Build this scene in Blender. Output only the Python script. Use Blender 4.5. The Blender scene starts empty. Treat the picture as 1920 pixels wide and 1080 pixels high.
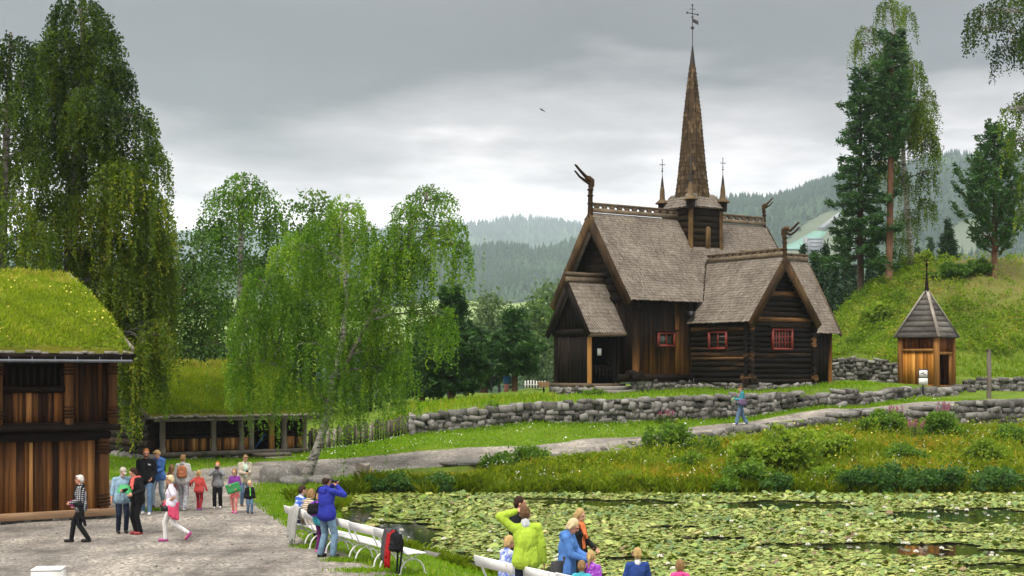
import bpy, math, random
import numpy as np
from mathutils import Vector, Matrix
PI = math.pi
SC = bpy.context.scene
COL = SC.collection
rng = np.random.default_rng(7)
random.seed(7)
F = 2667.0          # focal length in photo pixels (50 mm lens, 1920 wide)
CZ = 4.0            # eye height above the gravel square
HZ = 700.0          # horizon row in the photo

def at(px, py, d):
    """point seen at photo pixel (px, py) at distance d along the view"""
    return np.array([(px - 960.0) * d / F, d, CZ + (HZ - py) * d / F])

# ------------------------------------------------------------------ materials
def new_mat(name):
    m = bpy.data.materials.new(name)
    m.use_nodes = True
    nt = m.node_tree
    for n in list(nt.nodes):
        nt.nodes.remove(n)
    out = nt.nodes.new('ShaderNodeOutputMaterial')
    return m, nt, out

class NB:
    """tiny node builder"""
    def __init__(s, nt): s.nt = nt
    def n(s, typ, **kw):
        nd = s.nt.nodes.new(typ)
        for k, v in kw.items():
            if k.startswith('_'):
                nd.inputs[k[1:].replace('_', ' ')].default_value = v
            else:
                setattr(nd, k, v)
        return nd
    def l(s, a, b): s.nt.links.new(a, b)
    def obj(s, scale=(1, 1, 1), rot=(0, 0, 0)):
        tc = s.n('ShaderNodeTexCoord')
        mp = s.n('ShaderNodeMapping')
        mp.inputs['Scale'].default_value = scale
        mp.inputs['Rotation'].default_value = rot
        s.l(tc.outputs['Object'], mp.inputs['Vector'])
        return mp.outputs['Vector']
    def noise(s, vec, scale, detail=4, rough=.55):
        t = s.n('ShaderNodeTexNoise')
        t.inputs['Scale'].default_value = scale
        t.inputs['Detail'].default_value = detail
        t.inputs['Roughness'].default_value = rough
        if vec is not None: s.l(vec, t.inputs['Vector'])
        return t.outputs['Fac']
    def ramp(s, fac, stops, interp='LINEAR'):
        r = s.n('ShaderNodeValToRGB')
        r.color_ramp.interpolation = interp
        el = r.color_ramp.elements
        while len(el) < len(stops): el.new(0.5)
        for e, (p, c) in zip(el, stops):
            e.position = p
            e.color = (*c, 1) if not isinstance(c, (int, float)) else (c, c, c, 1)
        s.l(fac, r.inputs['Fac'])
        return r.outputs['Color']
    def mix(s, fac, a, b, blend='MIX'):
        m = s.n('ShaderNodeMix', data_type='RGBA', blend_type=blend)
        for sock, v in ((m.inputs['Factor'], fac), (m.inputs[6], a), (m.inputs[7], b)):
            if isinstance(v, (int, float)): sock.default_value = v
            elif isinstance(v, tuple): sock.default_value = (*v, 1)
            else: s.l(v, sock)
        return m.outputs[2]
    def math(s, op, a, b=0.0, clamp=False):
        m = s.n('ShaderNodeMath', operation=op, use_clamp=clamp)
        for sock, v in ((m.inputs[0], a), (m.inputs[1], b)):
            if isinstance(v, (int, float)): sock.default_value = v
            else: s.l(v, sock)
        return m.outputs[0]
    def attr(s, name='tint'):
        a = s.n('ShaderNodeAttribute', attribute_name=name)
        return a.outputs['Fac']
    def bump(s, h, strength=.4, dist=.02):
        b = s.n('ShaderNodeBump')
        b.inputs['Strength'].default_value = strength
        b.inputs['Distance'].default_value = dist
        s.l(h, b.inputs['Height'])
        return b.outputs['Normal']
    def principled(s, out, col, rough=.8, normal=None, spec=.3, metallic=0.0):
        p = s.n('ShaderNodeBsdfPrincipled')
        if isinstance(col, tuple): p.inputs['Base Color'].default_value = (*col, 1)
        else: s.l(col, p.inputs['Base Color'])
        if isinstance(rough, (int, float)): p.inputs['Roughness'].default_value = rough
        else: s.l(rough, p.inputs['Roughness'])
        p.inputs['Specular IOR Level'].default_value = spec
        p.inputs['Metallic'].default_value = metallic
        if normal is not None: s.l(normal, p.inputs['Normal'])
        s.l(p.outputs[0], out.inputs['Surface'])
        return p

MATS = {}
def simple(name, col, rough=.7, var=.25, scale=6.0, bump=.25, bscale=30.0, spec=.3, metallic=0.0):
    """one colour broken up by noise, with a fine bump"""
    key = name
    if key in MATS: return MATS[key]
    m, nt, out = new_mat(name)
    b = NB(nt)
    v = b.obj()
    f = b.noise(v, scale, 5)
    lo = tuple(max(0, c * (1 - var)) for c in col); hi = tuple(min(1, c * (1 + var)) for c in col)
    c = b.ramp(f, [(.25, lo), (.75, hi)])
    t = b.attr()
    c = b.mix(b.math('MULTIPLY', t, .45), c, tuple(x * .55 for x in col))
    n = b.bump(b.noise(v, bscale, 4), bump, .01)
    b.principled(out, c, rough, n, spec, metallic)
    MATS[key] = m
    return m

def wood(name, dark, mid, light, grain=(7, 7, .5), lo=.38, hi=.72, rough=.75, tscale=.55, bump=.5, contrast=1.0, lower=None):
    """weathered boards: streaks along the grain, each board its own tint"""
    if name in MATS: return MATS[name]
    m, nt, out = new_mat(name)
    b = NB(nt)
    v = b.obj(grain)
    big = b.noise(v, .55, 3, .6)
    fine = b.noise(v, 3.2, 6, .7)
    t = b.attr()
    s = b.math('ADD', b.math('MULTIPLY', big, .62), b.math('MULTIPLY', fine, .38))
    s = b.math('ADD', s, b.math('MULTIPLY', b.math('SUBTRACT', t, .5), tscale))
    if lower is not None:
        # weather-bleached towards the foot of the wall (sun and rain take the tar off there)
        z0, z1, amt = lower
        tc = b.n('ShaderNodeTexCoord'); sp = b.n('ShaderNodeSeparateXYZ')
        b.l(tc.outputs['Object'], sp.inputs[0])
        mr = b.n('ShaderNodeMapRange'); mr.inputs[1].default_value = z0; mr.inputs[2].default_value = z1
        mr.inputs[3].default_value = amt; mr.inputs[4].default_value = -.08
        b.l(sp.outputs['Z'], mr.inputs[0])
        s = b.math('ADD', s, mr.outputs[0])
    c = b.ramp(s, [(lo, dark), ((lo + hi) / 2, mid), (hi, light)])
    n = b.bump(fine, bump, .012)
    b.principled(out, c, rough, n, .08)
    MATS[name] = m
    return m

def leafmat(name, dark, light, warm=None, trans=.35, rough=.55):
    if name in MATS: return MATS[name]
    m, nt, out = new_mat(name)
    b = NB(nt)
    t = b.attr()
    stops = [(0, dark), (.75, light)]
    if warm: stops.append((1.0, warm))
    c = b.ramp(t, stops)
    p = b.n('ShaderNodeBsdfPrincipled')
    b.l(c, p.inputs['Base Color']); p.inputs['Roughness'].default_value = rough
    p.inputs['Specular IOR Level'].default_value = .25
    tr = b.n('ShaderNodeBsdfTranslucent')
    c2 = b.mix(.5, c, (.25, .36, .03), 'MIX')
    c2 = b.mix(1.0, c, (1.5, 1.7, .7), 'MULTIPLY')
    b.l(c2, tr.inputs['Color'])
    mx = b.n('ShaderNodeMixShader'); mx.inputs[0].default_value = trans
    b.l(p.outputs[0], mx.inputs[1]); b.l(tr.outputs[0], mx.inputs[2])
    b.l(mx.outputs[0], out.inputs['Surface'])
    MATS[name] = m
    return m

# ------------------------------------------------------------------ mesh builder
class MB:
    """collects shapes with numpy and links them as ONE mesh object"""
    def __init__(s):
        s.v = []; s.nv = 0
        s.loops = []; s.sizes = []; s.tint = []; s.mi = []
    def add(s, verts, faces, tint=.5, mi=0):
        """faces: (n,k) int array or list of lists"""
        verts = np.asarray(verts, float).reshape(-1, 3)
        if isinstance(faces, np.ndarray) and faces.ndim == 2:
            n, k = faces.shape
            s.loops.append((faces + s.nv).ravel()); s.sizes.append(np.full(n, k))
        else:
            n = len(faces)
            s.loops.append(np.array([i for f in faces for i in f], int) + s.nv)
            s.sizes.append(np.array([len(f) for f in faces], int))
        s.v.append(verts); s.nv += len(verts)
        s.tint.append(np.broadcast_to(np.asarray(tint, float), (n,)).copy())
        s.mi.append(np.broadcast_to(np.asarray(mi, int), (n,)).copy())
    BF = np.array([[0, 3, 2, 1], [4, 5, 6, 7], [0, 1, 5, 4], [1, 2, 6, 5], [2, 3, 7, 6], [3, 0, 4, 7]])
    def box(s, c, size, R=None, tint=.5, mi=0, bev=0.0):
        hx, hy, hz = np.asarray(size, float) / 2
        if bev <= 0:
            v = np.array([[-hx, -hy, -hz], [hx, -hy, -hz], [hx, hy, -hz], [-hx, hy, -hz],
                          [-hx, -hy, hz], [hx, -hy, hz], [hx, hy, hz], [-hx, hy, hz]])
            f = MB.BF
        else:
            # chamfered box: three rings
            b = min(bev, hx * .45, hy * .45, hz * .45)
            def ring(x, y, z): return [[-x, -y, z], [x, -y, z], [x, y, z], [-x, y, z]]
            v = np.array(ring(hx - b, hy - b, -hz) + ring(hx, hy, -hz + b) + ring(hx, hy, hz - b) + ring(hx - b, hy - b, hz))
            f = [[3, 2, 1, 0], [12, 13, 14, 15]]
            for r in range(3):
                for i in range(4):
                    j = (i + 1) % 4
                    f.append([r * 4 + i, r * 4 + j, r * 4 + 4 + j, r * 4 + 4 + i])
            f = np.array(f)
        if R is not None: v = v @ np.asarray(R).T
        s.add(v + np.asarray(c, float), f, tint, mi)
    def bar(s, a, b, w, h=None, up=(0, 0, 1), tint=.5, mi=0, bev=0.0):
        """box running from a to b, w across, h along 'up'"""
        a = np.asarray(a, float); b = np.asarray(b, float); h = w if h is None else h
        d = b - a; L = np.linalg.norm(d); x = d / L
        up = np.asarray(up, float)
        y = np.cross(up, x)
        if np.linalg.norm(y) < 1e-6: y = np.cross((1, 0, 0), x)
        y /= np.linalg.norm(y); z = np.cross(x, y)
        s.box((a + b) / 2, (L, w, h), np.stack([x, y, z], 1), tint, mi, bev)
    def tube(s, pts, rad, n=8, tint=.5, mi=0, cap=True, sq=None):
        pts = np.asarray(pts, float); m = len(pts)
        rad = np.broadcast_to(np.asarray(rad, float), (m,))
        t = np.gradient(pts, axis=0); t /= np.linalg.norm(t, axis=1)[:, None] + 1e-12
        ref = np.array([0, 0, 1.0]) if abs(t[0, 2]) < .9 else np.array([1.0, 0, 0])
        u = np.cross(ref, t); u /= np.linalg.norm(u, axis=1)[:, None] + 1e-12
        w = np.cross(t, u)
        a = np.arange(n) * 2 * PI / n
        sx, sy = (1, 1) if sq is None else sq
        ring = pts[:, None] + rad[:, None, None] * (np.cos(a)[None, :, None] * u[:, None] * sx + np.sin(a)[None, :, None] * w[:, None] * sy)
        i = np.arange(m - 1)[:, None] * n; j = np.arange(n)[None]; k = (j + 1) % n
        f = np.stack([i + j, i + k, i + n + k, i + n + j], -1).reshape(-1, 4)
        s.add(ring.reshape(-1, 3), f, tint, mi)
        if cap:
            ct = tint if np.ndim(tint) == 0 else .5
            s.add(ring[0], [list(range(n))[::-1]], ct, mi); s.add(ring[-1], [list(range(n))], ct, mi)
    def ell(s, c, r, R=None, n=10, m=7, tint=.5, mi=0):
        th = np.linspace(0, PI, m + 1)[1:-1]; a = np.arange(n) * 2 * PI / n
        v = np.stack([np.sin(th)[:, None] * np.cos(a), np.sin(th)[:, None] * np.sin(a), np.cos(th)[:, None] * np.ones(n)], -1).reshape(-1, 3)
        v = np.concatenate([v, [[0, 0, 1]], [[0, 0, -1]]]) * np.asarray(r, float)
        if R is not None: v = v @ np.asarray(R).T
        f = []
        for i in range(m - 2):
            for j in range(n):
                k = (j + 1) % n
                f.append([i * n + j, (i + 1) * n + j, (i + 1) * n + k, i * n + k])
        T = (m - 1) * n
        for j in range(n):
            k = (j + 1) % n
            f.append([T, j, k]); f.append([T + 1, (m - 2) * n + k, (m - 2) * n + j])
        s.add(v + np.asarray(c, float), f, tint, mi)
    def prism(s, poly, off, tint=.5, mi=0):
        """flat polygon (list of 3D points) pushed along off"""
        p = np.asarray(poly, float); n = len(p)
        f = [list(range(n))[::-1], list(range(n, 2 * n))] + [[i, (i + 1) % n, n + (i + 1) % n, n + i] for i in range(n)]
        s.add(np.concatenate([p, p + np.asarray(off, float)]), f, tint, mi)
    def lathe(s, c, prof, n=12, tint=.5, mi=0):
        """prof: list of (r, z)"""
        a = np.arange(n) * 2 * PI / n
        pr = np.asarray(prof, float); m = len(pr)
        v = np.stack([pr[:, :1] * np.cos(a), pr[:, :1] * np.sin(a), pr[:, 1:] * np.ones(n)], -1).reshape(-1, 3) + np.asarray(c, float)
        i = np.arange(m - 1)[:, None] * n; j = np.arange(n)[None]; k = (j + 1) % n
        s.add(v, np.stack([i + j, i + k, i + n + k, i + n + j], -1).reshape(-1, 4), tint, mi)
        s.add(v[:n], [list(range(n))[::-1]], tint, mi); s.add(v[-n:], [list(range(n))], tint, mi)
    def leaves(s, c, size, tint, down=.0, aspect=.6, long_dir=None, mi=0):
        """many leaf-shaped quads; down pulls the long axis towards -z"""
        c = np.asarray(c, float); n = len(c)
        a = rng.normal(size=(n, 3)) if long_dir is None else long_dir + rng.normal(size=(n, 3)) * .35
        a[:, 2] -= down
        a /= np.linalg.norm(a, axis=1)[:, None]
        b = np.cross(a, rng.normal(size=(n, 3))); b /= np.linalg.norm(b, axis=1)[:, None] + 1e-9
        L = np.broadcast_to(np.asarray(size, float), (n,))[:, None]
        v = np.stack([c - a * L * .5, c + b * L * aspect * .5 - a * L * .08, c + a * L * .5, c - b * L * aspect * .5 - a * L * .08], 1)
        f = np.arange(n * 4).reshape(n, 4)
        s.add(v.reshape(-1, 3), f, tint, mi)
    def mesh(s, name, mats, smooth=False):
        me = bpy.data.meshes.new(name)
        v = np.concatenate(s.v); lo = np.concatenate(s.loops); sz = np.concatenate(s.sizes)
        me.vertices.add(len(v)); me.vertices.foreach_set('co', v.astype(np.float32).ravel())
        me.loops.add(len(lo)); me.loops.foreach_set('vertex_index', lo.astype(np.int32))
        me.polygons.add(len(sz))
        st = np.concatenate([[0], np.cumsum(sz)[:-1]])
        me.polygons.foreach_set('loop_start', st.astype(np.int32))
        if not isinstance(mats, (list, tuple)): mats = [mats]
        for m in mats: me.materials.append(m)
        me.polygons.foreach_set('material_index', np.concatenate(s.mi).astype(np.int32))
        if smooth: me.polygons.foreach_set('use_smooth', np.ones(len(sz), bool))
        at_ = me.attributes.new('tint', 'FLOAT', 'FACE')
        at_.data.foreach_set('value', np.concatenate(s.tint).astype(np.float32))
        me.update(calc_edges=True); me.validate()
        return me
    def build(s, name, mats, parent=None, smooth=False):
        o = bpy.data.objects.new(name, s.mesh(name, mats, smooth))
        COL.objects.link(o)
        if parent is not None: o.parent = parent
        return o

def tag(o, label=None, cat=None, group=None, kind=None):
    if label: o['label'] = label
    if cat: o['category'] = cat
    if group: o['group'] = group
    if kind: o['kind'] = kind
    return o

def empty(name, loc, rz=0.0, label=None, cat=None, group=None):
    o = bpy.data.objects.new(name, None); COL.objects.link(o)
    o.empty_display_size = .2
    o.location = tuple(float(x) for x in loc); o.rotation_euler = (0, 0, rz)
    return tag(o, label, cat, group)

def copy_tree(o, parent=None):
    c = o.copy(); COL.objects.link(c)
    if parent is not None: c.parent = parent
    for ch in list(o.children): copy_tree(ch, c)
    return c

def remeshed(mb, name, mats, voxel, smooth=3, parent=None, matfn=None):
    """fuse overlapping shapes into one continuous skin"""
    me = mb.mesh(name + '_raw', mats)
    o = bpy.data.objects.new(name, me); COL.objects.link(o)
    r = o.modifiers.new('r', 'REMESH'); r.mode = 'VOXEL'; r.voxel_size = voxel; r.use_smooth_shade = True
    if smooth:
        k = o.modifiers.new('s', 'SMOOTH'); k.factor = .5; k.iterations = smooth
    dg = bpy.context.evaluated_depsgraph_get()
    me2 = bpy.data.meshes.new_from_object(o.evaluated_get(dg))
    me2.name = name
    o.modifiers.clear(); o.data = me2
    bpy.data.meshes.remove(me)
    if not isinstance(mats, (list, tuple)): mats = [mats]
    me2.materials.clear()
    for m in mats: me2.materials.append(m)
    if matfn is not None:
        n = len(me2.polygons); c = np.empty(n * 3, np.float32); me2.polygons.foreach_get('center', c)
        me2.polygons.foreach_set('material_index', matfn(c.reshape(-1, 3)).astype(np.int32))
    else:
        me2.polygons.foreach_set('material_index', np.zeros(len(me2.polygons), np.int32))
    if parent is not None: o.parent = parent
    return o

def sstep(x): x = np.clip(x, 0, 1); return x * x * (3 - 2 * x)
# ------------------------------------------------------------------ camera, light, sky
cam = bpy.data.cameras.new('camera'); cam.lens = 50; cam.sensor_width = 36; cam.sensor_fit = 'HORIZONTAL'
cam.shift_y = 160.0 / 1920.0
cam.clip_start = .1; cam.clip_end = 20000
camo = bpy.data.objects.new('camera', cam); COL.objects.link(camo)
camo.location = (0, 0, CZ); camo.rotation_euler = (PI / 2, 0, 0)
SC.camera = camo
SUN_EL, SUN_AZ = math.radians(58), math.radians(205)   # high, behind the viewer's left shoulder
sun = bpy.data.lights.new('sun', 'SUN'); sun.energy = 1.5; sun.angle = math.radians(14); sun.color = (1, .93, .82)
suno = bpy.data.objects.new('sun', sun); COL.objects.link(suno)
sd = Vector((math.sin(SUN_AZ) * math.cos(SUN_EL), math.cos(SUN_AZ) * math.cos(SUN_EL), math.sin(SUN_EL)))
suno.rotation_euler = sd.to_track_quat('Z', 'Y').to_euler()
suno.location = (0, 0, 60)

w = bpy.data.worlds.new('World'); SC.world = w; w.use_nodes = True
nt = w.node_tree
for n in list(nt.nodes): nt.nodes.remove(n)
b = NB(nt)
wout = b.n('ShaderNodeOutputWorld'); bg = b.n('ShaderNodeBackground'); bg.inputs['Strength'].default_value = .1
b.l(bg.outputs[0], wout.inputs['Surface'])
sky = b.n('ShaderNodeTexSky', sky_type='NISHITA'); sky.sun_disc = False
sky.sun_elevation = SUN_EL; sky.sun_rotation = SUN_AZ
# overcast deck: bright below, a heavy grey band of cloud, bright again overhead
tc = b.n('ShaderNodeTexCoord'); sp = b.n('ShaderNodeSeparateXYZ'); b.l(tc.outputs['Generated'], sp.inputs[0])
mp = b.n('ShaderNodeMapping'); mp.inputs['Scale'].default_value = (1.6, 1.6, 7.0)
mp.inputs['Location'].default_value = (3.3, .4, 0)
b.l(tc.outputs['Generated'], mp.inputs['Vector'])
n1 = b.noise(mp.outputs['Vector'], 2.1, 7, .55)
el = b.math('ADD', sp.outputs['Z'], b.math('MULTIPLY', b.math('SUBTRACT', n1, .5), .22))
cl = b.ramp(el, [(0.0, (11.2, 10.6, 10.3)), (.07, (10.4, 9.8, 9.6)), (.115, (7.2, 6.7, 6.6)), (.155, (2.5, 2.2, 2.15)), (.205, (.32, .22, .18)), (.34, (.8, .73, .72)), (.6, (7.2, 7.1, 6.9)), (1, (11.0, 10.6, 10.0))])
n2 = b.noise(mp.outputs['Vector'], 5.5, 6, .6)
cl = b.mix(1.0, cl, b.ramp(n2, [(.3, .9), (.7, 1.1)]), 'MULTIPLY')
fin = b.mix(.985, sky.outputs['Color'], cl)
b.l(fin, bg.inputs['Color'])
SC.view_settings.view_transform = 'Standard'; SC.view_settings.look = 'None'
SC.view_settings.exposure = 1.33; SC.view_settings.gamma = 1.0; SC.view_settings.use_curve_mapping = False
SC.cycles.use_denoising = True
SC.cycles.max_bounces = 6; SC.cycles.diffuse_bounces = 3; SC.cycles.glossy_bounces = 2
SC.cycles.transmission_bounces = 3; SC.cycles.volume_bounces = 3; SC.cycles.transparent_max_bounces = 4

# ------------------------------------------------------------------ terrain
def tps_fit(P):
    P = np.array(P, float); n = len(P)
    d = np.linalg.norm(P[:, None, :2] - P[None, :, :2], axis=2)
    K = np.where(d > 0, d * d * np.log(d + 1e-9), 0) + np.eye(n) * .6
    Q = np.concatenate([np.ones((n, 1)), P[:, :2]], 1)
    A = np.zeros((n + 3, n + 3)); A[:n, :n] = K; A[:n, n:] = Q; A[n:, :n] = Q.T
    return P, np.linalg.solve(A, np.concatenate([P[:, 2], np.zeros(3)]))
def tps(fit, x, y):
    P, wt = fit; out = wt[-3] + wt[-2] * x + wt[-1] * y
    for i in range(len(P)):
        r2 = (x - P[i, 0]) ** 2 + (y - P[i, 1]) ** 2
        out = out + wt[i] * .5 * r2 * np.log(r2 + 1e-12)
    return out
def pt(px, d, py): return (at(px, py, d)[0], d, at(px, py, d)[2])
def ptz(px, d, z): return ((px - 960) * d / F, d, z)

plaza = [(-16, 8, 0), (0, 8, 0), (16, 8, 0), (-18, 25, 0), (-8, 30, 0), (0, 22, 0), (-17, 38, 0), (-11, 40, 0), (-6, 42, 0), (-7, 48, .05),
         (-12.5, 49, .12), (8, 22, 0), (18, 22, 0), ptz(640, 55, .22), (-12.5, 55, .4), (-17, 58, .5), ptz(560, 58, .42), (-24, 45, .3), (-26, 60, .6), ptz(870, 56.5, .5)]
pathz = [(1000, 58.5, .80), (1200, 61, 1.21), (1400, 63, 1.75), (1600, 66, 2.24), (1800, 69, 2.58), (1920, 71, 2.66), (2200, 76, 2.8)]
mid = list(plaza)
for px, d, z in pathz: mid += [ptz(px, d, z), ptz(px, d + 2, z + .02), ptz(px, d - 2, z - .02)]
mid += [ptz(600, 66, .45), ptz(760, 64, 1.1), ptz(785, 62.6, 1.3), ptz(1000, 64, 1.77), ptz(1200, 65, 1.78), ptz(1400, 66.3, 1.95), ptz(1550, 68, 2.4), ptz(1700, 71.3, 2.72),
        ptz(500, 72, .6), ptz(300, 75, .8), ptz(1800, 74, 2.9), ptz(1920, 75.5, 2.95), ptz(2200, 80, 3.0)]
bank = list(plaza)
for px in (880, 1000, 1200, 1400, 1600, 1800, 1920, 2200): bank += [ptz(px, 52.2, -.05)]
bank += [ptz(1000, 56, .55), ptz(1200, 58.5, .9), ptz(1400, 60.5, 1.35), ptz(1600, 63.5, 1.7), ptz(1800, 66.5, 1.5), ptz(1920, 68.5, 1.42), ptz(2200, 73.5, 1.4)]
terr = [ptz(785, 63, 2.2), ptz(900, 66, 2.66), ptz(1000, 65, 2.66), ptz(1040, 71, 2.93), ptz(1200, 66, 2.88), ptz(1200, 69, 3.05), ptz(1400, 67.5, 3.05), ptz(1405, 70, 3.27), ptz(1550, 71, 3.4),
        ptz(1550, 68.5, 3.2), ptz(1700, 72, 3.3), ptz(1750, 75, 3.36), ptz(1810, 75, 3.1), ptz(1920, 76, 3.02), ptz(2200, 80, 3.05), ptz(960, 90, 2.7), ptz(1000, 110, 2.75), ptz(700, 85, 1.6), ptz(500, 90, 1.2), ptz(300, 95, 1.2),
        ptz(1500, 85, 3.4), ptz(1400, 100, 3.2), ptz(1000, 130, 2.2), ptz(300, 130, 1.0), ptz(1500, 130, 2)]
hill = [pt(1570, 81, 670), pt(1650, 80.5, 672), pt(1700, 79.5, 682), ptz(1805, 77.5, 3.7), ptz(1920, 77.5, 3.72), ptz(1860, 82, 4.35), ptz(1920, 82, 4.4), ptz(2200, 83, 4.6),
        pt(1600, 92, 572), pt(1650, 94, 540), pt(1700, 95, 512), pt(1760, 96, 493), pt(1850, 97, 488), pt(1920, 97, 486), pt(2050, 97, 482), pt(2250, 97, 480),
        ptz(1600, 108, 5.5), ptz(1700, 115, 7), ptz(1800, 118, 8.5), ptz(2050, 120, 9), ptz(1540, 92, 5.2), ptz(1500, 85, 3.6), ptz(1450, 95, 3.1), ptz(1500, 110, 3), ptz(1600, 130, 2)]
FITS = [tps_fit(P) for P in (bank, mid, terr, hill)]
def xs(lst): return np.array([(px - 960) * d / F for px, d in lst]), np.array([d for px, d in lst], float)
L1x, L1y = xs([(300, 53), (700, 54), (870, 54.6), (1000, 56.4), (1200, 58.9), (1400, 60.9), (1600, 63.9), (1800, 66.9), (1920, 68.9), (2200, 73.9)])
WALL = [(785, 62.8), (880, 63.6), (1000, 64.3), (1200, 65.3), (1400, 66.5), (1550, 68.2), (1700, 71.4)]
L2x, L2y = xs([(-400, 150), (300, 110), (620, 85), (755, 68)] + WALL + [(1760, 73.2), (1830, 74.2), (1920, 75.6), (2200, 80)])
WALL3 = [(1555, 81.5), (1620, 80.7), (1700, 79.3), (1760, 78), (1805, 77), (1920, 77), (2150, 79)]
L3x, L3y = xs([(1300, 100), (1480, 88)] + WALL3 + [(2300, 82)])
POND = np.array([(-5.8, 51.2), (-6.0, 49), (-5.4, 44.6), (-5.0, 42), (-4.2, 38.8), (-3.2, 36.4), (-2.3, 34.4), (-1.3, 32.3), (-.6, 30.2), (1, 28.3), (4, 26.6), (9, 25.6), (16, 25.2), (26, 26), (31, 40),
                 (28, 51.3), (18.6, 51.8), (14, 51.3), (10, 51.6), (6, 51.2), (2, 51.5), (-1.5, 51.6), (-3.5, 51.9)])
def poly_sd(poly, x, y):
    """signed distance, negative inside"""
    P = np.asarray(poly, float); Q = np.roll(P, -1, 0)
    d = np.full(x.shape, 1e9); ins = np.zeros(x.shape, bool)
    for (ax, ay), (bx, by) in zip(P, Q):
        ex, ey = bx - ax, by - ay
        t = np.clip(((x - ax) * ex + (y - ay) * ey) / (ex * ex + ey * ey), 0, 1)
        d = np.minimum(d, np.hypot(x - ax - t * ex, y - ay - t * ey))
        c = ((ay > y) != (by > y)) & (x < (bx - ax) * (y - ay) / (by - ay + 1e-12) + ax)
        ins ^= c
    return np.where(ins, -d, d)
WATER = -.35
def wig(x, y, s=1.0):
    return (np.sin(x * 1.3 * s + 1.7 * np.sin(y * .9 * s)) + np.sin(y * 1.7 * s + 1.3 * np.sin(x * 1.1 * s + 2)) + .6 * np.sin(3.1 * s * x + 2.3 * s * y)) / 2.6
def gz(x, y):
    """ground height"""
    x = np.asarray(x, float); y = np.asarray(y, float)
    zb, zm, zt, zh = (tps(f, x, y) for f in FITS)
    k1 = sstep((y - np.interp(x, L1x, L1y) + .12) / .24)
    lawn_w = .25 + 8 * sstep((-3.6 - x) / 3)
    k2 = sstep((y - np.interp(x, L2x, L2y)) / lawn_w)
    k3 = sstep((y - np.interp(x, L3x, L3y)) / (.25 + 10 * sstep((17.5 - x) / 3)))
    z = zb + (zm - zb) * k1
    z = z + (zt - z) * k2
    z = z + (zh - z) * k3
    z = np.where(y < 8, 0, z)
    sd_ = poly_sd(POND, x, y) + .22 * wig(x, y, 1.6)
    z = np.where(sd_ < 0, WATER - .06 - np.minimum(.9, -sd_ * .5), WATER - .02 + (z - WATER + .02) * sstep(sd_ / .9))
    rough = np.where(y > 79, .2, .02)
    z = z + rough * wig(x, y, 1.1) * np.where(sd_ < .5, 0.3, 1)
    # sink to the valley floor at the far rim
    z = z - 9 * sstep((y - 122) / 28)
    return z
def gz1(x, y): return float(gz(np.array([x]), np.array([y]))[0])

GRAV = [(-40, 4), (3, 4), (2, 18), (0, 24)] + [(-2.1, 28.2), (-3.4, 31), (-4.9, 34.4), (-6.5, 39.5), (-7.6, 42.7), (-8.6, 46), (-8.9, 49.5)] + \
    [tuple(ptz(px, d, 0)[:2]) for px, d in ((520, 51.5), (600, 52.8), (690, 54), (780, 55), (850, 55.2), (1000, 56.5), (1200, 58.9), (1400, 61), (1600, 64), (1800, 67), (1920, 69), (2200, 74),
                                          (2200, 78), (1920, 73), (1800, 71), (1600, 68), (1400, 65), (1200, 62.7), (1000, 60.7), (870, 59.8), (700, 58.6), (600, 58.2), (480, 58), (470, 57))] + \
    [(-12.1, 53.5), (-14.4, 50.7), (-17, 49), (-40, 44)]

mt_ground, nt, out = new_mat('grass_and_gravel')
b = NB(nt); v = b.obj()
gr = b.attr('gravel'); tn = b.attr('dry')
g1 = b.noise(v, 1.1, 5, .6); g2 = b.noise(v, 9, 5, .7); g3 = b.noise(v, 40, 3, .7)
grass = b.ramp(g1, [(.3, (.07, .13, .008)), (.55, (.12, .20, .012)), (.75, (.18, .22, .025))])
grass = b.mix(b.math('MULTIPLY', g2, .6), grass, (.05, .085, .008))
dry = b.ramp(g2, [(.3, (.09, .075, .03)), (.6, (.18, .15, .05)), (.8, (.14, .10, .06))])
grass = b.mix(b.math('MULTIPLY', tn, b.math('ADD', b.math('MULTIPLY', g1, 1.2), .1), True), grass, dry)
v1 = b.n('ShaderNodeTexVoronoi'); v1.inputs['Scale'].default_value = 17; b.l(v, v1.inputs['Vector'])
pebble = b.ramp(v1.outputs['Color'], [(.15, (.09, .083, .077)), (.5, (.20, .187, .172)), (.9, (.40, .375, .345))])
gpatch = b.noise(v, .45, 5, .65)
gravel = b.mix(b.ramp(gpatch, [(.36, .25), (.6, .85)]), (.205, .192, .178), pebble)
gravel = b.mix(1.0, gravel, b.ramp(gpatch, [(.32, (.50, .48, .46)), (.48, (.95, .92, .88)), (.66, (1.35, 1.3, 1.22))]), 'MULTIPLY')
trk = b.noise(b.obj((.9, .16, 1), (0, 0, math.radians(-28))), 1.3, 4, .6)
gravel = b.mix(1.0, gravel, b.ramp(trk, [(.36, (.76, .75, .74)), (.5, (1, 1, 1)), (.64, (1.16, 1.15, 1.13))]), 'MULTIPLY')
gravel = b.mix(1.0, gravel, b.ramp(g3, [(.3, .72), (.7, 1.25)]), 'MULTIPLY')
edge = b.math('ADD', gr, b.math('MULTIPLY', b.math('SUBTRACT', g2, .5), .9))
k = b.ramp(edge, [(.42, 0), (.58, 1)])
c = b.mix(k, grass, gravel)
h = b.math('ADD', b.math('MULTIPLY', v1.outputs['Distance'], .5), g3)
b.principled(out, c, .95, b.bump(h, .7, .03), .15)

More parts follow.
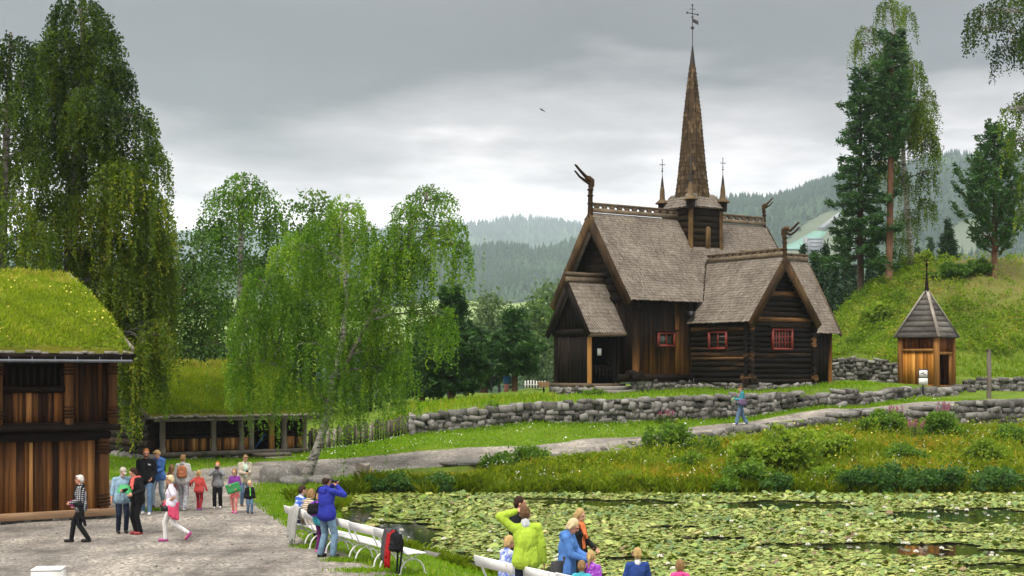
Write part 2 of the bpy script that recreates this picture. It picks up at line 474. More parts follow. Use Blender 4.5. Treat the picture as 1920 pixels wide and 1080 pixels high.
def grid_mesh(name, X, Y, Z, keep, attrs, mat):
    ny, nx = X.shape
    idx = np.arange(nx * ny).reshape(ny, nx)
    q = np.stack([idx[:-1, :-1], idx[:-1, 1:], idx[1:, 1:], idx[1:, :-1]], -1).reshape(-1, 4)[keep.ravel()]
    used, inv = np.unique(q, return_inverse=True); q = inv.reshape(-1, 4)
    me = bpy.data.meshes.new(name)
    V = np.stack([X.ravel(), Y.ravel(), Z.ravel()], 1)[used]
    me.vertices.add(len(V)); me.vertices.foreach_set('co', V.astype(np.float32).ravel())
    me.loops.add(q.size); me.loops.foreach_set('vertex_index', q.ravel().astype(np.int32))
    me.polygons.add(len(q)); me.polygons.foreach_set('loop_start', (np.arange(len(q)) * 4).astype(np.int32))
    me.polygons.foreach_set('use_smooth', np.ones(len(q), bool))
    for k_, a in attrs.items():
        t = me.attributes.new(k_, 'FLOAT', 'POINT'); t.data.foreach_set('value', a.ravel()[used].astype(np.float32))
    me.materials.append(mat); me.update(calc_edges=True)
    o = bpy.data.objects.new(name, me); COL.objects.link(o); o['kind'] = 'structure'
    return o
gx_ = np.concatenate([np.arange(-75, -26, 1.2), np.arange(-26, 34, .25), np.arange(34, 80, 1.2)])
gy_ = np.concatenate([np.arange(2, 20, .6), np.arange(20, 84, .25), np.arange(84, 152, .8)])
X, Y = np.meshgrid(gx_, gy_); Z = gz(X, Y)
gsd = poly_sd(GRAV, X, Y) + .25 * wig(X, Y, .9)
gravel_a = sstep(.5 - gsd / .9)
k3 = (Y > np.interp(X, L3x, L3y)) & (X > 17)
dry_a = np.where(k3, .25 + .75 * sstep((Z - 5.5) / 4) * sstep((X - 22) / 6), .12)
bk = (Y < np.interp(X, L1x, L1y)) & (Y > 51) & (X > -4)
dry_a = np.where(bk, .55, dry_a)
cellg = (gsd[:-1, :-1] < 0)
grid_mesh('ground', X, Y, Z, ~cellg, {'gravel': gravel_a, 'dry': dry_a}, mt_ground)
grid_mesh('gravel_path', X, Y, Z, cellg, {'gravel': gravel_a, 'dry': dry_a}, mt_ground)

# water
mw, nt, out = new_mat('pond_water'); b = NB(nt); v = b.obj()
wb = b.bump(b.noise(v, 5, 3), .08, .02)
p = b.principled(out, (.012, .014, .008), .04, wb, .5)
mb = MB()
from mathutils.geometry import tessellate_polygon
P3 = [Vector((x, y, 0)) for x, y in np.array(POND) + (np.array(POND) - POND.mean(0)) * .04]
mb.add([[p_.x, p_.y, WATER] for p_ in P3], [list(t)[::1] for t in tessellate_polygon([P3])])
o = mb.build('pond_water', mw); o['kind'] = 'structure'
# normals up
# ------------------------------------------------------------------ valley, hills, far forest, haze
CA = [-1500, 700, 800, 880, 1000, 1080, 1200, 1360, 1480, 1560, 1650, 1780, 1950, 2800]
CY = [492, 492, 492, 486, 482, 468, 440, 402, 378, 353, 333, 320, 314, 320]
FA = [-1500, 300, 600, 720, 880, 960, 1080, 1300, 2800]
FY = [445, 448, 443, 440, 430, 422, 427, 450, 470]
def zfar(a, r):
    zfield = -9 + 9 * sstep((r - 200) / 400) + (4 + 130 * 1800 / F) * sstep((r - 800) / 1100)
    rc = 2800 - 250 * sstep((a - 1100) / 300)
    rs = 1700 - 700 * sstep((a - 1100) / 300)
    zs = -9 + 9 * sstep((rs - 200) / 400) + (4 + 130 * 1800 / F) * sstep((rs - 800) / 1100)
    zc = 4 + (HZ - np.interp(a, CA, CY)) * rc / F
    k = np.clip((r - rs) / (rc - rs), 0, 1); k = .35 * k + .65 * k * k * (3 - 2 * k)
    z = np.where(r < rs, zfield, zs + (zc - zs) * k)
    z2 = 4 + (HZ - np.interp(a, FA, FY)) * 7000 / F
    kk = sstep((r - rc) / (4500 - rc))
    zb_ = zc + (220 - zc) * kk
    kf = np.clip((r - 4400) / 2600, 0, 1)
    zb_ = zb_ + (z2 - zb_) * (kf * kf * (3 - 2 * kf))
    z = np.where(r > rc, zb_, z)
    z = np.where(r > 7000, z2 - (r - 7000) * .05, z)
    und = np.sin(a * .031 + r * .004) * 4 + np.sin(a * .013 - r * .009) * 5
    return z + und * sstep((r - 700) / 700) * np.minimum(1.6, r / 2000)
def far_xyz(a, r):
    return np.stack([(a - 960) * r / F, r * np.ones_like(a), zfar(a, r)], -1)
aa = np.linspace(-700, 2700, 260); rr = np.concatenate([np.linspace(135, 1800, 70), np.linspace(1830, 3000, 60), np.linspace(3080, 8600, 70)])
A, R = np.meshgrid(aa, rr)
Xf, Yf, Zf = (A - 960) * R / F, R, zfar(A, R)
pyf = HZ - (Zf - CZ) * F / R
def inpoly(poly, x, y): return poly_sd(poly, x, y) < 0
CLEAR = [(1455, 470), (1500, 425), (1540, 400), (1600, 392), (1640, 415), (1625, 470), (1560, 500), (1470, 500)]
CLEAR2 = [(1760, 470), (1790, 420), (1850, 400), (1880, 440), (1830, 490)]
clear = (inpoly(CLEAR, A, pyf) | inpoly(CLEAR2, A, pyf)) & (R > 1000) & (R < 2600)
field = (R > 1210) & (R < 1810) & (A < 1075 + 20 * np.sin(R * .02))
m_far, nt, out = new_mat('hillside'); b = NB(nt)
tc = b.n('ShaderNodeTexCoord'); v = tc.outputs['Object']
n1 = b.noise(v, .006, 6, .65); n2 = b.noise(v, .03, 5, .7)
c = b.ramp(n2, [(.3, (.018, .036, .016)), (.6, (.035, .065, .022)), (.8, (.05, .085, .028))])
c = b.mix(b.ramp(n1, [(.52, 0), (.6, .55)]), c, (.075, .11, .035))
c = b.mix(b.attr('field'), c, b.ramp(n1, [(.3, (.15, .21, .05)), (.7, (.21, .27, .075))]))
c = b.mix(b.attr('clear'), c, b.ramp(n1, [(.3, (.075, .10, .055)), (.7, (.12, .135, .09))]))
b.principled(out, c, .95, None, .1)
grid_mesh('far_hills', Xf, Yf, Zf, np.ones((len(rr) - 1, len(aa) - 1), bool), {'field': field.astype(float), 'clear': clear.astype(float)}, m_far)

def cone_trees(mb, P, H, tint, conifer):
    """many small far trees in one mesh: ragged three-tier conifers or lumpy broadleaf crowns"""
    n = len(P)
    tiers = [(0.0, .24, .55), (.28, .19, .78), (.55, .12, 1.02)]
    for (z0, rad, z1) in tiers:
        k = 6
        ang = rng.uniform(0, 6.28, (n, 1)) + np.arange(k) * 2 * PI / k
        rj = rad * rng.uniform(.6, 1.25, (n, k)) * np.where(conifer, 1.0, 1.75)[:, None]
        zb_ = (z0 + rng.uniform(-.04, .06, (n, k)))
        zb_ = np.where(conifer[:, None], zb_, zb_ * .7 + .12)
        ring = np.stack([np.cos(ang) * rj, np.sin(ang) * rj, zb_], -1)
        zt = np.where(conifer, z1, z1 * .62 + .22)
        apex = np.stack([np.zeros(n), np.zeros(n), zt], -1)[:, None]
        V = (np.concatenate([ring, apex], 1)) * H[:, None, None] + P[:, None]
        base = np.arange(n)[:, None, None] * (k + 1)
        j = np.arange(k)[None, :, None]
        f = np.concatenate([base + j, base + (j + 1) % k, base + k + 0 * j], -1).reshape(-1, 3)
        mb.add(V.reshape(-1, 3), f, np.repeat(np.clip(tint + (rng.random(n) - .5) * .1, 0, 1), k))
def far_forest(name, N, a0, a1, r0, r1, hlo, hhi, pc, label, keep=None):
    a = rng.uniform(a0, a1, N); r = np.sqrt(rng.uniform(r0 ** 2, r1 ** 2, N))
    z = zfar(a, r); py = HZ - (z - CZ) * F / r
    x = (a - 960) * r / F
    ok = ~(inpoly(CLEAR, a, py) | inpoly(CLEAR2, a, py)) | (r > 2600)
    ok &= ~((r > 1200) & (r < 1820) & (a < 1080 + 20 * np.sin(r * .02)))
    if keep is not None: ok &= keep(a, r)
    patch = np.sin(x * .021 + 3) + np.sin(r * .013 + x * .008) + np.sin(x * .05 - r * .03) * .6
    con = rng.random(N) < np.clip(pc + .3 * patch, .05, .98)
    a, r, z, x, con, patch = (q[ok] for q in (a, r, z, x, con, patch))
    H = rng.uniform(hlo, hhi, len(a)) * np.where(con, 1, .72)
    mb = MB(); cone_trees(mb, np.stack([x, r, z - .5], 1), H, np.where(con, .22, .72) + rng.normal(0, .1, len(a)), con)
    o = mb.build(name, m_forest); tag(o, label, 'forest', kind='stuff'); return o
m_forest = leafmat('forest_leaf', (.010, .028, .014), (.034, .072, .028), None, .1, .8)
far_forest('hillside_forest', 7500, 560, 1240, 1790, 2860, 15, 26, .5, 'mixed forest covering the hill behind the church')
far_forest('hillside_forest', 14000, 1230, 2300, 950, 2620, 15, 27, .75, 'dark spruce forest on the hillside round the ski jump')
far_forest('hillside_forest', 5200, 300, 1400, 5000, 7080, 22, 38, .85, 'pale far ridge of forest under the clouds')
far_forest('hillside_forest', 1500, -500, 1700, 330, 1150, 9, 16, .35, 'valley woods in front of the pale green field', keep=lambda a, r: (a > 1100) | (r < 900))

# ski jump on the hillside
def hill_at(px, py):
    r = np.linspace(1050, 2540, 900); z = zfar(np.full_like(r, px), r)
    p_ = HZ - (z - CZ) * F / r
    i = int(np.argmin(np.abs(p_ - py))); return np.array([(px - 960) * r[i] / F, r[i], z[i]])
m_green = simple('pale_green_plastic_matting', (.13, .27, .21), .8, .12, .05, 0)
m_conc = simple('pale_concrete', (.25, .26, .27), .8, .12, .2, 0)
m_glass_far = simple('grey_glazing', (.18, .2, .24), .3, .1, .2, 0)
J0, J1, J2 = hill_at(1482, 470), hill_at(1540, 436), hill_at(1598, 398)
sj = empty('ski_jump', J0, 0, 'pale green ski jump slope on the misty hillside right of the church', 'ski jump')
def rel(p): return np.asarray(p) - J0
mb = MB()
up = np.array([0, 0, 2.0])
pts = [J0 + (J1 - J0) * t + up * (1 - .6 * math.sin(t * PI)) for t in np.linspace(0, 1, 14)]
wv = np.array([.9, .1, 0])
L = np.array([rel(p) - wv * (18 - 6 * i / 13) for i, p in enumerate(pts)]); Rr = np.array([rel(p) + wv * (18 - 6 * i / 13) for i, p in enumerate(pts)])
V = np.stack([L, Rr, Rr - up * 2, L - up * 2], 1).reshape(-1, 3)
fs = []
for i in range(13):
    for k in range(4): fs.append([i * 4 + k, i * 4 + (k + 1) % 4, i * 4 + 4 + (k + 1) % 4, i * 4 + 4 + k])
mb.add(V, np.array(fs)); mb.build('landing_slope', m_green, sj)
mb = MB(); mb.bar(rel(J1 + up * 3), rel(J2 + up * 5), 7, 3); 
for t in (.2, .5, .8):
    p = J1 + (J2 - J1) * t; mb.bar(rel(p - up), rel(p + up * 1.6), 2)
mb.build('inrun', m_conc, sj)
jt = hill_at(1528, 473)
tw = empty('judges_tower', jt, 0, 'pale grey building beside the foot of the ski jump', 'building')
mb = MB(); mb.box((0, 0, 7), (18, 11, 17)); mb.box((-11.2, 1, 8.5), (4.4, 8, 20)); mb.build('wall', m_conc, tw)
mb = MB()
for i in range(3): mb.box((0, -5.6, 3 + i * 4.3), (15, .5, 1.8))
mb.build('window', m_glass_far, tw)
mb = MB(); mb.box((0, 0, 15.9), (19, 12, 1)); mb.build('roof', m_glass_far, tw)

# the air itself
HAZE = True
if HAZE:
    m, nt, out = new_mat('haze'); b = NB(nt)
    pv = b.n('ShaderNodeVolumePrincipled')
    pv.inputs['Color'].default_value = (.76, .88, 1.0, 1); pv.inputs['Density'].default_value = 0.00011
    pv.inputs['Anisotropy'].default_value = .2
    b.l(pv.outputs[0], out.inputs['Volume'])
    mb = MB(); mb.box((0, 4400, 395), (13000, 9600, 860)); o = mb.build('haze', m); o['kind'] = 'stuff'
    o['label'] = 'pale mist hanging over the valley'
# ------------------------------------------------------------------ stave church
TH = math.radians(34.4)
CH0 = np.array([5.7435, 69.0])
m_tar = wood('tarred_boards', (.006, .0042, .0035), (.021, .0115, .006), (.185, .08, .022), (9, 9, .32), .42, .90, .7, .45, .6, lower=(3.4, 7.0, .42))
m_tarplain = wood('tarred_dark_boards', (.0075, .005, .004), (.016, .0095, .006), (.055, .026, .011), (6, 6, .5), .4, .95, .7, .4, .5)
m_log = wood('tarred_logs', (.006, .0045, .004), (.014, .0095, .007), (.19, .095, .036), (.7, .7, 9), .44, .86, .7, .5, .7)
m_shing = wood('weathered_shingles', (.062, .052, .042), (.165, .141, .116), (.285, .252, .212), (1.6, 1.6, 1.2), .15, .85, .85, .5, .5)
m_shing_o = wood('tarred_shingles', (.017, .012, .008), (.06, .04, .022), (.17, .12, .07), (3, 3, 1.6), .2, .9, .8, .75, .5)
m_barge = wood('golden_brown_timber', (.014, .0085, .0045), (.055, .032, .015), (.20, .125, .052), (3, 3, 1.2), .3, .85, .7, .5, .6)
m_crest = wood('grey_brown_timber', (.04, .029, .02), (.11, .082, .055), (.22, .175, .125), (3, 3, 3), .25, .8, .8, .5, .6)
m_ochre = wood('bright_tarred_post', (.06, .025, .007), (.24, .11, .03), (.42, .22, .07), (7, 7, .5), .25, .8, .65, .4, .4)
m_red = simple('red_painted_wood', (.175, .026, .018), .55, .25, 5, .2)
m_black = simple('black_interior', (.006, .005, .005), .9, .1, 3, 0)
m_iron = simple('black_iron', (.015, .015, .017), .5, .2, 8, .1, 20, .5)
m_leadcap = simple('dark_spire_cap', (.02, .014, .012), .6, .3, 5, .2)
m, nt, out = new_mat('leaded_glass'); b = NB(nt)
vv = b.obj((1, 1, 1)); wv_ = b.n('ShaderNodeTexBrick'); wv_.inputs['Scale'].default_value = 7; wv_.offset = 0
wv_.inputs['Color1'].default_value = (.02, .03, .028, 1); wv_.inputs['Color2'].default_value = (.07, .09, .075, 1); wv_.inputs['Mortar'].default_value = (.004, .004, .004, 1)
wv_.inputs['Brick Width'].default_value = .8; wv_.inputs['Row Height'].default_value = .9; wv_.inputs['Mortar Size'].default_value = .06
b.l(b.obj((1, 1, 1), (PI / 2, 0, 0)), wv_.inputs['Vector'])
b.principled(out, wv_.outputs['Color'], .08, None, .6); m_glass = m

m_stone, nt, out = new_mat('lichened_stone'); b = NB(nt); v = b.obj()
n1 = b.noise(v, 2.6, 6, .7); n2 = b.noise(v, 14, 5, .7); t = b.attr()
c = b.ramp(b.math('ADD', b.math('MULTIPLY', n2, .7), b.math('MULTIPLY', t, .45)), [(.28, (.03, .028, .027)), (.5, (.115, .108, .10)), (.72, (.21, .20, .188)), (.95, (.34, .33, .31))])
c = b.mix(b.ramp(n1, [(.58, 0), (.68, .6)]), c, (.10, .11, .045))
c = b.mix(b.ramp(b.noise(v, 6.5, 4, .6), [(.6, 0), (.7, .5)]), c, (.42, .42, .39))
b.principled(out, c, .9, b.bump(n2, .8, .03), .2)

def stones_wall(mb, path, base_fn, top_fn, thick=.7, size=.42, seed=1, back=True, jit=1.0):
    """dry stone wall along a plan polyline: irregular rounded boulders in rough courses"""
    r = np.random.default_rng(seed)
    P = np.array(path, float); seg = np.linalg.norm(np.diff(P, axis=0), axis=1); S = np.concatenate([[0], np.cumsum(seg)])
    def plan(s): return np.array([np.interp(s, S, P[:, 0]), np.interp(s, S, P[:, 1])])
    def direc(s):
        a_, b_ = plan(max(0, s - .2)), plan(min(S[-1], s + .2)); d = b_ - a_; return d / np.linalg.norm(d)
    def stone(c, d, w, h, t, tint):
        n = np.array([d[1], -d[0]])
        # split block: eight jittered corners with worn edges
        cor = np.array([[sx, sy, sz] for sz in (-1, 1) for sx, sy in ((-1, -1), (1, -1), (1, 1), (-1, 1))], float) * np.array([w / 2, t / 2, h / 2])
        cor *= 1 + r.uniform(-.30, .06, (8, 3)) * jit
        cor[:, 2] += cor[:, 0] * r.normal(0, .12 * jit)
        cen = cor.mean(0); bv = r.uniform(.10, .24)
        def inset(i, ax): q = cor[i].copy(); q[ax] += (cen - cor[i])[ax] * bv; return q
        V = [inset(i, [0, 1]) for i in range(4)] + [inset(i, [2]) for i in range(4)] + [inset(i, [2]) for i in range(4, 8)] + [inset(i, [0, 1]) for i in range(4, 8)]
        V = np.array(V) + r.normal(0, .012, (16, 3))
        W = np.stack([c[0] + V[:, 0] * d[0] + V[:, 1] * n[0], c[1] + V[:, 0] * d[1] + V[:, 1] * n[1], c[2] + V[:, 2]], -1)
        f = [[3, 2, 1, 0], [12, 13, 14, 15]] + [[i * 4 + j, i * 4 + (j + 1) % 4, i * 4 + 4 + (j + 1) % 4, i * 4 + 4 + j] for i in range(3) for j in range(4)]
        mb.add(W, np.array(f), tint)
    level = 0.0
    maxh = max(top_fn(*plan(s)) - base_fn(*plan(s)) for s in np.linspace(0, S[-1], 30))
    while level < maxh + .1:
        ch = size * r.uniform(.55, .95); s = -r.uniform(0, size)
        while s < S[-1] + size * .3:
            w_ = size * r.choice([.6, .85, 1.1, 1.5, 2.0], p=[.2, .3, .25, .17, .08]); sc = min(max(s + w_ / 2, 0), S[-1])
            p_ = plan(sc); zb_, zt_ = base_fn(*p_) - .12, top_fn(*p_)
            hh = ch * r.uniform(.8, 1.25)
            zc = zb_ + level + hh / 2
            if zc < zt_ - .02:
                hh = min(hh, (zt_ - zc) * 2 + .12)
                d = direc(sc)
                stone((p_[0] + r.normal(0, .03), p_[1] + r.normal(0, .04) , zc), d, w_ * 1.12, hh * 1.14, thick * r.uniform(.85, 1.1), r.uniform(0, 1))
            s += w_
        level += ch * .93
    return S[-1]

def church_local(u, w_):
    return CH0 + u * np.array([math.cos(TH), math.sin(TH)]) + w_ * np.array([-math.sin(TH), math.cos(TH)])
ch = empty('stave_church', (CH0[0], CH0[1], 0), TH, 'dark tarred wooden stave church with shingled roofs, dragon heads and tall spire', 'church')

def shingles(mb, E0, E1, R1, R0, row=.155, wid=.115, lift=.028, tintbias=0.0):
    """shingled slope between eave E0-E1 and ridge R0-R1, every shingle its own pointed board"""
    E0, E1, R1, R0 = (np.asarray(p, float) for p in (E0, E1, R1, R0))
    nrm = np.cross(E1 - E0, R0 - E0); nrm /= np.linalg.norm(nrm)
    if nrm[2] < 0: nrm = -nrm
    H = max(np.linalg.norm(R0 - E0), np.linalg.norm(R1 - E1)); rows = max(2, int(H / row))
    # underlay
    mb.prism([E0 - nrm * .05, E1 - nrm * .05, R1 - nrm * .05, R0 - nrm * .05], nrm * .05, .1)
    for i in range(rows):
        t0, t1 = i / rows, min(1.0, (i + 1.12) / rows)
        a0, a1 = E0 + (R0 - E0) * t0, E1 + (R1 - E1) * t0
        b0, b1 = E0 + (R0 - E0) * t1, E1 + (R1 - E1) * t1
        L = np.linalg.norm(a1 - a0)
        n = max(1, int(L / wid))
        off = (i % 2) * .5
        e = (np.arange(n + 1) - off) / n; e = np.clip(e, 0, 1)
        if off: e = np.append(e, 1.0)
        n = len(e) - 1
        l, r_ = e[:-1][:, None], e[1:][:, None]
        g = (r_ - l) * .06
        l, r_ = l + g, r_ - g
        dn = (a0 - b0) / (np.linalg.norm(a0 - b0) + 1e-9)
        jit = rng.uniform(-.03, .03, (n, 1)); up_ = nrm * (lift + rng.uniform(-.008, .012, (n, 1)))
        BL = a0 + (a1 - a0) * l + up_ + dn * jit; BR = a0 + (a1 - a0) * r_ + up_ + dn * jit
        tip = (BL + BR) / 2 + dn * .055
        TL = b0 + (b1 - b0) * l + nrm * .004; TR = b0 + (b1 - b0) * r_ + nrm * .004
        V = np.stack([TL, TR, BR, tip, BL, BR - nrm * lift, tip - nrm * lift, BL - nrm * lift], 1)
        k = np.arange(n)[:, None] * 8
        tint = np.clip(.5 + tintbias + rng.normal(0, .12, n) , 0, 1)
        mb.add(V.reshape(-1, 3), np.concatenate([k + 4, k + 3, k + 2, k + 1, k + 0], 1), tint)
        k2 = np.concatenate([np.concatenate([k + 4, k + 7, k + 6, k + 3], 1), np.concatenate([k + 3, k + 6, k + 5, k + 2], 1)])
        mb.add(V.reshape(-1, 3), k2, 0.0)

def board_wall(mb, A, Bp, z0, z1, wid=.22, th=.07, topfn=None, tl=0.0, tvar=.25, seed=0):
    """upright boards from plan point A to B"""
    A = np.asarray(A, float); Bp = np.asarray(Bp, float); d = Bp - A; L = np.linalg.norm(d); d /= L; nn = np.array([d[1], -d[0]])
    r = np.random.default_rng(seed); s = 0.0
    while s < L - 1e-3:
        w_ = min(wid * r.uniform(.75, 1.3), L - s)
        if L - s - w_ < .05: w_ = L - s
        off = r.uniform(-.012, .012)
        za, zb_ = (z1, z1) if topfn is None else (topfn(s), topfn(s + w_))
        if max(za, zb_) > z0 + .02:
            p0 = A + d * (s + .004) + nn * (off + th / 2); p1 = A + d * (s + w_ - .004) + nn * (off + th / 2)
            poly = [(*p0, z0), (*p1, z0), (*p1, max(z0 + .01, zb_)), (*p0, max(z0 + .01, za))]
            mb.prism(poly, (-nn[0] * th, -nn[1] * th, 0), np.clip(.5 + tl + r.normal(0, tvar), 0, 1))
        s += w_
def log_wall(mb, A, Bp, z0, z1, dia=.27, ext=.28, lenfn=None, seed=0):
    """stack of round logs from A to B, ends sticking out; lenfn(z) gives (s0, s1) for a gable"""
    A = np.asarray(A, float); Bp = np.asarray(Bp, float); d = Bp - A; L = np.linalg.norm(d); d /= L
    r = np.random.default_rng(seed); z = z0
    while z < z1 - .05:
        h = min(dia * r.uniform(.92, 1.1), z1 - z)
        s0, s1 = (-ext * r.uniform(.8, 1.1), L + ext * r.uniform(.8, 1.1)) if lenfn is None or lenfn(z + h / 2) is None else lenfn(z + h / 2)
        if s1 - s0 > .15:
            n = 7; ss = np.linspace(s0, s1, n)
            pts = np.stack([A[0] + d[0] * ss, A[1] + d[1] * ss, np.full(n, z + h / 2) + r.normal(0, .006, n)], 1)
            mb.tube(pts, h * .56 * (1 + r.normal(0, .02, n)), 10, np.clip(.5 + r.normal(0, .25), 0, 1))
        z += h

# local axes: x = along the nave (west to east), y = away from the viewer's side
NW, NS, NC = -6.42, 0.0, 3.21          # roof edges given as v; y = -v
RZ, EZ = 12.1, 7.6                     # nave ridge and eave
def roofz(y): return RZ - abs(y - NC) * (RZ - EZ) / NC
# walls of nave and chancel
mb = MB()
board_wall(mb, (.62, .35), (4.6, .35), 3.9, 7.95, .30, .1, seed=3, tl=.06)
board_wall(mb, (4.6, .35), (11.9, .35), 3.9, 7.95, .30, .1, seed=4)
mb.box((6.2, 6.0, 5.6), (11.2, .12, 4.2), tint=.3)
board_wall(mb, (11.9, .35), (11.9, 6.07), 3.9, 12, .3, .1, topfn=lambda s: roofz(.35 + s) - .15, seed=5)
mb.build('nave_wall', m_tar, ch)
mb = MB()
# west gable: boards below, broad horizontal boards above
board_wall(mb, (.62, 6.07), (.62, .35), 3.9, 7.7, .26, .1, seed=6)
z = 7.7
while z < RZ - .3:
    h = .36; za, zb_ = z, min(z + h - .015, RZ - .2)
    ya = (RZ - .12 - za) * NC / (RZ - EZ); yb = max(.02, (RZ - .12 - zb_) * NC / (RZ - EZ))
    mb.prism([(.57, NC - ya, za), (.57, NC + ya, za), (.57, NC + yb, zb_), (.57, NC - yb, zb_)], (.1, 0, 0), rng.uniform(.3, .7))
    z += h
mb.box((.55, NC, 7.72), (.16, 5.9, .2), tint=.3)
mb.build('gable_wall', m_tarplain, ch)
mb = MB()
for (x, y) in ((.62, .35), (4.42, .33), (11.9, .35), (.62, 6.07)):
    mb = MB(); mb.tube([(x, y, 3.6), (x, y, 7.6)], .17, 10, .55)
    if x < 1: mb.box((x - .02, y + .01, 7.35), (.46, .46, .12)); mb.box((x - .02, y + .01, 7.18), (.40, .40, .1))
    mb.build('corner_post', m_tar, ch)
mb = MB(); mb.bar((.4, .33, 7.68), (11.9, .33, 7.68), .26, .22); mb.build('wall_plate', m_tar, ch)
mb = MB(); mb.bar((.3, .28, 3.78), (4.4, .28, 3.78), .34, .34, tint=.6); mb.bar((.55, .1, 3.78), (.55, 6.1, 3.78), .34, .34, tint=.4)
mb.tube([(.62, .9, 3.8), (.62, -.15, 3.8)], .2, 10, .5); mb.tube([(.1, .35, 3.98), (1.0, .35, 3.98)], .19, 10, .6)
mb.build('sill_beam', m_tarplain, ch)
# roofs
mb = MB()
shingles(mb, (0, NS, EZ), (12.2, NS, EZ), (12.2, NC, RZ), (0, NC, RZ))
mb.build('nave_roof', m_shing, ch)
mb = MB(); shingles(mb, (12.2, 2 * NC, EZ), (0, 2 * NC, EZ), (0, NC, RZ), (12.2, NC, RZ), .5, .4); mb.build('nave_roof', m_shing, ch)

def crest(mb, a, b_, h=.42, flip=False):
    a = np.asarray(a, float); b_ = np.asarray(b_, float); d = b_ - a; L = np.linalg.norm(d); d /= L
    up = np.array([0, 0, 1.0])
    mb.bar(a + up * .02, b_ + up * .02, .22, .20, tint=.75, bev=.02)
    mb.bar(a + up * (h - .07), b_ + up * (h - .07), .14, .11, tint=.5, bev=.02)
    s = .18; n = 0
    while s < L - .05:
        w_ = .26
        mb.bar(a + d * s + up * (h * .42), a + d * min(L, s + w_) + up * (h * .42), .12, h * .5, tint=.35)
        # little arch corners
        mb.bar(a + d * (s + w_) + up * (h * .6), a + d * min(L, s + w_ + .07) + up * (h * .6), .11, .07, tint=.35)
        mb.bar(a + d * max(0, s - .07) + up * (h * .6), a + d * s + up * (h * .6), .11, .07, tint=.35)
        s += .49
mb = MB(); crest(mb, (.12, NC, RZ + .12), (5.9, NC, RZ + .12)); mb.build('ridge_crest', m_crest, ch)
mb = MB(); crest(mb, (7.8, NC, RZ + .12), (12.1, NC, RZ + .12)); mb.build('ridge_crest', m_crest, ch)

def barges(mb, x, yc, hw, zr, ze, axis='x', w_=.4, th=.08):
    for sgn in (-1, 1):
        lo = np.array([x, yc + sgn * (hw + .08), ze - .12]); hi = np.array([x, yc, zr - .02])
        if axis == 'y': lo = lo[[1, 0, 2]]; hi = hi[[1, 0, 2]]
        nrm = np.array([1, 0, 0]) if axis == 'x' else np.array([0, 1, 0])
        d = (hi - lo) / np.linalg.norm(hi - lo); per = np.cross(nrm, d); per *= np.sign(per[2])
        o_ = nrm * th
        mb.prism([lo + per * .05, hi + per * .05, hi - per * (w_ - .05) + np.array([0, 0, -.05]), lo - per * (w_ - .1)], o_, .55 + sgn * .1)
mb = MB(); barges(mb, -.1, NC, NC, RZ, EZ, w_=.5); mb.build('barge_board', m_barge, ch)
mb = MB(); barges(mb, 12.2, NC, NC, RZ, EZ); mb.build('barge_board', m_barge, ch)

def dragon(name, base, out, s=1.0, droop=0.0):
    """carved dragon head: post, neck, skull with open jaws pointing along 'out'"""
    mb = MB(); B0 = np.asarray(base, float); o = np.asarray(out, float); up = np.array([0, 0, 1.0])
    P = lambda a, z: B0 + o * a * s + up * z * s
    mb.tube([P(0, -.35), P(0, .3), P(.0, .8), P(-.03, 1.1), P(-.04, 1.35), P(.04, 1.5)], np.array([.15, .13, .12, .12, .145, .13]) * s, 8, .4)
    mb.tube([P(-.14, 1.2), P(-.06, 1.5), P(.12, 1.6), P(.28, 1.62)], np.array([.1, .18, .17, .1]) * s, 8, .5)
    u1 = [P(.1, 1.58), P(.38, 1.76 - droop), P(.66, 1.98 - droop), P(.88, 2.18 - droop), P(.97, 2.24 - droop * 1.1)]
    mb.tube(u1, np.array([.11, .085, .07, .06, .04]) * s, 7, .3)
    l1 = [P(.08, 1.38), P(.38, 1.5 - droop), P(.68, 1.66 - droop), P(.92, 1.88 - droop), P(1.0, 1.93 - droop)]
    mb.tube(l1, np.array([.095, .072, .058, .05, .034]) * s, 7, .25)
    for z_ in (.35, .75, 1.05): mb.lathe(B0 + up * z_ * s, [(.12 * s, -.05 * s), (.19 * s, 0), (.12 * s, .05 * s)], 8, .35)
    return mb.build(name, m_barge, ch, True)
dragon('dragon_head', (.02, NC, RZ + .1), (-1, 0, 0), 1.0)
dragon('dragon_head', (12.1, NC, RZ + .1), (1, 0, 0), .68)
# transept (arm towards the pond), log built
TW, TE, TC, TV = 4.29, 8.54, 6.27, -3.74
TRZ, TEZ, THW = 9.7, 6.5, 2.36
tb = 3.55
mb = MB()
log_wall(mb, (TW, TV), (TW, .6), tb, 6.75, .25, .26, seed=11)
mb.build('transept_wall', m_log, ch, True)
mb = MB()
def glen(z):
    if z < 6.6: return None
    hw = max(0, (TRZ - .18 - z) * THW / (TRZ - TEZ)); c = TC - TW
    return (max(-.2, c - hw), min(TE - TW + .2, c + hw))
log_wall(mb, (TW, TV), (TE, TV), tb - .05, TRZ - .2, .25, .26, glen, seed=12)
mb.build('transept_wall', m_log, ch, True)
mb = MB(); log_wall(mb, (TE, TV), (TE, .6), tb, 6.75, .25, .26, seed=13)
mb.box((6.4, -1.6, 5.2), (3.9, 3.9, 3.2), tint=0)
mb.build('transept_wall', m_log, ch, True)
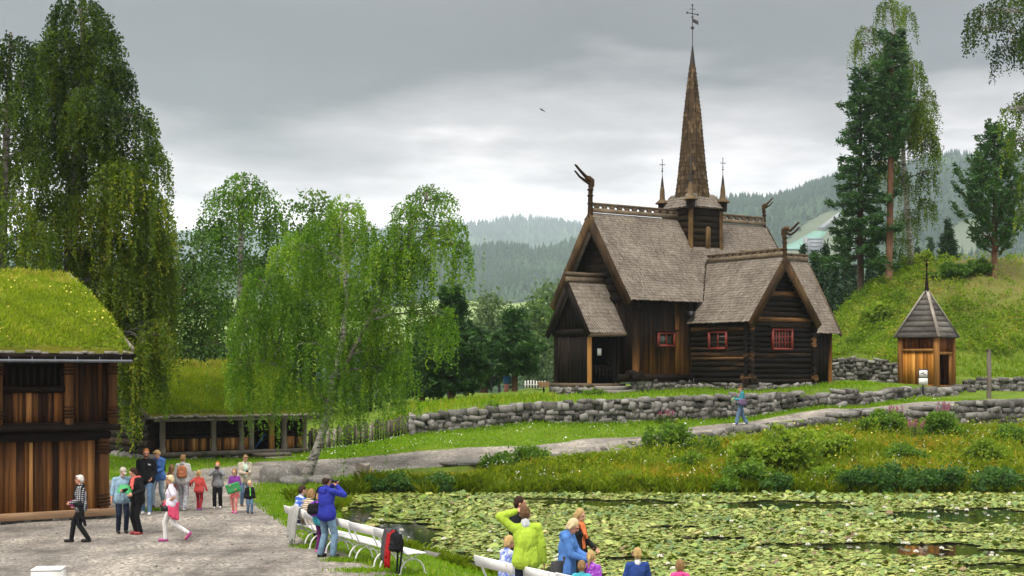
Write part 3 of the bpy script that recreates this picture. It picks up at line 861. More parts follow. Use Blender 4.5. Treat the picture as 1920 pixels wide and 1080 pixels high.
# log ends at the corner: round butts that stick out at the foot
mb = MB()
for (x, y, z, rr_) in ((TW - .28, TV - .02, tb + .05, .21), (TW - .02, TV - .32, tb + .22, .22), (TE + .02, TV - .3, tb + .2, .17)):
    dx = (1, 0) if y > TV - .1 else (0, 1)
    mb = MB(); mb.tube([(x, y, z), (x + dx[0] * .7, y + dx[1] * .7, z)], rr_, 12, .9)
    mb.build('log_end', m_log, ch, True)
mb = MB()
v0 = TV - .42
shingles(mb, (TC - THW, NC - .2, TEZ), (TC - THW, v0, TEZ), (TC, v0, TRZ), (TC, NC - 1.3, TRZ), .17, .13)
mb.build('transept_roof', m_shing, ch)
mb = MB(); shingles(mb, (TC + THW, v0, TEZ), (TC + THW, NC - .2, TEZ), (TC, NC - 1.3, TRZ), (TC, v0, TRZ), .17, .13); mb.build('transept_roof', m_shing, ch)
mb = MB(); crest(mb, (TC, v0 + .06, TRZ + .1), (TC, 1.35, TRZ + .1), .34); mb.build('ridge_crest', m_crest, ch)
mb = MB(); barges(mb, v0 - .08, TC, THW, TRZ, TEZ, 'y', .42); mb.build('barge_board', m_barge, ch)
dragon('dragon_head', (TC, v0 + .02, TRZ + .05), (.3, -.95, 0), .8, .3)
# tarry valley boards where the roofs meet
mb = MB(); mb.bar((4.7, .02, 7.62), (TC - .05, 1.55, 9.75), .3, .05, up=(-.5, -.6, .8), tint=.2); mb.build('roof_valley', m_shing_o, ch)
# sacristy: lean gable to the east of the transept
SV, SR = -.95, 9.85
SE, SEZ, SY = 11.1, 6.05, -3.25
mb = MB(); shingles(mb, (TC, SY, SEZ), (SE, SY, SEZ), (SE, SV, SR), (TC, SV, SR), .17, .13); mb.build('sacristy_roof', m_shing, ch)
mb = MB(); shingles(mb, (SE, 1.4, SEZ), (TC + 1, 1.4, SEZ), (TC + 1, SV, SR), (SE, SV, SR), .4, .3); mb.build('sacristy_roof', m_shing, ch)
mb = MB(); crest(mb, (TC + .1, SV, SR + .1), (SE, SV, SR + .1), .3); mb.build('ridge_crest', m_crest, ch)
mb = MB(); barges(mb, SE, SV, 2.32, SR, SEZ, 'x', .22); mb.build('barge_board', m_crest, ch)
mb = MB()
board_wall(mb, (TE + .05, -2.85), (SE - .35, -2.85), 3.5, 6.3, .28, .1, seed=21, tl=-.25)
board_wall(mb, (SE - .35, -2.85), (SE - .35, 1.0), 3.5, 9.5, .28, .1, topfn=lambda s: SR - .15 - abs(-2.85 + s - SV) * (SR - SEZ) / 2.3, seed=22)
mb.build('sacristy_wall', m_tarplain, ch)
mb = MB(); mb.tube([(SE - .35, -2.88, 3.4), (SE - .35, -2.88, 6.25)], .13, 8, .6); mb.build('corner_post', m_tar, ch)
dr = MB(); dr.box((9.75, -2.93, 4.75), (1.25, .06, 2.35), tint=.2)
for i in range(5): dr.box((9.25 + i * .25, -2.97, 4.75), (.22, .04, 2.3), tint=.15 + .1 * (i % 3))
dro = dr.build('door', m_tarplain, ch)
mb = MB(); mb.box((9.28, -3.01, 4.7), (.05, .04, .16)); mb.build('handle', m_iron, dro)
# porch on the west front
PW, PC, PHW, PRZ, PEZ = -1.7, 2.77, 1.72, 8.55, 6.0
mb = MB()
board_wall(mb, (-1.45, 4.1), (-1.45, 1.4), 3.5, 5.95, .3, .1, seed=31, tl=-.02)
board_wall(mb, (-1.45, 4.1), (.6, 4.1), 3.5, 6.2, .3, .1, seed=32)
board_wall(mb, (-1.42, 4.3), (-1.42, 1.24), 6.1, 8.3, .28, .1, topfn=lambda s: PRZ - .2 - abs(4.3 - s - PC) * (PRZ - PEZ) / PHW, seed=33, tl=-.2)
mb.box((-1.47, PC, 6.02), (.18, 3.1, .34), tint=.2)
mb.build('porch_wall', m_tarplain, ch)
mb = MB(); mb.tube([(-1.45, 1.36, 3.45), (-1.45, 1.36, 6.0)], .12, 10, .8); mb.build('porch_post', m_ochre, ch)
for (x, y, r_) in ((-1.45, 4.12, .12), (.45, 1.5, .1), (.2, 1.9, .09)):
    mb = MB(); mb.tube([(x, y, 3.45), (x, y, 6.0)], r_, 10, .4); mb.build('porch_post', m_tarplain, ch)
mb = MB(); shingles(mb, (PW, PC - PHW, PEZ), (.62, PC - PHW, PEZ), (.62, PC, PRZ), (PW, PC, PRZ), .22, .15, tintbias=.05); mb.build('porch_roof', m_shing, ch)
mb = MB(); shingles(mb, (.62, PC + PHW, PEZ), (PW, PC + PHW, PEZ), (PW, PC, PRZ), (.62, PC, PRZ), .22, .15); mb.build('porch_roof', m_shing, ch)
mb = MB(); mb.bar((PW - .1, PC, PRZ + .12), (.55, PC, PRZ + .12), .22, .26, tint=.7, bev=.03); mb.bar((PW - .14, PC, PRZ + .38), (.5, PC, PRZ + .34), .3, .2, tint=.3, bev=.05); mb.build('ridge_crest', m_crest, ch)
mb = MB(); barges(mb, PW - .09, PC, PHW, PRZ, PEZ, 'x', .34); mb.build('barge_board', m_tarplain, ch)
mb = MB(); mb.tube([(PW - .05, 1.12, 5.86), (.62, 1.08, 5.93)], .1, 8, .6); mb.build('eave_beam', m_crest, ch)
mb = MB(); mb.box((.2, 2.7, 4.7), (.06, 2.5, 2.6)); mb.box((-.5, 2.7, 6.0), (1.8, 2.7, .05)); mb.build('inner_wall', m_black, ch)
mb = MB(); mb.box((.12, 2.15, 4.6), (.08, 1.0, 2.0), tint=.2)
for i in range(7): mb.box((-.42, 1.5 + .0 * i, 3.95), (1.6, .04, .03), tint=.3)
dd = mb.build('door', m_tarplain, ch)
mb = MB(); mb.box((.06, 1.8, 4.5), (.04, .05, .14)); mb.build('handle', m_iron, dd)
m_paper = simple('white_paper', (.7, .7, .68), .8, .05, 3, 0)
mb = MB(); mb.box((-.72, 1.52, 5.05), (.24, .02, .34)); mb.build('door_notice', m_paper, ch)
mb = MB()
for i in range(6): mb.box((-1.2 + i * .22, 1.46, 4.05), (.07, .05, .6), tint=.4)
mb.box((-.65, 1.46, 4.36), (1.3, .06, .05), tint=.3); mb.build('porch_gate', m_tarplain, ch)
mb = MB(); mb.box((-1.55, PC, 3.42), (.3, 3.2, .2), tint=.5); mb.box((-.4, 1.36, 3.42), (2.2, .26, .16), tint=.6); mb.build('porch_sill', m_crest, ch)
# stone steps to the porch
m_step = simple('grey_step_stone', (.20, .185, .165), .9, .3, 4, .5)
for i, (yy, zz, dx) in enumerate(((.95, 3.36, 0), (.55, 3.16, .15), (.15, 2.98, .3), (-.15, 2.92, .45))):
    mb = MB(); mb.box((-.35 + dx, yy, zz - .1), (1.9, .55, .24), tint=.3 * (i % 2), bev=.04); mb.build('step', m_step, ch)
# foundation stones
def fbase(x, y): return gz1(x, y) - .05
mb = MB()
for (a_, b_, zt) in (((-1.6, 4.2), (-1.6, 1.3), 3.36), ((.5, .3), (4.4, .3), 3.64), ((TW, -3.75), (TW, .3), 3.5), ((TW, -3.75), (TE + .1, -3.75), 3.5), ((TE, -2.9), (SE - .3, -2.9), 3.5), ((SE - .35, -2.9), (SE - .35, 1.2), 3.5), ((-1.5, 4.2), (.6, 4.2), 3.36), ((.55, 6.1), (.55, 4.2), 3.6)):
    p0, p1 = church_local(*a_), church_local(*b_)
    st = MB(); stones_wall(st, [p0, p1], fbase, lambda x, y, zt=zt: zt, .4, .24, int(abs(a_[0] * 10 + zt * 7)) + 3)
    V = np.concatenate(st.v)
    c_, s_ = math.cos(-TH), math.sin(-TH)
    q = V.copy(); dx, dy = V[:, 0] - CH0[0], V[:, 1] - CH0[1]
    q[:, 0] = c_ * dx - s_ * dy; q[:, 1] = s_ * dx + c_ * dy
    st.v = [q]
    st.build('foundation', m_stone, ch)
# windows
def window(c, w_, h, axis, nx, ny, sill=True, double=False, lintel=True):
    """red framed window in wall facing -y (axis 'x') or -x (axis 'y')"""
    c = np.asarray(c, float)
    ex = np.array([1., 0, 0]) if axis == 'x' else np.array([0, -1., 0]); en = np.array([0, -1., 0]) if axis == 'x' else np.array([-1., 0, 0]); ez = np.array([0, 0, 1.])
    R = np.stack([ex, -en, ez], 1)
    f = MB()
    def bx(mb, x, z, sx, sz, t, off, tint=.3): mb.box(c + ex * x + ez * z + en * off, (sx, t, sz), R, tint)
    fw = .1
    bx(f, -w_ / 2 + fw / 2, 0, fw, h, .14, .02); bx(f, w_ / 2 - fw / 2, 0, fw, h, .14, .02)
    bx(f, 0, h / 2 - fw / 2, w_ - 2 * fw, fw, .13, .02); bx(f, 0, -h / 2 + fw / 2, w_ - 2 * fw, fw, .13, .02)
    win = f.build('window', m_red, ch)
    g = MB(); bx(g, 0, 0, w_ - 2 * fw, h - 2 * fw, .02, -.02, .5); g.build('pane', m_glass, win)
    s = MB()
    for i in range(1, nx):
        bx(s, -w_ / 2 + fw + (w_ - 2 * fw) * i / nx, 0, .07, h - 2 * fw, .07, .01)
    if ny > 1:
        for k_ in range(nx):
            xa = -w_ / 2 + fw + (w_ - 2 * fw) * (k_ + .5) / nx
            bx(s, xa, 0, .035, h - 2 * fw, .05, .012)
            for j in range(1, ny): bx(s, xa, -h / 2 + fw + (h - 2 * fw) * j / ny, (w_ - 2 * fw) / nx - .07, .035, .045, .013)
    if s.nv: s.build('glazing_bar', m_red, win)
    if lintel:
        l_ = MB(); bx(l_, 0, h / 2 + .09, w_ + .3, .07, .2, .05, .8); l_.build('hood', m_tarplain, win)
    return win
window((2.5, .28, 5.68), 1.12, .72, 'x', 2, 1)
window((TW - .12, -1.7, 5.62), 1.32, .9, 'y', 2, 1)
window((6.35, TV - .13, 5.66), 1.4, 1.05, 'x', 3, 3)
# floodlights under the eaves
mb = MB(); mb.box((.3, NC - .15, 11.05), (.22, .22, .26)); mb.box((.3, NC - .15, 11.22), (.3, .3, .06)); mb.build('lantern', m_crest, ch)
mb = MB(); mb.box((3.9, -.02, 6.95), (.24, .26, .3), bev=.04); mb.bar((3.9, .3, 7.1), (3.9, 0, 7.1), .05); mb.build('floodlight', m_iron, ch)
# tower over the crossing
TX, TY, THs = 6.85, NC, 1.05
mb = MB()
for zz in np.arange(9.2, 12.7, .34):
    for (dx, dy, sx, sy) in ((0, -1, 2 * THs, .08), (0, 1, 2 * THs, .08), (-1, 0, .08, 2 * THs - .09), (1, 0, .08, 2 * THs - .09)):
        mb.box((TX + dx * THs, TY + dy * THs, zz + .17), (sx, sy, .325), tint=rng.uniform(.2, .75))
m_tower = wood('tower_boards', (.011, .007, .004), (.03, .016, .007), (.17, .075, .02), (1.2, 1.2, 4), .42, .9, .7, .5, .5)
tower = mb.build('tower', m_tower, ch)
for sx in (-1, 1):
    for sy in (-1, 1):
        mb = MB(); mb.tube([(TX + sx * THs, TY + sy * THs, 9.5), (TX + sx * THs, TY + sy * THs, 12.72)], .13, 10, .75)
        mb.build('corner_post', m_barge, tower)
for (ex, ey) in ((0, -1), (-1, 0)):
    pts = []; mb = MB()
    for a_ in np.linspace(0, PI, 9): pts.append((.16 * math.cos(a_), 11.55 + .16 * math.sin(a_)))
    pts += [(-.16, 10.55), (.16, 10.55)]
    if ey: mb.prism([(TX + .1 + p, TY - THs - .09, q) for p, q in pts], (0, .06, 0), .85)
    else: mb.prism([(TX - THs - .09, TY + p, q) for p, q in pts], (.06, 0, 0), .6)
    mb.build('louvre', m_barge, tower)
# skirt roof
mb = MB(); e = THs + .2; zt, zb_ = 13.45, 12.72; i_ = .8
cs = [(-1, -1), (1, -1), (1, 1), (-1, 1)]
for k_ in range(4):
    a_, c_ = cs[k_], cs[(k_ + 1) % 4]
    shingles(mb, (TX + a_[0] * e, TY + a_[1] * e, zb_), (TX + c_[0] * e, TY + c_[1] * e, zb_), (TX + c_[0] * i_, TY + c_[1] * i_, zt), (TX + a_[0] * i_, TY + a_[1] * i_, zt), .17, .13)
mb.box((TX, TY, 12.7), (2 * e - .2, 2 * e - .2, .06)); mb.build('skirt_roof', m_shing, tower)
# octagonal spire
sp_ = MB(); N8 = 8
prof = [(13.3, .98), (14.0, .86), (15.4, .70), (17.8, .47), (19.7, .24), (20.45, .14)]
for k_ in range(N8):
    a0, a1 = (k_ + .5) * PI / 4, (k_ + 1.5) * PI / 4
    for (z0, r0), (z1, r1) in zip(prof[:-1], prof[1:]):
        q = [(TX + math.cos(a) * r_, TY + math.sin(a) * r_, z_) for a, r_, z_ in ((a0, r0, z0), (a1, r0, z0), (a1, r1, z1), (a0, r1, z1))]
        shingles(sp_, *q, row=.21, wid=.125, lift=.028)
spire = sp_.build('spire', m_shing_o, tower)
mb = MB(); mb.lathe((TX, TY, 0), [(.16, 20.35), (.09, 20.9), (.035, 21.35), (.02, 21.45)], 8); mb.build('spire_cap', m_leadcap, spire)
mb = MB()
mb.tube([(TX, TY, 21.3), (TX, TY, 23.55)], .022, 6)
mb.lathe((TX, TY, 22.35), [(.02, -.1), (.1, -.03), (.1, .03), (.02, .1)], 10)
mb.tube([(TX - .38, TY, 23.1), (TX + .38, TY, 23.1)], .025, 6); mb.tube([(TX - .2, TY, 23.32), (TX + .2, TY, 23.36)], .02, 6)
for (dx, dz) in ((-.38, 23.1), (.38, 23.1), (0, 23.55)): mb.ell((TX + dx, TY, dz), (.05, .05, .07), n=6, m=5)
mb.lathe((TX, TY, 22.92), [(.02, -.08), (.07, 0), (.02, .08)], 8)
mb.prism([(TX + .05, TY, 22.85), (TX + .42, TY, 22.76), (TX + .42, TY, 22.56), (TX + .05, TY, 22.66)], (0, .02, 0))
mb.build('weather_vane', m_iron, spire)
for sx in (-1, 1):
    for sy in (-1, 1):
        x, y = TX + sx * (THs + .08), TY + sy * (THs + .08)
        mb = MB(); mb.lathe((x, y, 0), [(.21, 12.55), (.23, 13.05)], 8, .3)
        tu = mb.build('turret', m_tarplain, tower)
        mb = MB(); mb.lathe((x, y, 0), [(.35, 13.05), (.31, 13.12), (.18, 13.24), (.145, 13.3), (.13, 13.7), (.09, 13.95)], 12, .75)
        for k_ in range(12): mb.ell((x + .32 * math.cos(k_ * PI / 6), y + .32 * math.sin(k_ * PI / 6), 13.05), (.07, .07, .05), n=6, m=4, tint=.8)
        mb.build('turret_roof', m_shing_o, tu)
        mb = MB(); mb.lathe((x, y, 0), [(.09, 13.95), (.05, 14.3), (.02, 14.5)], 8); mb.build('turret_cap', m_leadcap, tu)
        mb = MB(); mb.tube([(x, y, 14.4), (x, y, 15.35)], .018, 6); mb.tube([(x - .15, y + .05, 15.12), (x + .15, y - .05, 15.12)], .02, 6); mb.ell((x, y, 14.78), (.06, .06, .04), n=8, m=5); mb.ell((x, y, 14.9), (.045, .045, .03), n=8, m=5); mb.ell((x, y, 15.38), (.03, .03, .04), n=6, m=4); mb.build('cross', m_iron, tu)
# ------------------------------------------------------------------ sod-roofed storehouse and farmhouse
m_plank = wood('sun_bleached_planks', (.020, .010, .006), (.19, .08, .025), (.46, .24, .085), (11, 11, .3), .32, .82, .65, .5, .6, lower=(.2, 2.6, .10))
m_darkwood = wood('smoke_dark_timber', (.010, .0065, .005), (.028, .017, .011), (.12, .065, .03), (5, 5, .6), .4, .95, .75, .5, .6)
m_post = wood('carved_brown_post', (.025, .012, .006), (.10, .045, .016), (.30, .15, .055), (6, 6, .5), .35, .9, .7, .5, .6)
m_greywood = wood('silver_grey_wood', (.05, .042, .035), (.15, .13, .108), (.30, .27, .235), (5, 5, .7), .3, .85, .85, .6, .6)
m_sill = wood('pale_sill_plank', (.13, .075, .04), (.30, .19, .11), (.46, .33, .21), (.6, 6, 6), .3, .8, .75, .4, .4)
m_gutter = simple('weathered_zinc', (.12, .13, .15), .45, .3, 4, .2, 30, .5, .5)
m_birchbark = simple('birch_bark_sheet', (.24, .22, .19), .9, .4, 8, .5)
m_sod, nt, out = new_mat('sod'); b = NB(nt); v = b.obj()
n1 = b.noise(v, .9, 5, .65); n2 = b.noise(v, 7, 5, .7)
c = b.ramp(n1, [(.3, (.13, .16, .014)), (.5, (.20, .21, .022)), (.7, (.25, .21, .05))])
c = b.mix(b.math('MULTIPLY', n2, .5), c, (.05, .06, .012))
b.principled(out, c, .95, b.bump(n2, .9, .05), .1)
m_blade = leafmat('grass_blade', (.06, .12, .006), (.27, .33, .018), (.46, .36, .11), .42, .7)
m_yellow = simple('yellow_flower', (.75, .62, .10), .7, .2, 5, 0)

def blades(mb, P, N, h, tint, lean=.35, wid=.03, mi=0):
    """grass blades: thin bent tapering strips"""
    n = len(P); a = rng.uniform(0, 2 * PI, n); d = np.stack([np.cos(a), np.sin(a), np.zeros(n)], 1)
    s_ = np.stack([-d[:, 1], d[:, 0], np.zeros(n)], 1)
    h = np.broadcast_to(np.asarray(h, float), (n,))[:, None]; ln = rng.uniform(0, lean, (n, 1)) * h
    w_ = wid * rng.uniform(.6, 1.3, (n, 1))
    up = np.asarray(N, float)
    m_ = P + up * h * .55 + d * ln * .35; t_ = P + up * h * (1 - .25 * ln / h) + d * ln
    V = np.stack([P - s_ * w_ * .5, P + s_ * w_ * .5, m_ + s_ * w_ * .4, t_, m_ - s_ * w_ * .4], 1)
    mb.add(V.reshape(-1, 3), np.arange(n * 5).reshape(n, 5), tint, mi)

def sod_roof(parent, x0, x1, y_e, z_e, y_r, z_r, thick, n, hmin, hmax, seed, flowers=0, wild=.5, y_b=None):
    """turf slab on the front slope (and a back slope), with grass growing on it"""
    r = np.random.default_rng(seed)
    nx, ny = 60, 30
    xs_ = np.linspace(x0, x1, nx); t = np.linspace(0, 1, ny)
    Xg, T = np.meshgrid(xs_, t)
    Yg = y_e + (y_r - y_e) * T
    Zg = z_e + (z_r - z_e) * (T + .10 * np.sin(T * PI)) + thick + .05 * wig(Xg * 1.4, Yg * 1.4) - .07 * (1 - T) ** 6
    ed = np.minimum(1, np.minimum(Xg - x0, x1 - Xg) / .35); Zg -= .10 * (1 - ed) ** 2
    mb = MB()
    idx = np.arange(nx * ny).reshape(ny, nx)
    mb.add(np.stack([Xg, Yg, Zg], -1).reshape(-1, 3), np.stack([idx[:-1, :-1], idx[:-1, 1:], idx[1:, 1:], idx[1:, :-1]], -1).reshape(-1, 4), .5, 0)
    # side skirts
    for row in (np.s_[0, :], np.s_[:, -1], np.s_[:, 0]):
        top = np.stack([Xg[row], Yg[row], Zg[row]], -1); bot = top.copy(); bot[:, 2] = (z_e + (z_r - z_e) * (bot[:, 1] - y_e) / (y_r - y_e)) + .02
        m_ = len(top); V = np.concatenate([top, bot]); i = np.arange(m_ - 1)
        mb.add(V, np.stack([i, i + 1, m_ + i + 1, m_ + i], 1), .3, 0)
    yb = y_r + (y_r - y_e) if y_b is None else y_b
    mb.add([(x0, y_r, z_r + thick), (x1, y_r, z_r + thick), (x1, yb, z_e + thick), (x0, yb, z_e + thick)], np.array([[0, 1, 2, 3]]), .5, 0)
    u = r.uniform(0, 1, n); q = r.uniform(x0, x1, n); tt = u
    def surf(x, t_):
        y = y_e + (y_r - y_e) * t_
        return np.stack([x, y, z_e + (z_r - z_e) * (t_ + .10 * np.sin(t_ * PI)) + thick + .05 * wig(x * 1.4, y * 1.4) - .07 * (1 - t_) ** 6 - .02], 1)
    P = surf(q, tt)
    patch = wig(q * 1.3 + seed, tt * 6) * .5 + wig(q * 3.1, tt * 15 + seed) * .5
    tint = np.clip(.58 + .34 * patch + .16 * (tt - .6) * wild * 2 + r.normal(0, .13, n), 0, 1)
    hh = (hmin + (hmax - hmin) * r.random(n) ** 2) * (1 + .9 * wild * (tt > .93)) * (1 + .3 * patch)
    tint = np.where((tt > .9) & (r.random(n) < .6 * wild), r.uniform(.8, 1, n), tint)
    blades(mb, P, np.array([0, -.15, 1.0]), hh, tint, .7, .035, 1)
    k = int(n * .25)
    P2 = surf(r.uniform(x0, x1, k), r.uniform(0, 1, k)); P2[:, 2] += .06
    mb.leaves(P2, r.uniform(.05, .13, k), np.clip(.5 + .25 * wig(P2[:, 0] * 1.7, P2[:, 1] * 1.7) + r.normal(0, .15, k), 0, .85), 0, .8, None, 1)
    if flowers:
        P3_ = surf(r.uniform(x0, x1, flowers), r.uniform(0, .95, flowers)); P3_[:, 2] += .14; P3_ = P3_[wig(P3_[:, 0] * 1.1, P3_[:, 1] * 1.6) > .12]; flowers = len(P3_)
        mb.leaves(P3_, r.uniform(.035, .065, flowers), .2, 0, 1.0, None, 2)
    return mb.build('sod_roof', [m_sod, m_blade, m_yellow], parent)

RT = math.radians(35)
def carved_post(x, y, z0, z1, w_, parent, mat=None):
    mb = MB(); mb.box((x, y, (z0 + z1) / 2), (w_, w_, z1 - z0), tint=rng.uniform(.45, .8), bev=.03)
    k = 0
    for zc in np.linspace(z0 + .3, z1 - .3, max(2, int((z1 - z0) / .72))):
        for dz in (-.09, 0, .09): mb.box((x, y, zc + dz), (w_ + .07, w_ + .07, .055), tint=.15, bev=.02)
        mb.box((x, y, zc + .19), (w_ + .03, w_ + .03, .05), tint=.35)
    return mb.build('post', mat or m_post, parent)
def planks(parent, x0, x1, y, z0, z1, mat, wid=.15, seed=0, name='wall_planks', tl=0.0, th=.05):
    mb = MB(); r = np.random.default_rng(seed); x = x0
    while x < x1 - .01:
        w_ = min(wid * r.uniform(.7, 1.35), x1 - x)
        mb.box((x + w_ / 2, y + r.uniform(-.012, .012), (z0 + z1) / 2), (w_ - .008, th, z1 - z0 - .004), tint=np.clip(.5 + tl + r.normal(0, .27), 0, 1))
        x += w_
    return mb.build(name, mat, parent)

lo_ = empty('storehouse', (-11.3, 39.5, 0), RT, 'two-storey dark timber storehouse with flowering grass roof at left edge', 'storehouse')
LL = -7.0
# lower storey
planks(lo_, -2.95, -.16, .02, .26, 2.16, m_plank, .17, 5)
planks(lo_, LL, -3.2, .02, .26, 2.16, m_plank, .17, 15)
mb = MB(); mb.box((-2.05, -.04, 1.2), (.09, .06, 1.86), tint=.95); mb.build('door_jamb', m_plank, lo_)
for x in (-.06, -3.08, -6): carved_post(x, .0, .16, 2.2, .26, lo_)
mb = MB(); mb.box(((LL + .15) / 2, -.03, .16), (-LL + .3, .34, .2), tint=.6, bev=.02); mb.build('sill', m_sill, lo_)
mb = MB(); mb.box((LL / 2, .12, 2.3), (-LL + .25, .5, .22), tint=.2, bev=.03); mb.box((LL / 2 + .05, -.2, 2.52), (-LL + .45, .5, .17), tint=.3, bev=.03); mb.box((LL / 2, 0.02, 2.18), (-LL, .22, .05)); mb.build('jetty_beam', m_darkwood, lo_)
# upper gallery, jettied forward
UY = -.28
planks(lo_, -2.85, -1.22, UY + .02, 2.68, 3.48, m_plank, .13, 6, 'parapet')
planks(lo_, -1.0, -.02, UY + .02, 2.68, 4.3, m_plank, .15, 7, 'wall_planks', -.10)
planks(lo_, LL, -3.15, UY + .02, 2.68, 3.48, m_plank, .13, 16, 'parapet')
for x in (.08, -1.12, -3.0, -5.5): carved_post(x, UY - .03, 2.6, 4.38, .22, lo_)
mb = MB(); mb.box((-2.03, UY - .02, 3.58), (1.72, .2, .16), tint=.25, bev=.03); mb.build('handrail', m_darkwood, lo_)
mb = MB(); mb.box((-2.03, UY - .05, 2.63), (1.72, .12, .1), tint=.35, bev=.02); mb.box((-.5, UY - .05, 2.63), (1.0, .12, .1), tint=.35, bev=.02); mb.build('rail', m_darkwood, lo_)
for i in range(9):
    x = -2.76 + i * .185
    mb = MB(); mb.lathe((x, UY + .02, 0), [(.025, 3.66), (.055, 3.78), (.03, 3.86), (.06, 3.98), (.025, 4.1), (.04, 4.18)], 8, .3); mb.build('baluster', m_darkwood, lo_)
mb = MB(); mb.box((LL / 2, 1.0, 3.4), (-LL, .06, 2.2), tint=.05); mb.box((LL / 2, .3, 4.3), (-LL + .1, 1.3, .1), tint=.05); mb.box((-.02, 2.4, 2.2), (.12, 4.8, 4.0), tint=.2); mb.build('inner_wall', m_darkwood, lo_)
mb = MB(); mb.box((LL / 2 + .15, -.55, 4.42), (-LL + .9, .12, .16), tint=.2); mb.box((LL / 2 + .15, -.3, 4.5), (-LL + .8, 1.2, .08), tint=.1); mb.build('eave_beam', m_darkwood, lo_)
mb = MB(); mb.tube([(LL, -1.06, 4.33), (.38, -1.06, 4.33)], .055, 8, .4, sq=(1, .8))
for x in np.arange(-6.5, .3, .6): mb.bar((x, -1.0, 4.46), (x, -1.07, 4.27), .02, .02)
mb.build('gutter', m_gutter, lo_)
mb = MB(); x = LL
while x < .38:
    w_ = rng.uniform(.12, .3); mb.box((x + w_ / 2, -.96 + rng.normal(0, .015), 4.56 + rng.normal(0, .012)), (w_, .1, .07), tint=rng.random()); x += w_
mb.build('bark_edge', m_birchbark, lo_)
mb = MB(); mb.bar((LL, -.98, 4.45), (.36, -.98, 4.45), .07, .13, tint=.3); mb.build('eave_board', m_darkwood, lo_)
mb = MB(); mb.bar((.42, -1.0, 4.66), (.42, 4.5, 7.02), .09, .1, tint=.8); mb.build('verge_board', m_greywood, lo_)
sod_roof(lo_, LL - 1, .36, -1.0, 4.52, 4.5, 6.75, .24, 42000, .05, .2, 3, 900, .6)
mb = MB(); r_ = np.random.default_rng(4); x = LL
stw = MB()
def st_local(parent, p0, p1, zt, seed, size, origin, rot, name='foundation', thick=.4):
    c0 = np.array(origin); ex = np.array([math.cos(rot), math.sin(rot)]); ey = np.array([-math.sin(rot), math.cos(rot)])
    W0 = c0 + ex * p0[0] + ey * p0[1]; W1 = c0 + ex * p1[0] + ey * p1[1]
    st = MB(); stones_wall(st, [W0, W1], lambda x, y: gz1(x, y) - .06, lambda x, y: zt, thick, size, seed)
    V = np.concatenate(st.v); dx, dy = V[:, 0] - c0[0], V[:, 1] - c0[1]; q = V.copy()
    q[:, 0] = dx * ex[0] + dy * ex[1]; q[:, 1] = dx * ey[0] + dy * ey[1]; st.v = [q]
    return st.build(name, m_stone, parent, False)
st_local(lo_, (LL, .05), (.1, .05), .1, 8, .24, (-11.3, 39.5), RT)

# farmhouse behind
FO = (-14.3, 58.0)
fm = empty('farmhouse', (FO[0], FO[1], 0), RT, 'low old log farmhouse under a tall grassy turf roof with open gallery', 'farmhouse')
st_local(fm, (-.3, .1), (6.6, .1), .62, 9, .3, FO, RT)
st_local(fm, (-.45, 6.2), (-.45, .0), .62, 10, .42, FO, RT)
mb = MB(); mb.box((3.2, -.02, .68), (6.8, .3, .18), tint=.5, bev=.03); mb.build('sill_beam', m_greywood, fm)
mb = MB(); log_wall(mb, (-.4, 6.4), (-.4, .3), .62, 4.3, .3, .25, lambda z: None if z < 2.0 else ((z - 2.0) * 1.6 - .1, 6.2 - (z - 2.0) * 1.05), 41); mb.build('log_wall', m_darkwood, fm, True)
mb = MB(); log_wall(mb, (-.5, 1.5), (6.5, 1.5), .7, 2.2, .3, .1, None, 42); mb.build('log_wall', m_darkwood, fm, True)
mb = MB(); mb.box((3.0, 3.5, .7), (6.4, 4, .1), tint=.1); mb.box((6.45, 2.9, 1.6), (.2, 5, 2.0), tint=.1); mb.build('inner_wall', m_darkwood, fm)
for x, nm in ((0.05, 0), (2.26, 0), (3.5, 0), (3.95, 1), (4.9, 1), (5.5, 0), (6.45, 0)):
    mb = MB()
    if nm: mb.box((x, 0, 1.45), (.2, .2, 1.5), tint=.8, bev=.03)
    else:
        mb.lathe((x, 0, 0), [(.14, .75), (.14, .95), (.1, .98), (.135, 1.05), (.1, 1.1), (.125, 1.3), (.115, 1.95), (.14, 2.05), (.14, 2.2)], 10, .6)
    mb.build('post', m_ochre if nm and x > 4.5 else m_greywood, fm)
for a_, c_, sd in ((.18, 2.14, 51), (2.38, 3.4, 52), (3.6, 3.86, 53), (5.6, 6.36, 54)):
    planks(fm, a_, c_, 0.0, .8, 1.32, m_plank, .12, sd, 'parapet', -.1)
    mb = MB(); mb.box(((a_ + c_) / 2, -.02, 1.36), (c_ - a_, .14, .1), tint=.4, bev=.02); mb.box(((a_ + c_) / 2, 0, 1.52), (c_ - a_, .1, .06), tint=.5); mb.build('rail', m_darkwood, fm)
    n = int((c_ - a_) / .15); mb = MB()
    for i in range(n):
        x = a_ + (i + .5) * (c_ - a_) / n
        mb.lathe((x, 0, 0), [(.03, 1.5), (.05, 1.65), (.025, 1.75), (.05, 1.9), (.03, 2.1)], 6, .3)
    mb.build('balustrade', m_darkwood, fm)
mb = MB(); mb.box((4.42, 1.3, 1.4), (.9, .08, 1.3), tint=.1); mb.build('door', m_tarplain, fm)
mb = MB(); mb.box((3.15, -.05, 2.25), (7.1, .24, .16), tint=.3); mb.bar((-.5, -.55, 2.1), (6.9, -.55, 2.1), .12, .12, tint=.6); mb.build('eave_beam', m_greywood, fm)
mb = MB(); x = -.75
while x < 7.0:
    w_ = rng.uniform(.1, .3); mb.box((x + w_ / 2, -.62 + rng.normal(0, .02), 2.23 + rng.normal(0, .018)), (w_, .16, .09), tint=rng.random()); x += w_
mb.build('bark_edge', m_birchbark, fm)
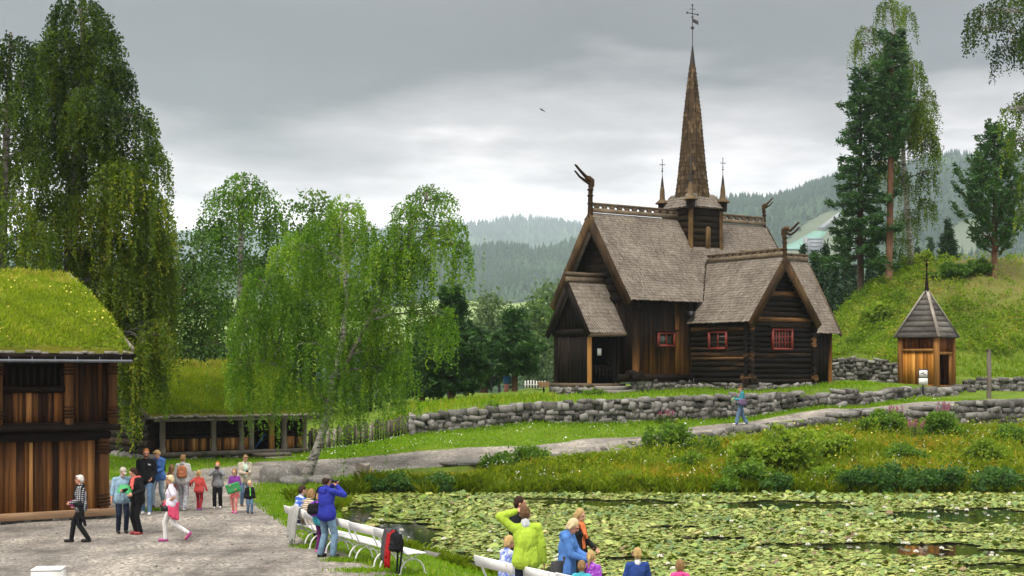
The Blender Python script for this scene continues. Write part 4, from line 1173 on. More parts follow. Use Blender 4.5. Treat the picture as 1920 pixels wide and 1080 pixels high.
mb = MB(); mb.bar((-.8, -.62, 2.22), (-.8, 4.4, 4.15), .09, .16, tint=.5); mb.build('verge_board', m_greywood, fm)
sod_roof(fm, -.8, 7.0, -.62, 2.2, 4.4, 4.05, .24, 42000, .08, .30, 13, 0, 1.0, 9.0)
mb = MB(); mb.box((4.55, -.75, .58), (1.5, .8, .14), tint=.5, bev=.03); mb.box((4.7, -1.25, .45), (1.3, .7, .12), tint=.7, bev=.03); mb.build('step', m_greywood, fm)
m_bluetarp = simple('blue_plastic', (.02, .09, .28), .5, .2, 4, .2)
sp_o = MB(); p0 = (FO[0] + math.cos(RT) * 4.2, FO[1] + math.sin(RT) * 4.2 + .2)
sp_o.bar((p0[0] - .12, p0[1], .75), (p0[0] + .2, p0[1] + .1, 1.25), .12, .05, bev=.02); sp_o.bar((p0[0] + .2, p0[1] + .1, 1.25), (p0[0] + .3, p0[1] + .15, 1.4), .05, .04)
tag(sp_o.build('shovel', m_bluetarp), 'blue shovel leaning in the dark doorway of the farmhouse', 'shovel')

# ------------------------------------------------------------------ stone walls
def zt_interp(pts):
    X_ = np.array([(px - 960) * d / F for px, d, y in pts]); Z_ = np.array([4 - (y - 700) * d / F for px, d, y in pts])
    return lambda x, y: float(np.interp(x, X_, Z_))
wp = [((px - 960) * d / F, d) for px, d in WALL]
wp = [(-4.6, 66.5)] + wp
front = lambda x, y: gz1(x, y - .45)
mb = MB(); stones_wall(mb, wp, front, zt_interp([(785, 62.8, 783), (880, 63.6, 763), (1000, 64.3, 756), (1200, 65.3, 746), (1400, 66.5, 740), (1550, 68.2, 734), (1700, 71.4, 726)]), .7, .34, 5)
tag(mb.build('stone_wall', m_stone, None, False), 'long dry stone wall along the lawn in front of the church', 'stone wall')
wp3 = [((px - 960) * d / F, d) for px, d in WALL3[:3]]
mb = MB(); stones_wall(mb, wp3, lambda x, y: gz1(x, y - .6), zt_interp([(1555, 81.5, 668), (1620, 80.7, 671), (1700, 79.3, 682)]), .8, .32, 6)
tag(mb.build('stone_wall', m_stone, None, False), 'dark stone retaining wall at the foot of the hill behind the church', 'stone wall')
wp4 = [((px - 960) * d / F, d) for px, d in ((1812, 76.6), (1920, 76.6), (2060, 78))]
mb = MB(); stones_wall(mb, wp4, lambda x, y: gz1(x, y - .6), lambda x, y: 3.74, .7, .3, 7)
tag(mb.build('stone_wall', m_stone, None, False), 'low stone wall right of the small wooden shrine', 'stone wall')
wp5 = [((px - 960) * d / F, d) for px, d in ((1700, 72.2), (1760, 73.4), (1815, 75.0))]
mb = MB(); stones_wall(mb, wp5, lambda x, y: gz1(x, y - .6), lambda x, y: 3.34, .9, .36, 17)
tag(mb.build('stone_wall', m_stone, None, False), 'stone footing wall right under the small wooden shrine', 'stone wall')
X1 = np.array([(px - 960) * d / F for px, d in ((1530, 62.5), (1600, 63.7), (1700, 65.3), (1800, 66.8), (1920, 68.8), (2060, 71.5))]); Y1 = np.array([62.5, 63.7, 65.3, 66.8, 68.8, 71.5])
mb = MB(); stones_wall(mb, list(zip(X1, Y1)), lambda x, y: gz1(x, y - .6), lambda x, y: gz1(x, y + .8) + .06, .9, .44, 8)
tag(mb.build('stone_wall', m_stone, None, False), 'wall of large boulders below the path above the pond bank at right', 'stone wall')
kp = [((px - 960) * d / F, d) for px, d in ((930, 55.6), (1010, 56.6), (1100, 57.8), (1200, 58.9), (1300, 59.9), (1400, 60.9), (1530, 62.5))]
mb = MB(); stones_wall(mb, kp, lambda x, y: gz1(x, y - .5) - .05, lambda x, y: gz1(x, y + .6) - .02, .4, .34, 9)
tag(mb.build('kerb_stones', m_stone, None, False), 'row of flat kerb stones edging the rising gravel path', 'kerb')

# ------------------------------------------------------------------ wooden shrine, posts, signs
ks = 75.0; kx = (1756 - 960) * 74.2 / F
kio = empty('offering_shrine', (kx, 74.2, 3.30), math.radians(49), 'small square wooden shrine with steep grey pyramid roof and open doorway', 'shrine')
m_kplank = wood('orange_tarred_planks', (.10, .035, .006), (.40, .165, .026), (.56, .27, .06), (7, 7, .4), .25, .85, .6, .5, .4)
m_kdark = wood('red_brown_planks', (.04, .014, .006), (.13, .042, .016), (.22, .085, .03), (7, 7, .4), .25, .85, .6, .5, .4)
m_kroof = wood('grey_board_roof', (.04, .037, .034), (.105, .097, .088), (.19, .175, .16), (1.5, 1.5, 3), .25, .85, .85, .5, .5)
a_ = 2.0
# local frame: the front corner sits at the origin; faces run along +y (left) and +x (right)
for (x, y) in ((0, 0), (a_, 0), (0, a_), (a_, a_)):
    mb = MB(); mb.box((x, y, 1.3), (.24, .24, 2.6), tint=rng.uniform(.4, .8), bev=.03); mb.build('post', m_ochre, kio)
def kface(mb, axis, z0, z1, s0, s1, off, seed, var=.2):
    r = np.random.default_rng(seed); s = s0
    while s < s1 - .01:
        w_ = min(.2 * r.uniform(.8, 1.3), s1 - s); c = (s + w_ / 2, off, (z0 + z1) / 2) if axis == 'x' else (off, s + w_ / 2, (z0 + z1) / 2)
        mb.box(c, (w_ - .006, .05, z1 - z0) if axis == 'x' else (.05, w_ - .006, z1 - z0), tint=np.clip(.5 + r.normal(0, var), 0, 1)); s += w_
mb = MB(); kface(mb, 'y', .1, 1.85, .12, a_ - .12, .03, 61); mb.build('wall_panel', m_kplank, kio)
mb = MB(); kface(mb, 'y', 1.99, 2.6, .12, a_ - .12, .05, 62); mb.build('upper_panel', m_kdark, kio)
mb = MB(); kface(mb, 'x', 1.84, 2.6, .12, a_ - .12, .05, 63); mb.build('upper_panel', m_kdark, kio)
mb = MB(); mb.box((-.02, a_ / 2, 1.92), (.12, a_ - .26, .14), tint=.6); mb.build('rail', m_ochre, kio)
mb = MB(); mb.box((a_ / 2, -.02, 1.76), (a_ - .26, .12, .15), tint=.6); mb.build('rail', m_ochre, kio)
mb = MB(); mb.box((-.0, a_ / 2, .05), (.16, a_ - .26, .1), tint=.6); mb.box((a_ / 2, 0, .04), (a_ - .26, .16, .08), tint=.3); mb.build('sill', m_ochre, kio)
mb = MB(); mb.box((.18, -.01, .88), (.12, .08, 1.6), tint=.4); mb.build('door_jamb', m_kdark, kio)
mb = MB(); mb.box((a_ - .3, -.01, .88), (.36, .07, 1.6), tint=.65); mb.build('door_jamb', m_ochre, kio)
mb = MB(); kface(mb, 'x', .06, 2.6, .1, a_ - .1, a_ - .06, 64); kface(mb, 'y', .06, 2.6, .1, a_ - .1, a_ - .06, 65); mb.box((a_ / 2, a_ / 2, .05), (a_ - .3, a_ - .3, .06)); mb.build('inner_wall', m_kdark, kio)
mb = MB(); mb.box((1.25, .5, .55), (.7, .06, .9), tint=.5); mb.box((1.25, .46, 1.0), (.8, .12, .08), tint=.1); mb.box((1.25, .46, .35), (.8, .12, .08), tint=.1); mb.build('inner_gate', m_kdark, kio)
mb = MB(); e = .26; ap = np.array([a_ / 2, a_ / 2, 5.2]); cs = [(-e, -e), (a_ + e, -e), (a_ + e, a_ + e), (-e, a_ + e)]
for k_ in range(4):
    p, q = np.array([*cs[k_], 2.58]), np.array([*cs[(k_ + 1) % 4], 2.58])
    rows = 9
    for i in range(rows):
        t0, t1 = i / rows, (i + 1.05) / rows if i < rows - 1 else .99
        n_ = np.cross(q - p, ap - p); n_ /= np.linalg.norm(n_)
        P0, P1, P2_, P3_ = p + (ap - p) * t0, q + (ap - q) * t0, q + (ap - q) * t1, p + (ap - p) * t1
        mb.prism([P0 + n_ * .03, P1 + n_ * .03, P2_ + n_ * .005, P3_ + n_ * .005], -n_ * .03, rng.uniform(.2, .8))
mb.box((a_ / 2, a_ / 2, 2.6), (a_ + .3, a_ + .3, .06), tint=.1)
rf = mb.build('roof', m_kroof, kio)
for k_ in range(4):
    mb = MB(); p = np.array([*cs[k_], 2.62]); mb.bar(p, ap + (0, 0, .02), .16, .05, tint=.95); mb.build('hip_board', m_greywood, rf)
mb = MB(); mb.lathe((a_ / 2, a_ / 2, 0), [(.17, 5.0), (.11, 5.2), (.09, 5.55), (.055, 5.65), (.065, 5.95), (.04, 6.05), (.04, 6.35), (.08, 6.42), (.07, 6.52), (.025, 6.6), (.02, 6.9)], 8, .3)
mb.box((a_ / 2, a_ / 2, 6.68), (.26, .26, .05)); mb.build('finial', m_darkwood, rf)
def tiny_text(txt, size, loc, rot, mat, parent, name='lettering', align='CENTER'):
    cu = bpy.data.curves.new('t', 'FONT'); cu.body = txt; cu.size = size; cu.align_x = align; cu.extrude = .002
    o = bpy.data.objects.new('t', cu); COL.objects.link(o)
    me = bpy.data.meshes.new_from_object(o.evaluated_get(bpy.context.evaluated_depsgraph_get()))
    bpy.data.objects.remove(o); me.materials.clear(); me.materials.append(mat); me.name = name
    q = bpy.data.objects.new(name, me); COL.objects.link(q); q.location = loc; q.rotation_euler = rot
    if parent is not None: q.parent = parent
    return q
m_white = simple('white_paint', (.70, .69, .67), .5, .14, 9, .2)
m_blackpaint = simple('black_paint', (.018, .018, .02), .5, .2, 8, .1)
sg = at(1731, 738, 72.2)
sgn = empty('notice_sign', (sg[0], 72.2, gz1(sg[0], 72.2)), 0, 'small white notice sheets on a thin black post before the shrine', 'sign')
mb = MB(); mb.box((0, 0, .45), (.08, .06, .9)); mb.box((0, 0, 1.15), (.5, .03, .62)); mb.build('post', m_blackpaint, sgn)
mb = MB(); mb.box((0, -.025, 1.22), (.42, .012, .36)); mb.build('upper_sheet', m_white, sgn)
mb = MB(); mb.box((0, -.025, .83), (.46, .02, .34)); mb.build('lower_sheet', m_white, sgn)
mb = MB(); mb.box((-.04, -.034, 1.26), (.16, .006, .05), np.array([[.9, 0, -.43], [0, 1, 0], [.43, 0, .9]])); mb.box((.05, -.034, 1.2), (.12, .006, .04)); mb.build('arrow_mark', m_blackpaint, sgn)
pp = at(1855, 738, 72.8)
mb = MB(); r_ = np.random.default_rng(3); g0 = gz1(pp[0], 72.8)
mb.tube([(pp[0] + r_.normal(0, .01), 72.8, g0 - .2 + z_) for z_ in np.linspace(0, 2.65, 8)], [.13, .125, .12, .125, .115, .12, .11, .1], 8, .6)
mb.box((pp[0] - .04, 72.8, g0 + 2.46), (.12, .16, .12), tint=.3)
tag(mb.build('wooden_post', m_greywood), 'single weathered grey wooden post beside the path at right', 'post')
# picket fence
mb = MB(); r_ = np.random.default_rng(12); f0 = np.array([-9.6, 64.6]); f1 = np.array([-4.7, 66.2]); Lf = np.linalg.norm(f1 - f0); s = 0
while s < Lf:
    w_ = r_.uniform(.1, .16); p = f0 + (f1 - f0) * s / Lf; g0 = gz1(*p); h = r_.uniform(.85, 1.05)
    mb.bar((p[0], p[1], g0 - .1), (p[0] + r_.normal(0, .03), p[1] + r_.normal(0, .02), g0 + h), .03, w_ * .9, up=(1, 0, 0), tint=r_.random()); s += w_ + .02
for hz in (.3, .75):
    pr = [f0 + (f1 - f0) * t for t in np.linspace(0, 1, 8)]
    mb.tube([(q[0], q[1] + .06, gz1(*q) + hz) for q in pr], .045, 6, .4)
tag(mb.build('picket_fence', m_greywood), 'old grey wooden paling fence running up to the stone wall', 'fence')
# stump, rocks
def rock(name, px, py, d, sx, sy, sz, seed, label, cat='rock', mat=None):
    r = np.random.default_rng(seed); p = at(px, py, d); g0 = gz1(p[0], d)
    mb = MB(); n, m = 12, 8
    mb.ell((0, 0, 0), (1, 1, 1), None, n, m); V = mb.v[0]
    k = 1 + .16 * np.sin(V[:, 0] * 3 + seed) * np.cos(V[:, 1] * 4 + seed * 2) + .12 * np.sin(V[:, 2] * 5 + V[:, 0] * 4 + seed) + r.normal(0, .05, len(V))
    V = np.sign(V) * np.abs(V) ** .8 * k[:, None]; mb.v[0] = V * np.array([sx, sy, sz]) + np.array([p[0], d, g0 + sz * .35])
    return tag(mb.build(name, mat or m_stone, None, False), label, cat)
rock('mossy_rock', 527, 900, 50.8, .75, .5, .48, 1, 'dark mossy boulder left of the leaning birch trunk')
rock('mossy_rock', 598, 905, 51.0, .45, .4, .2, 2, 'low grey stone right of the leaning birch trunk')
rock('mossy_rock', 550, 912, 50.2, .5, .4, .22, 3, 'flat stone at the foot of the leaning birch')
rock('slab', 870, 868, 55.2, .9, .4, .12, 4, 'flat stone slab at the bend of the gravel path', 'slab')
rock('shore_stone', 808, 1050, 32.3, .28, .22, .16, 5, 'reddish stone on the shore by the last bench')
p = at(678, 895, 52.6); g0 = gz1(p[0], 52.6)
mb = MB(); V = []; r_ = np.random.default_rng(5); n = 14
for z_, rr_ in ((-.1, .36), (.1, .30), (.35, .27), (.58, .27)):
    a = np.arange(n) * 2 * PI / n; q = rr_ * (1 + .10 * np.sin(a * 3 + 1) + r_.normal(0, .03, n)); V.append(np.stack([p[0] + q * np.cos(a) + z_ * .05, 52.6 + q * np.sin(a), np.full(n, g0 + z_) + (.06 * np.sin(a * 2) if z_ > .5 else 0)], 1))
V = np.concatenate(V); i = np.arange(3)[:, None] * n; j = np.arange(n)[None]; k_ = (j + 1) % n
mb.add(V, np.stack([i + j, i + k_, i + n + k_, i + n + j], -1).reshape(-1, 4), .6); mb.add(V[-n:], [list(range(n))], .9)
tag(mb.build('tree_stump', m_greywood), 'grey sawn tree stump between the gravel road and the pond', 'stump')
# white block bottom left, dark litter box
p = at(91, 1062, 22.8)
wb_ = empty('white_block', (p[0], 22.8, 0), .1, 'white painted square block at the bottom left corner', 'block')
mb = MB(); mb.box((0, 0, .43), (.46, .42, .86), bev=.02); mb.box((0, 0, .03), (.52, .48, .1), bev=.02); mb.build('body', m_white, wb_)
mb = MB(); mb.box((0, 0, .87), (.468, .428, .03), bev=.012); mb.build('cap', m_white, wb_)
m_char = simple('charcoal_board', (.028, .028, .032), .7, .3, 5, .4)
lb = empty('litter_bin', (at(1047, 1050, 22.9)[0], 22.9, 0), .5, 'dark charcoal board litter bin behind the foreground bench', 'bin')
mb = MB(); mb.box((-.06, -.06, .5), (.2, .05, .98), tint=.1, bev=.012); mb.build('side_panel', m_char, lb)
mb = MB(); mb.box((.08, .02, .53), (.05, .2, 1.05), tint=.7, bev=.012); mb.build('side_panel', m_char, lb)
mb = MB(); mb.box((-.02, .1, .45), (.2, .05, .86), tint=.5, bev=.012); mb.build('side_panel', m_char, lb)
mb = MB(); mb.ell((-.08, -.088, .74), (.014, .008, .014), n=8, m=5); mb.build('bolt', m_white, lb)
# far white house, arch, banner, info board
m_paleroof = simple('pale_tiled_roof', (.42, .38, .31), .8, .2, 2, .3)
m_pale = simple('pale_painted_wall', (.68, .70, .70), .7, .08, 1, .1)
m_teal = simple('teal_glazing', (.10, .17, .18), .3, .2, 2, 0)
hp = at(1012, 738, 118); hh_ = gz1(hp[0], 118)
hs = empty('white_pavilion', (hp[0], 118, hh_), .25, 'white pavilion with pale hipped roof far behind left of the church', 'building')
mb = MB(); mb.box((0, 0, .8), (3.0, 2.4, 1.6)); mb.box((-1.9, .4, 1.2), (.9, 2, 2.4)); mb.build('wall', m_pale, hs)
mb = MB(); mb.box((.1, -1.22, 1.75), (2.6, .08, .6)); mb.box((1.52, 0, 1.75), (.08, 2, .6)); mb.build('window', m_teal, hs)
mb = MB(); mb.box((0, 0, 2.08), (3.0, 2.4, .1))
for q in ([(-1.8, -1.5), (1.8, -1.5)], [(1.8, -1.5), (1.8, 1.5)], [(1.8, 1.5), (-1.8, 1.5)], [(-1.8, 1.5), (-1.8, -1.5)]):
    mb.add([(*q[0], 2.14), (*q[1], 2.14), (q[1][0] * .25, 0, 2.95), (q[0][0] * .25, 0, 2.95)], np.array([[0, 1, 2, 3]]), .3)
mb.build('roof', m_paleroof, hs)
wf = MB(); fx = at(985, 740, 96)
for i in range(8): wf.box((fx[0] + i * .19, 96 + i * .02, gz1(fx[0] + i * .19, 96) + .3), (.08, .05, .75), tint=.1)
wf.box((fx[0] + .65, 96.1, gz1(fx[0], 96) + .42), (1.5, .04, .07))
tag(wf.build('garden_fence', m_white), 'short white garden fence in front of the far pavilion', 'fence')
arp = at(934, 742, 94); g0 = gz1(arp[0], 94); mb = MB()
mb.tube([(arp[0] - .42, 94, g0)] + [(arp[0] - .42 * math.cos(t), 94, g0 + .75 + .42 * math.sin(t)) for t in np.linspace(0, PI, 9)] + [(arp[0] + .42, 94, g0)], .05, 6)
tag(mb.build('garden_arch', m_blackpaint), 'black metal garden arch under the pine trees', 'arch')
m_pinkb = simple('pink_poster', (.6, .25, .22), .7, .2, 9, 0); m_blueb = simple('blue_poster', (.06, .2, .5), .7, .2, 5, 0)
bp = at(951, 742, 92); g0 = gz1(bp[0], 92)
ban = empty('poster_stand', (bp[0], 92, g0), .2, 'blue and pink poster stand under the pine left of the church', 'poster stand')
mb = MB(); mb.box((0, 0, 1.0), (.5, .06, .5)); mb.build('blue_poster', m_blueb, ban)
mb = MB(); mb.box((-.05, -.02, .42), (.32, .06, .64)); mb.build('pink_poster', m_pinkb, ban)
mb = MB(); mb.box((.2, .05, .6), (.05, .05, 1.3)); mb.build('post', m_blackpaint, ban)
ip = at(1020, 740, 74); g0 = gz1(ip[0], 74)
inf = empty('information_board', (ip[0], 74, g0), .5, 'slanted brown information board on a post left of the church porch', 'sign')
mb = MB(); mb.bar((0, 0, 0), (0, .05, .45), .07); mb.build('post', m_darkwood, inf)
mb = MB(); mb.bar((-.1, -.2, .38), (.1, .22, .66), .62, .04, tint=.9, bev=.01); mb.build('panel', m_barge, inf)
# ------------------------------------------------------------------ trees
m_birch, nt, out = new_mat('birch_bark'); b = NB(nt); v = b.obj((2, 2, 7))
n1 = b.noise(v, 1.6, 5, .7); n2 = b.noise(b.obj((1, 1, 1)), 3, 4, .6)
c = b.ramp(n1, [(.40, (.03, .026, .022)), (.47, (.30, .28, .25)), (.7, (.55, .53, .49))])
c = b.mix(b.math('MULTIPLY', b.attr(), b.ramp(n2, [(.3, .5), (.7, 1)])), c, (.035, .028, .02))
b.principled(out, c, .8, b.bump(n1, .5, .03), .2)
m_bark = wood('dark_bark', (.012, .009, .007), (.04, .028, .02), (.09, .065, .045), (6, 6, 1.2), .3, .85, .9, .5, .9)
m_pinebark = wood('pine_bark', (.035, .018, .011), (.11, .058, .034), (.21, .125, .08), (6, 6, 1.5), .3, .85, .9, .5, .9)
m_lbirch = leafmat('birch_leaf', (.012, .046, .004), (.122, .235, .013), (.25, .33, .03), .46)
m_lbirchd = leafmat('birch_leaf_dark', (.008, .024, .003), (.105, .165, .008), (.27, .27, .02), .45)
m_lbroad = leafmat('broad_leaf', (.010, .032, .005), (.075, .145, .012), (.14, .19, .025), .35)
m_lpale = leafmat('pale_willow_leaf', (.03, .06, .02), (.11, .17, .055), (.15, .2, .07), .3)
m_needle = leafmat('pine_needle', (.006, .024, .006), (.045, .115, .022), (.09, .16, .03), .2, .6)
m_spruce = leafmat('spruce_needle', (.005, .018, .009), (.03, .07, .028), (.06, .11, .04), .12, .6)

def branch(mb, a, c_, r0, r1, sag=.0, n=7, tint=.6, wob=.12):
    a, c_ = np.asarray(a, float), np.asarray(c_, float); t = np.linspace(0, 1, n)[:, None]; L = np.linalg.norm(c_ - a)
    P = a + (c_ - a) * t; P[:, 2] += (sag * L * np.sin(t * PI))[:, 0]
    P[1:-1] += rng.normal(0, wob * L / n, (n - 2, 3))
    mb.tube(P, r0 + (r1 - r0) * t[:, 0], 6, tint, cap=False); return P

def weeping(lobes, dens, slen, leaf, step, trunk_pts, twig, tintb=.5, spread=.35, tb=None):
    """foliage of a weeping birch: strands of leaves hanging from clump points inside the crown lobes.
    lobes: (x, y, z, rx, ry, rz). Returns the leaf mesh builder; twigs go into 'twig'."""
    mb = MB(); TP = np.asarray(trunk_pts, float)
    for li, (x, y, z, rx, ry, rz) in enumerate(lobes):
        c = np.array([x, y, z]); R_ = np.array([rx, ry, rz])
        k = int(np.argmin(np.linalg.norm(TP - (c - [0, 0, rz * .5]), axis=1) + 3 * np.maximum(0, TP[:, 2] - z)))
        P = branch(twig, TP[k], c + [0, 0, rz * .2], .035 + .012 * max(R_), .02, .08, 8, .75)
        n = max(6, int(dens * (rx * ry + rx * rz + ry * rz) / 3))
        d = rng.normal(size=(n, 3)); d /= np.linalg.norm(d, axis=1)[:, None]; d[:, 2] = np.abs(d[:, 2]) * 1.1 - .35
        rad = rng.uniform(.25, 1.0, (n, 1)) ** .5
        S = c + d * rad * R_
        # sub-branches
        for i in rng.choice(n, min(n, 9), replace=False): branch(twig, P[rng.integers(3, 8)], S[i], .022, .008, .12, 6, .85)
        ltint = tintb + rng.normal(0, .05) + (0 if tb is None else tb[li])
        outd = d.copy(); outd[:, 2] = 0; outd /= np.linalg.norm(outd, axis=1)[:, None] + 1e-6
        Ls = slen * rng.uniform(.35, 1.25, n) * (.6 + .4 * rad[:, 0])
        # clumps get their own tone
        ct = np.sin(S[:, 0] * 1.9 + li) * np.sin(S[:, 2] * 1.7 + S[:, 1]) * .2 + rng.normal(0, .13, n)
        for i in range(n):
            m = max(3, int(Ls[i] / step)); t = np.linspace(0.0, 1, m)
            p = S[i] + outd[i] * (spread * Ls[i] * .5 * (1 - (1 - t) ** 2))[:, None]
            p[:, 2] += .12 * Ls[i] * np.sin(t * PI * .5) * (t < .35) - Ls[i] * np.maximum(0, t - .08) ** 1.15
            p = np.repeat(p, 2, 0) + rng.normal(0, .035 + .02 * leaf, (2 * m, 3)) * np.array([1, 1, .7]) * (1 + .8 * (1 - np.repeat(t, 2)))[:, None]
            mb.leaves(p, leaf * rng.uniform(.6, 1.25, len(p)), np.clip(ltint + ct[i] + rng.normal(0, .12, len(p)) + .12 * (np.repeat(t, 2) - .5), 0, 1), .9, .62)
    return mb

def tufted(lobes, dens, leaf, trunk_pts, twig, tintb=.5, per=26, cl=.35, tb=None):
    """rounded broadleaf foliage: leaf clumps spread through lobes"""
    mb = MB(); TP = np.asarray(trunk_pts, float)
    for li, (x, y, z, rx, ry, rz) in enumerate(lobes):
        c = np.array([x, y, z]); R_ = np.array([rx, ry, rz])
        k = int(np.argmin(np.linalg.norm(TP - (c - [0, 0, rz * .6]), axis=1) + 3 * np.maximum(0, TP[:, 2] - z)))
        P = branch(twig, TP[k], c, .03 + .012 * max(R_), .02, .05, 7, .5)
        n = max(6, int(dens * (rx * ry + rx * rz + ry * rz) / 3))
        d = rng.normal(size=(n, 3)); d /= np.linalg.norm(d, axis=1)[:, None]
        S = c + d * (rng.uniform(.15, 1.08, (n, 1)) ** .45) * R_
        for i in rng.choice(n, min(n, 6), replace=False): branch(twig, P[rng.integers(2, 7)], S[i], .02, .007, .05, 5, .5)
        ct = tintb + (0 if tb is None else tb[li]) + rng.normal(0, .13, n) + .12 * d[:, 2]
        p = np.repeat(S, per, 0) + rng.normal(0, cl, (n * per, 3)) * np.array([1, 1, .6])
        mb.leaves(p, leaf * rng.uniform(.6, 1.3, len(p)), np.clip(np.repeat(ct, per) + rng.normal(0, .12, len(p)), 0, 1), .35, .65)
    return mb

def tree_thing(name, base, label, trunk_mb, leaf_mb, tm, lm, group=None, twig=None):
    o = empty(name, base, 0, label, 'tree', group)
    for q, nm, m in ((trunk_mb, 'trunk', tm), (leaf_mb, 'crown', lm), (twig, 'branches', tm)):
        if q is None or not q.nv: continue
        for i in range(len(q.v)): q.v[i] = q.v[i] - np.asarray(base, float)
        q.build(nm, m, o, nm == 'trunk')
    return o
def trunk(pts, rad, n=10, tint=.0):
    mb = MB(); pts = np.asarray(pts, float)
    t = np.linspace(0, len(pts) - 1, len(pts) * 4); P = np.stack([np.interp(t, np.arange(len(pts)), pts[:, k]) for k in range(3)], 1)
    # smooth
    for _ in range(2): P[1:-1] = (P[:-2] + 2 * P[1:-1] + P[2:]) / 4
    Rr = np.interp(t, np.arange(len(pts)), rad) * (1 + rng.normal(0, .03, len(t)))
    mb.tube(P, Rr, n, np.clip(tint + (np.linspace(1, 0, len(P) - 1) ** 6)[:, None].repeat(n, 1).ravel() * .9, 0, 1)); return mb, P
def LB(d, lst):
    """crown lobes from photo silhouette: (px, py, half width px, half height px[, depth offset m, depth half m])"""
    out_ = []
    for q in lst:
        px, py, wx, hy = q[:4]; dd = d + (q[4] if len(q) > 4 else rng.uniform(-.8, .8))
        p = at(px, py, dd); rx, rz = wx * dd / F, hy * dd / F
        out_.append((*p, rx, q[5] if len(q) > 5 else max(.6, .8 * min(rx, rz * 1.2) + .3), rz))
    return out_
def TPT(d, lst): return [at(px, py, d + (q[0] if q else 0)) for px, py, *q in lst]

# leaning birch by the pond
D = 53.0
tp = TPT(D, [(568, 908), (580, 880), (597, 835), (614, 780), (622, 730), (634, 680), (645, 620), (650, 560), (646, 500), (641, 440), (640, 385)])
tk, TP_ = trunk(tp, [.27, .2, .165, .145, .13, .115, .1, .085, .07, .05, .03])
l2 = TPT(D, [(622, 735), (660, 660, -.4), (700, 585, -.8), (735, 510, -1), (765, 440, -1), (795, 380, -1), (815, 345, -1)])
t2, TP2 = trunk(l2, [.085, .07, .06, .055, .045, .035, .02], 8, .8)
l3 = TPT(D, [(618, 760), (560, 700, .4), (510, 640, .6), (480, 590, .8)]); t3, TP3 = trunk(l3, [.09, .07, .06, .04], 7, .62)
for q in (t2, t3):
    for a_ in ('v', 'loops', 'sizes', 'tint', 'mi'): pass
def merge(A_, B_):
    n0 = A_.nv
    for v_, lo_2, sz, ti, mi_ in zip(B_.v, [None] * len(B_.v), B_.sizes, B_.tint, B_.mi): pass
    A_.v += B_.v; A_.loops += [x + n0 for x in B_.loops]; A_.sizes += B_.sizes; A_.tint += B_.tint; A_.mi += B_.mi; A_.nv += B_.nv
merge(tk, t2); merge(tk, t3)
tw_ = MB()
lob = LB(D, [(648, 395, 45, 48), (610, 430, 55, 55), (560, 470, 62, 60), (500, 540, 60, 62), (680, 450, 45, 60), (600, 530, 75, 70), (545, 590, 70, 60), (470, 610, 48, 62), (660, 570, 60, 70), (500, 680, 62, 62),
             (590, 650, 70, 60), (675, 660, 55, 62), (720, 600, 38, 70), (450, 690, 30, 60), (560, 720, 60, 42), (640, 735, 50, 42), (710, 700, 48, 60), (745, 660, 28, 55),
             (800, 365, 42, 30, -1), (770, 400, 42, 42, -1), (835, 375, 28, 30, -1), (745, 445, 34, 50, -1), (850, 430, 30, 36, -1), (815, 450, 40, 40, -1), (785, 500, 36, 45, -1), (868, 470, 18, 40, -1), (740, 530, 44, 52, -1), (700, 500, 44, 50, -.6), (770, 470, 36, 44, -1.4), (725, 470, 36, 40, -1.4), (835, 600, 30, 45, -1), (790, 585, 28, 50, -1)])
tb = [.06] * 18 + [.0] * 14
lf = weeping([(q[0], q[1], q[2], q[3] * .86, q[4] * .9, q[5] * .86) for q in lob], 105, 1.75, .10, .068, np.concatenate([TP_, TP2, TP3]), tw_, .56, .3, tb)
for (px, py, n_) in ((655, 800, 26), (480, 760, 20), (610, 790, 14), (700, 780, 22), (765, 740, 26), (845, 640, 16), (885, 500, 8), (430, 680, 12), (735, 740, 18), (520, 770, 12)):
    c = at(px, py, D - .5)
    for i in range(n_):
        Lh = rng.uniform(.8, 1.9); m = int(Lh / .07); p = c + rng.normal(0, [.32, .4, .35]); q = np.repeat(p[None], m, 0) + rng.normal(0, .035, (m, 3)); q[:, 2] -= np.linspace(0, Lh, m) - .6
        lf.leaves(q, rng.uniform(.07, .13, m), np.clip(.5 + rng.normal(0, .14, m), 0, 1), 1.0)
tree_thing('birch_tree', (tp[0][0], D, gz1(tp[0][0], D)), 'leaning weeping birch with white trunk growing at the pond edge', tk, lf, m_birch, m_lbirch, None, tw_)

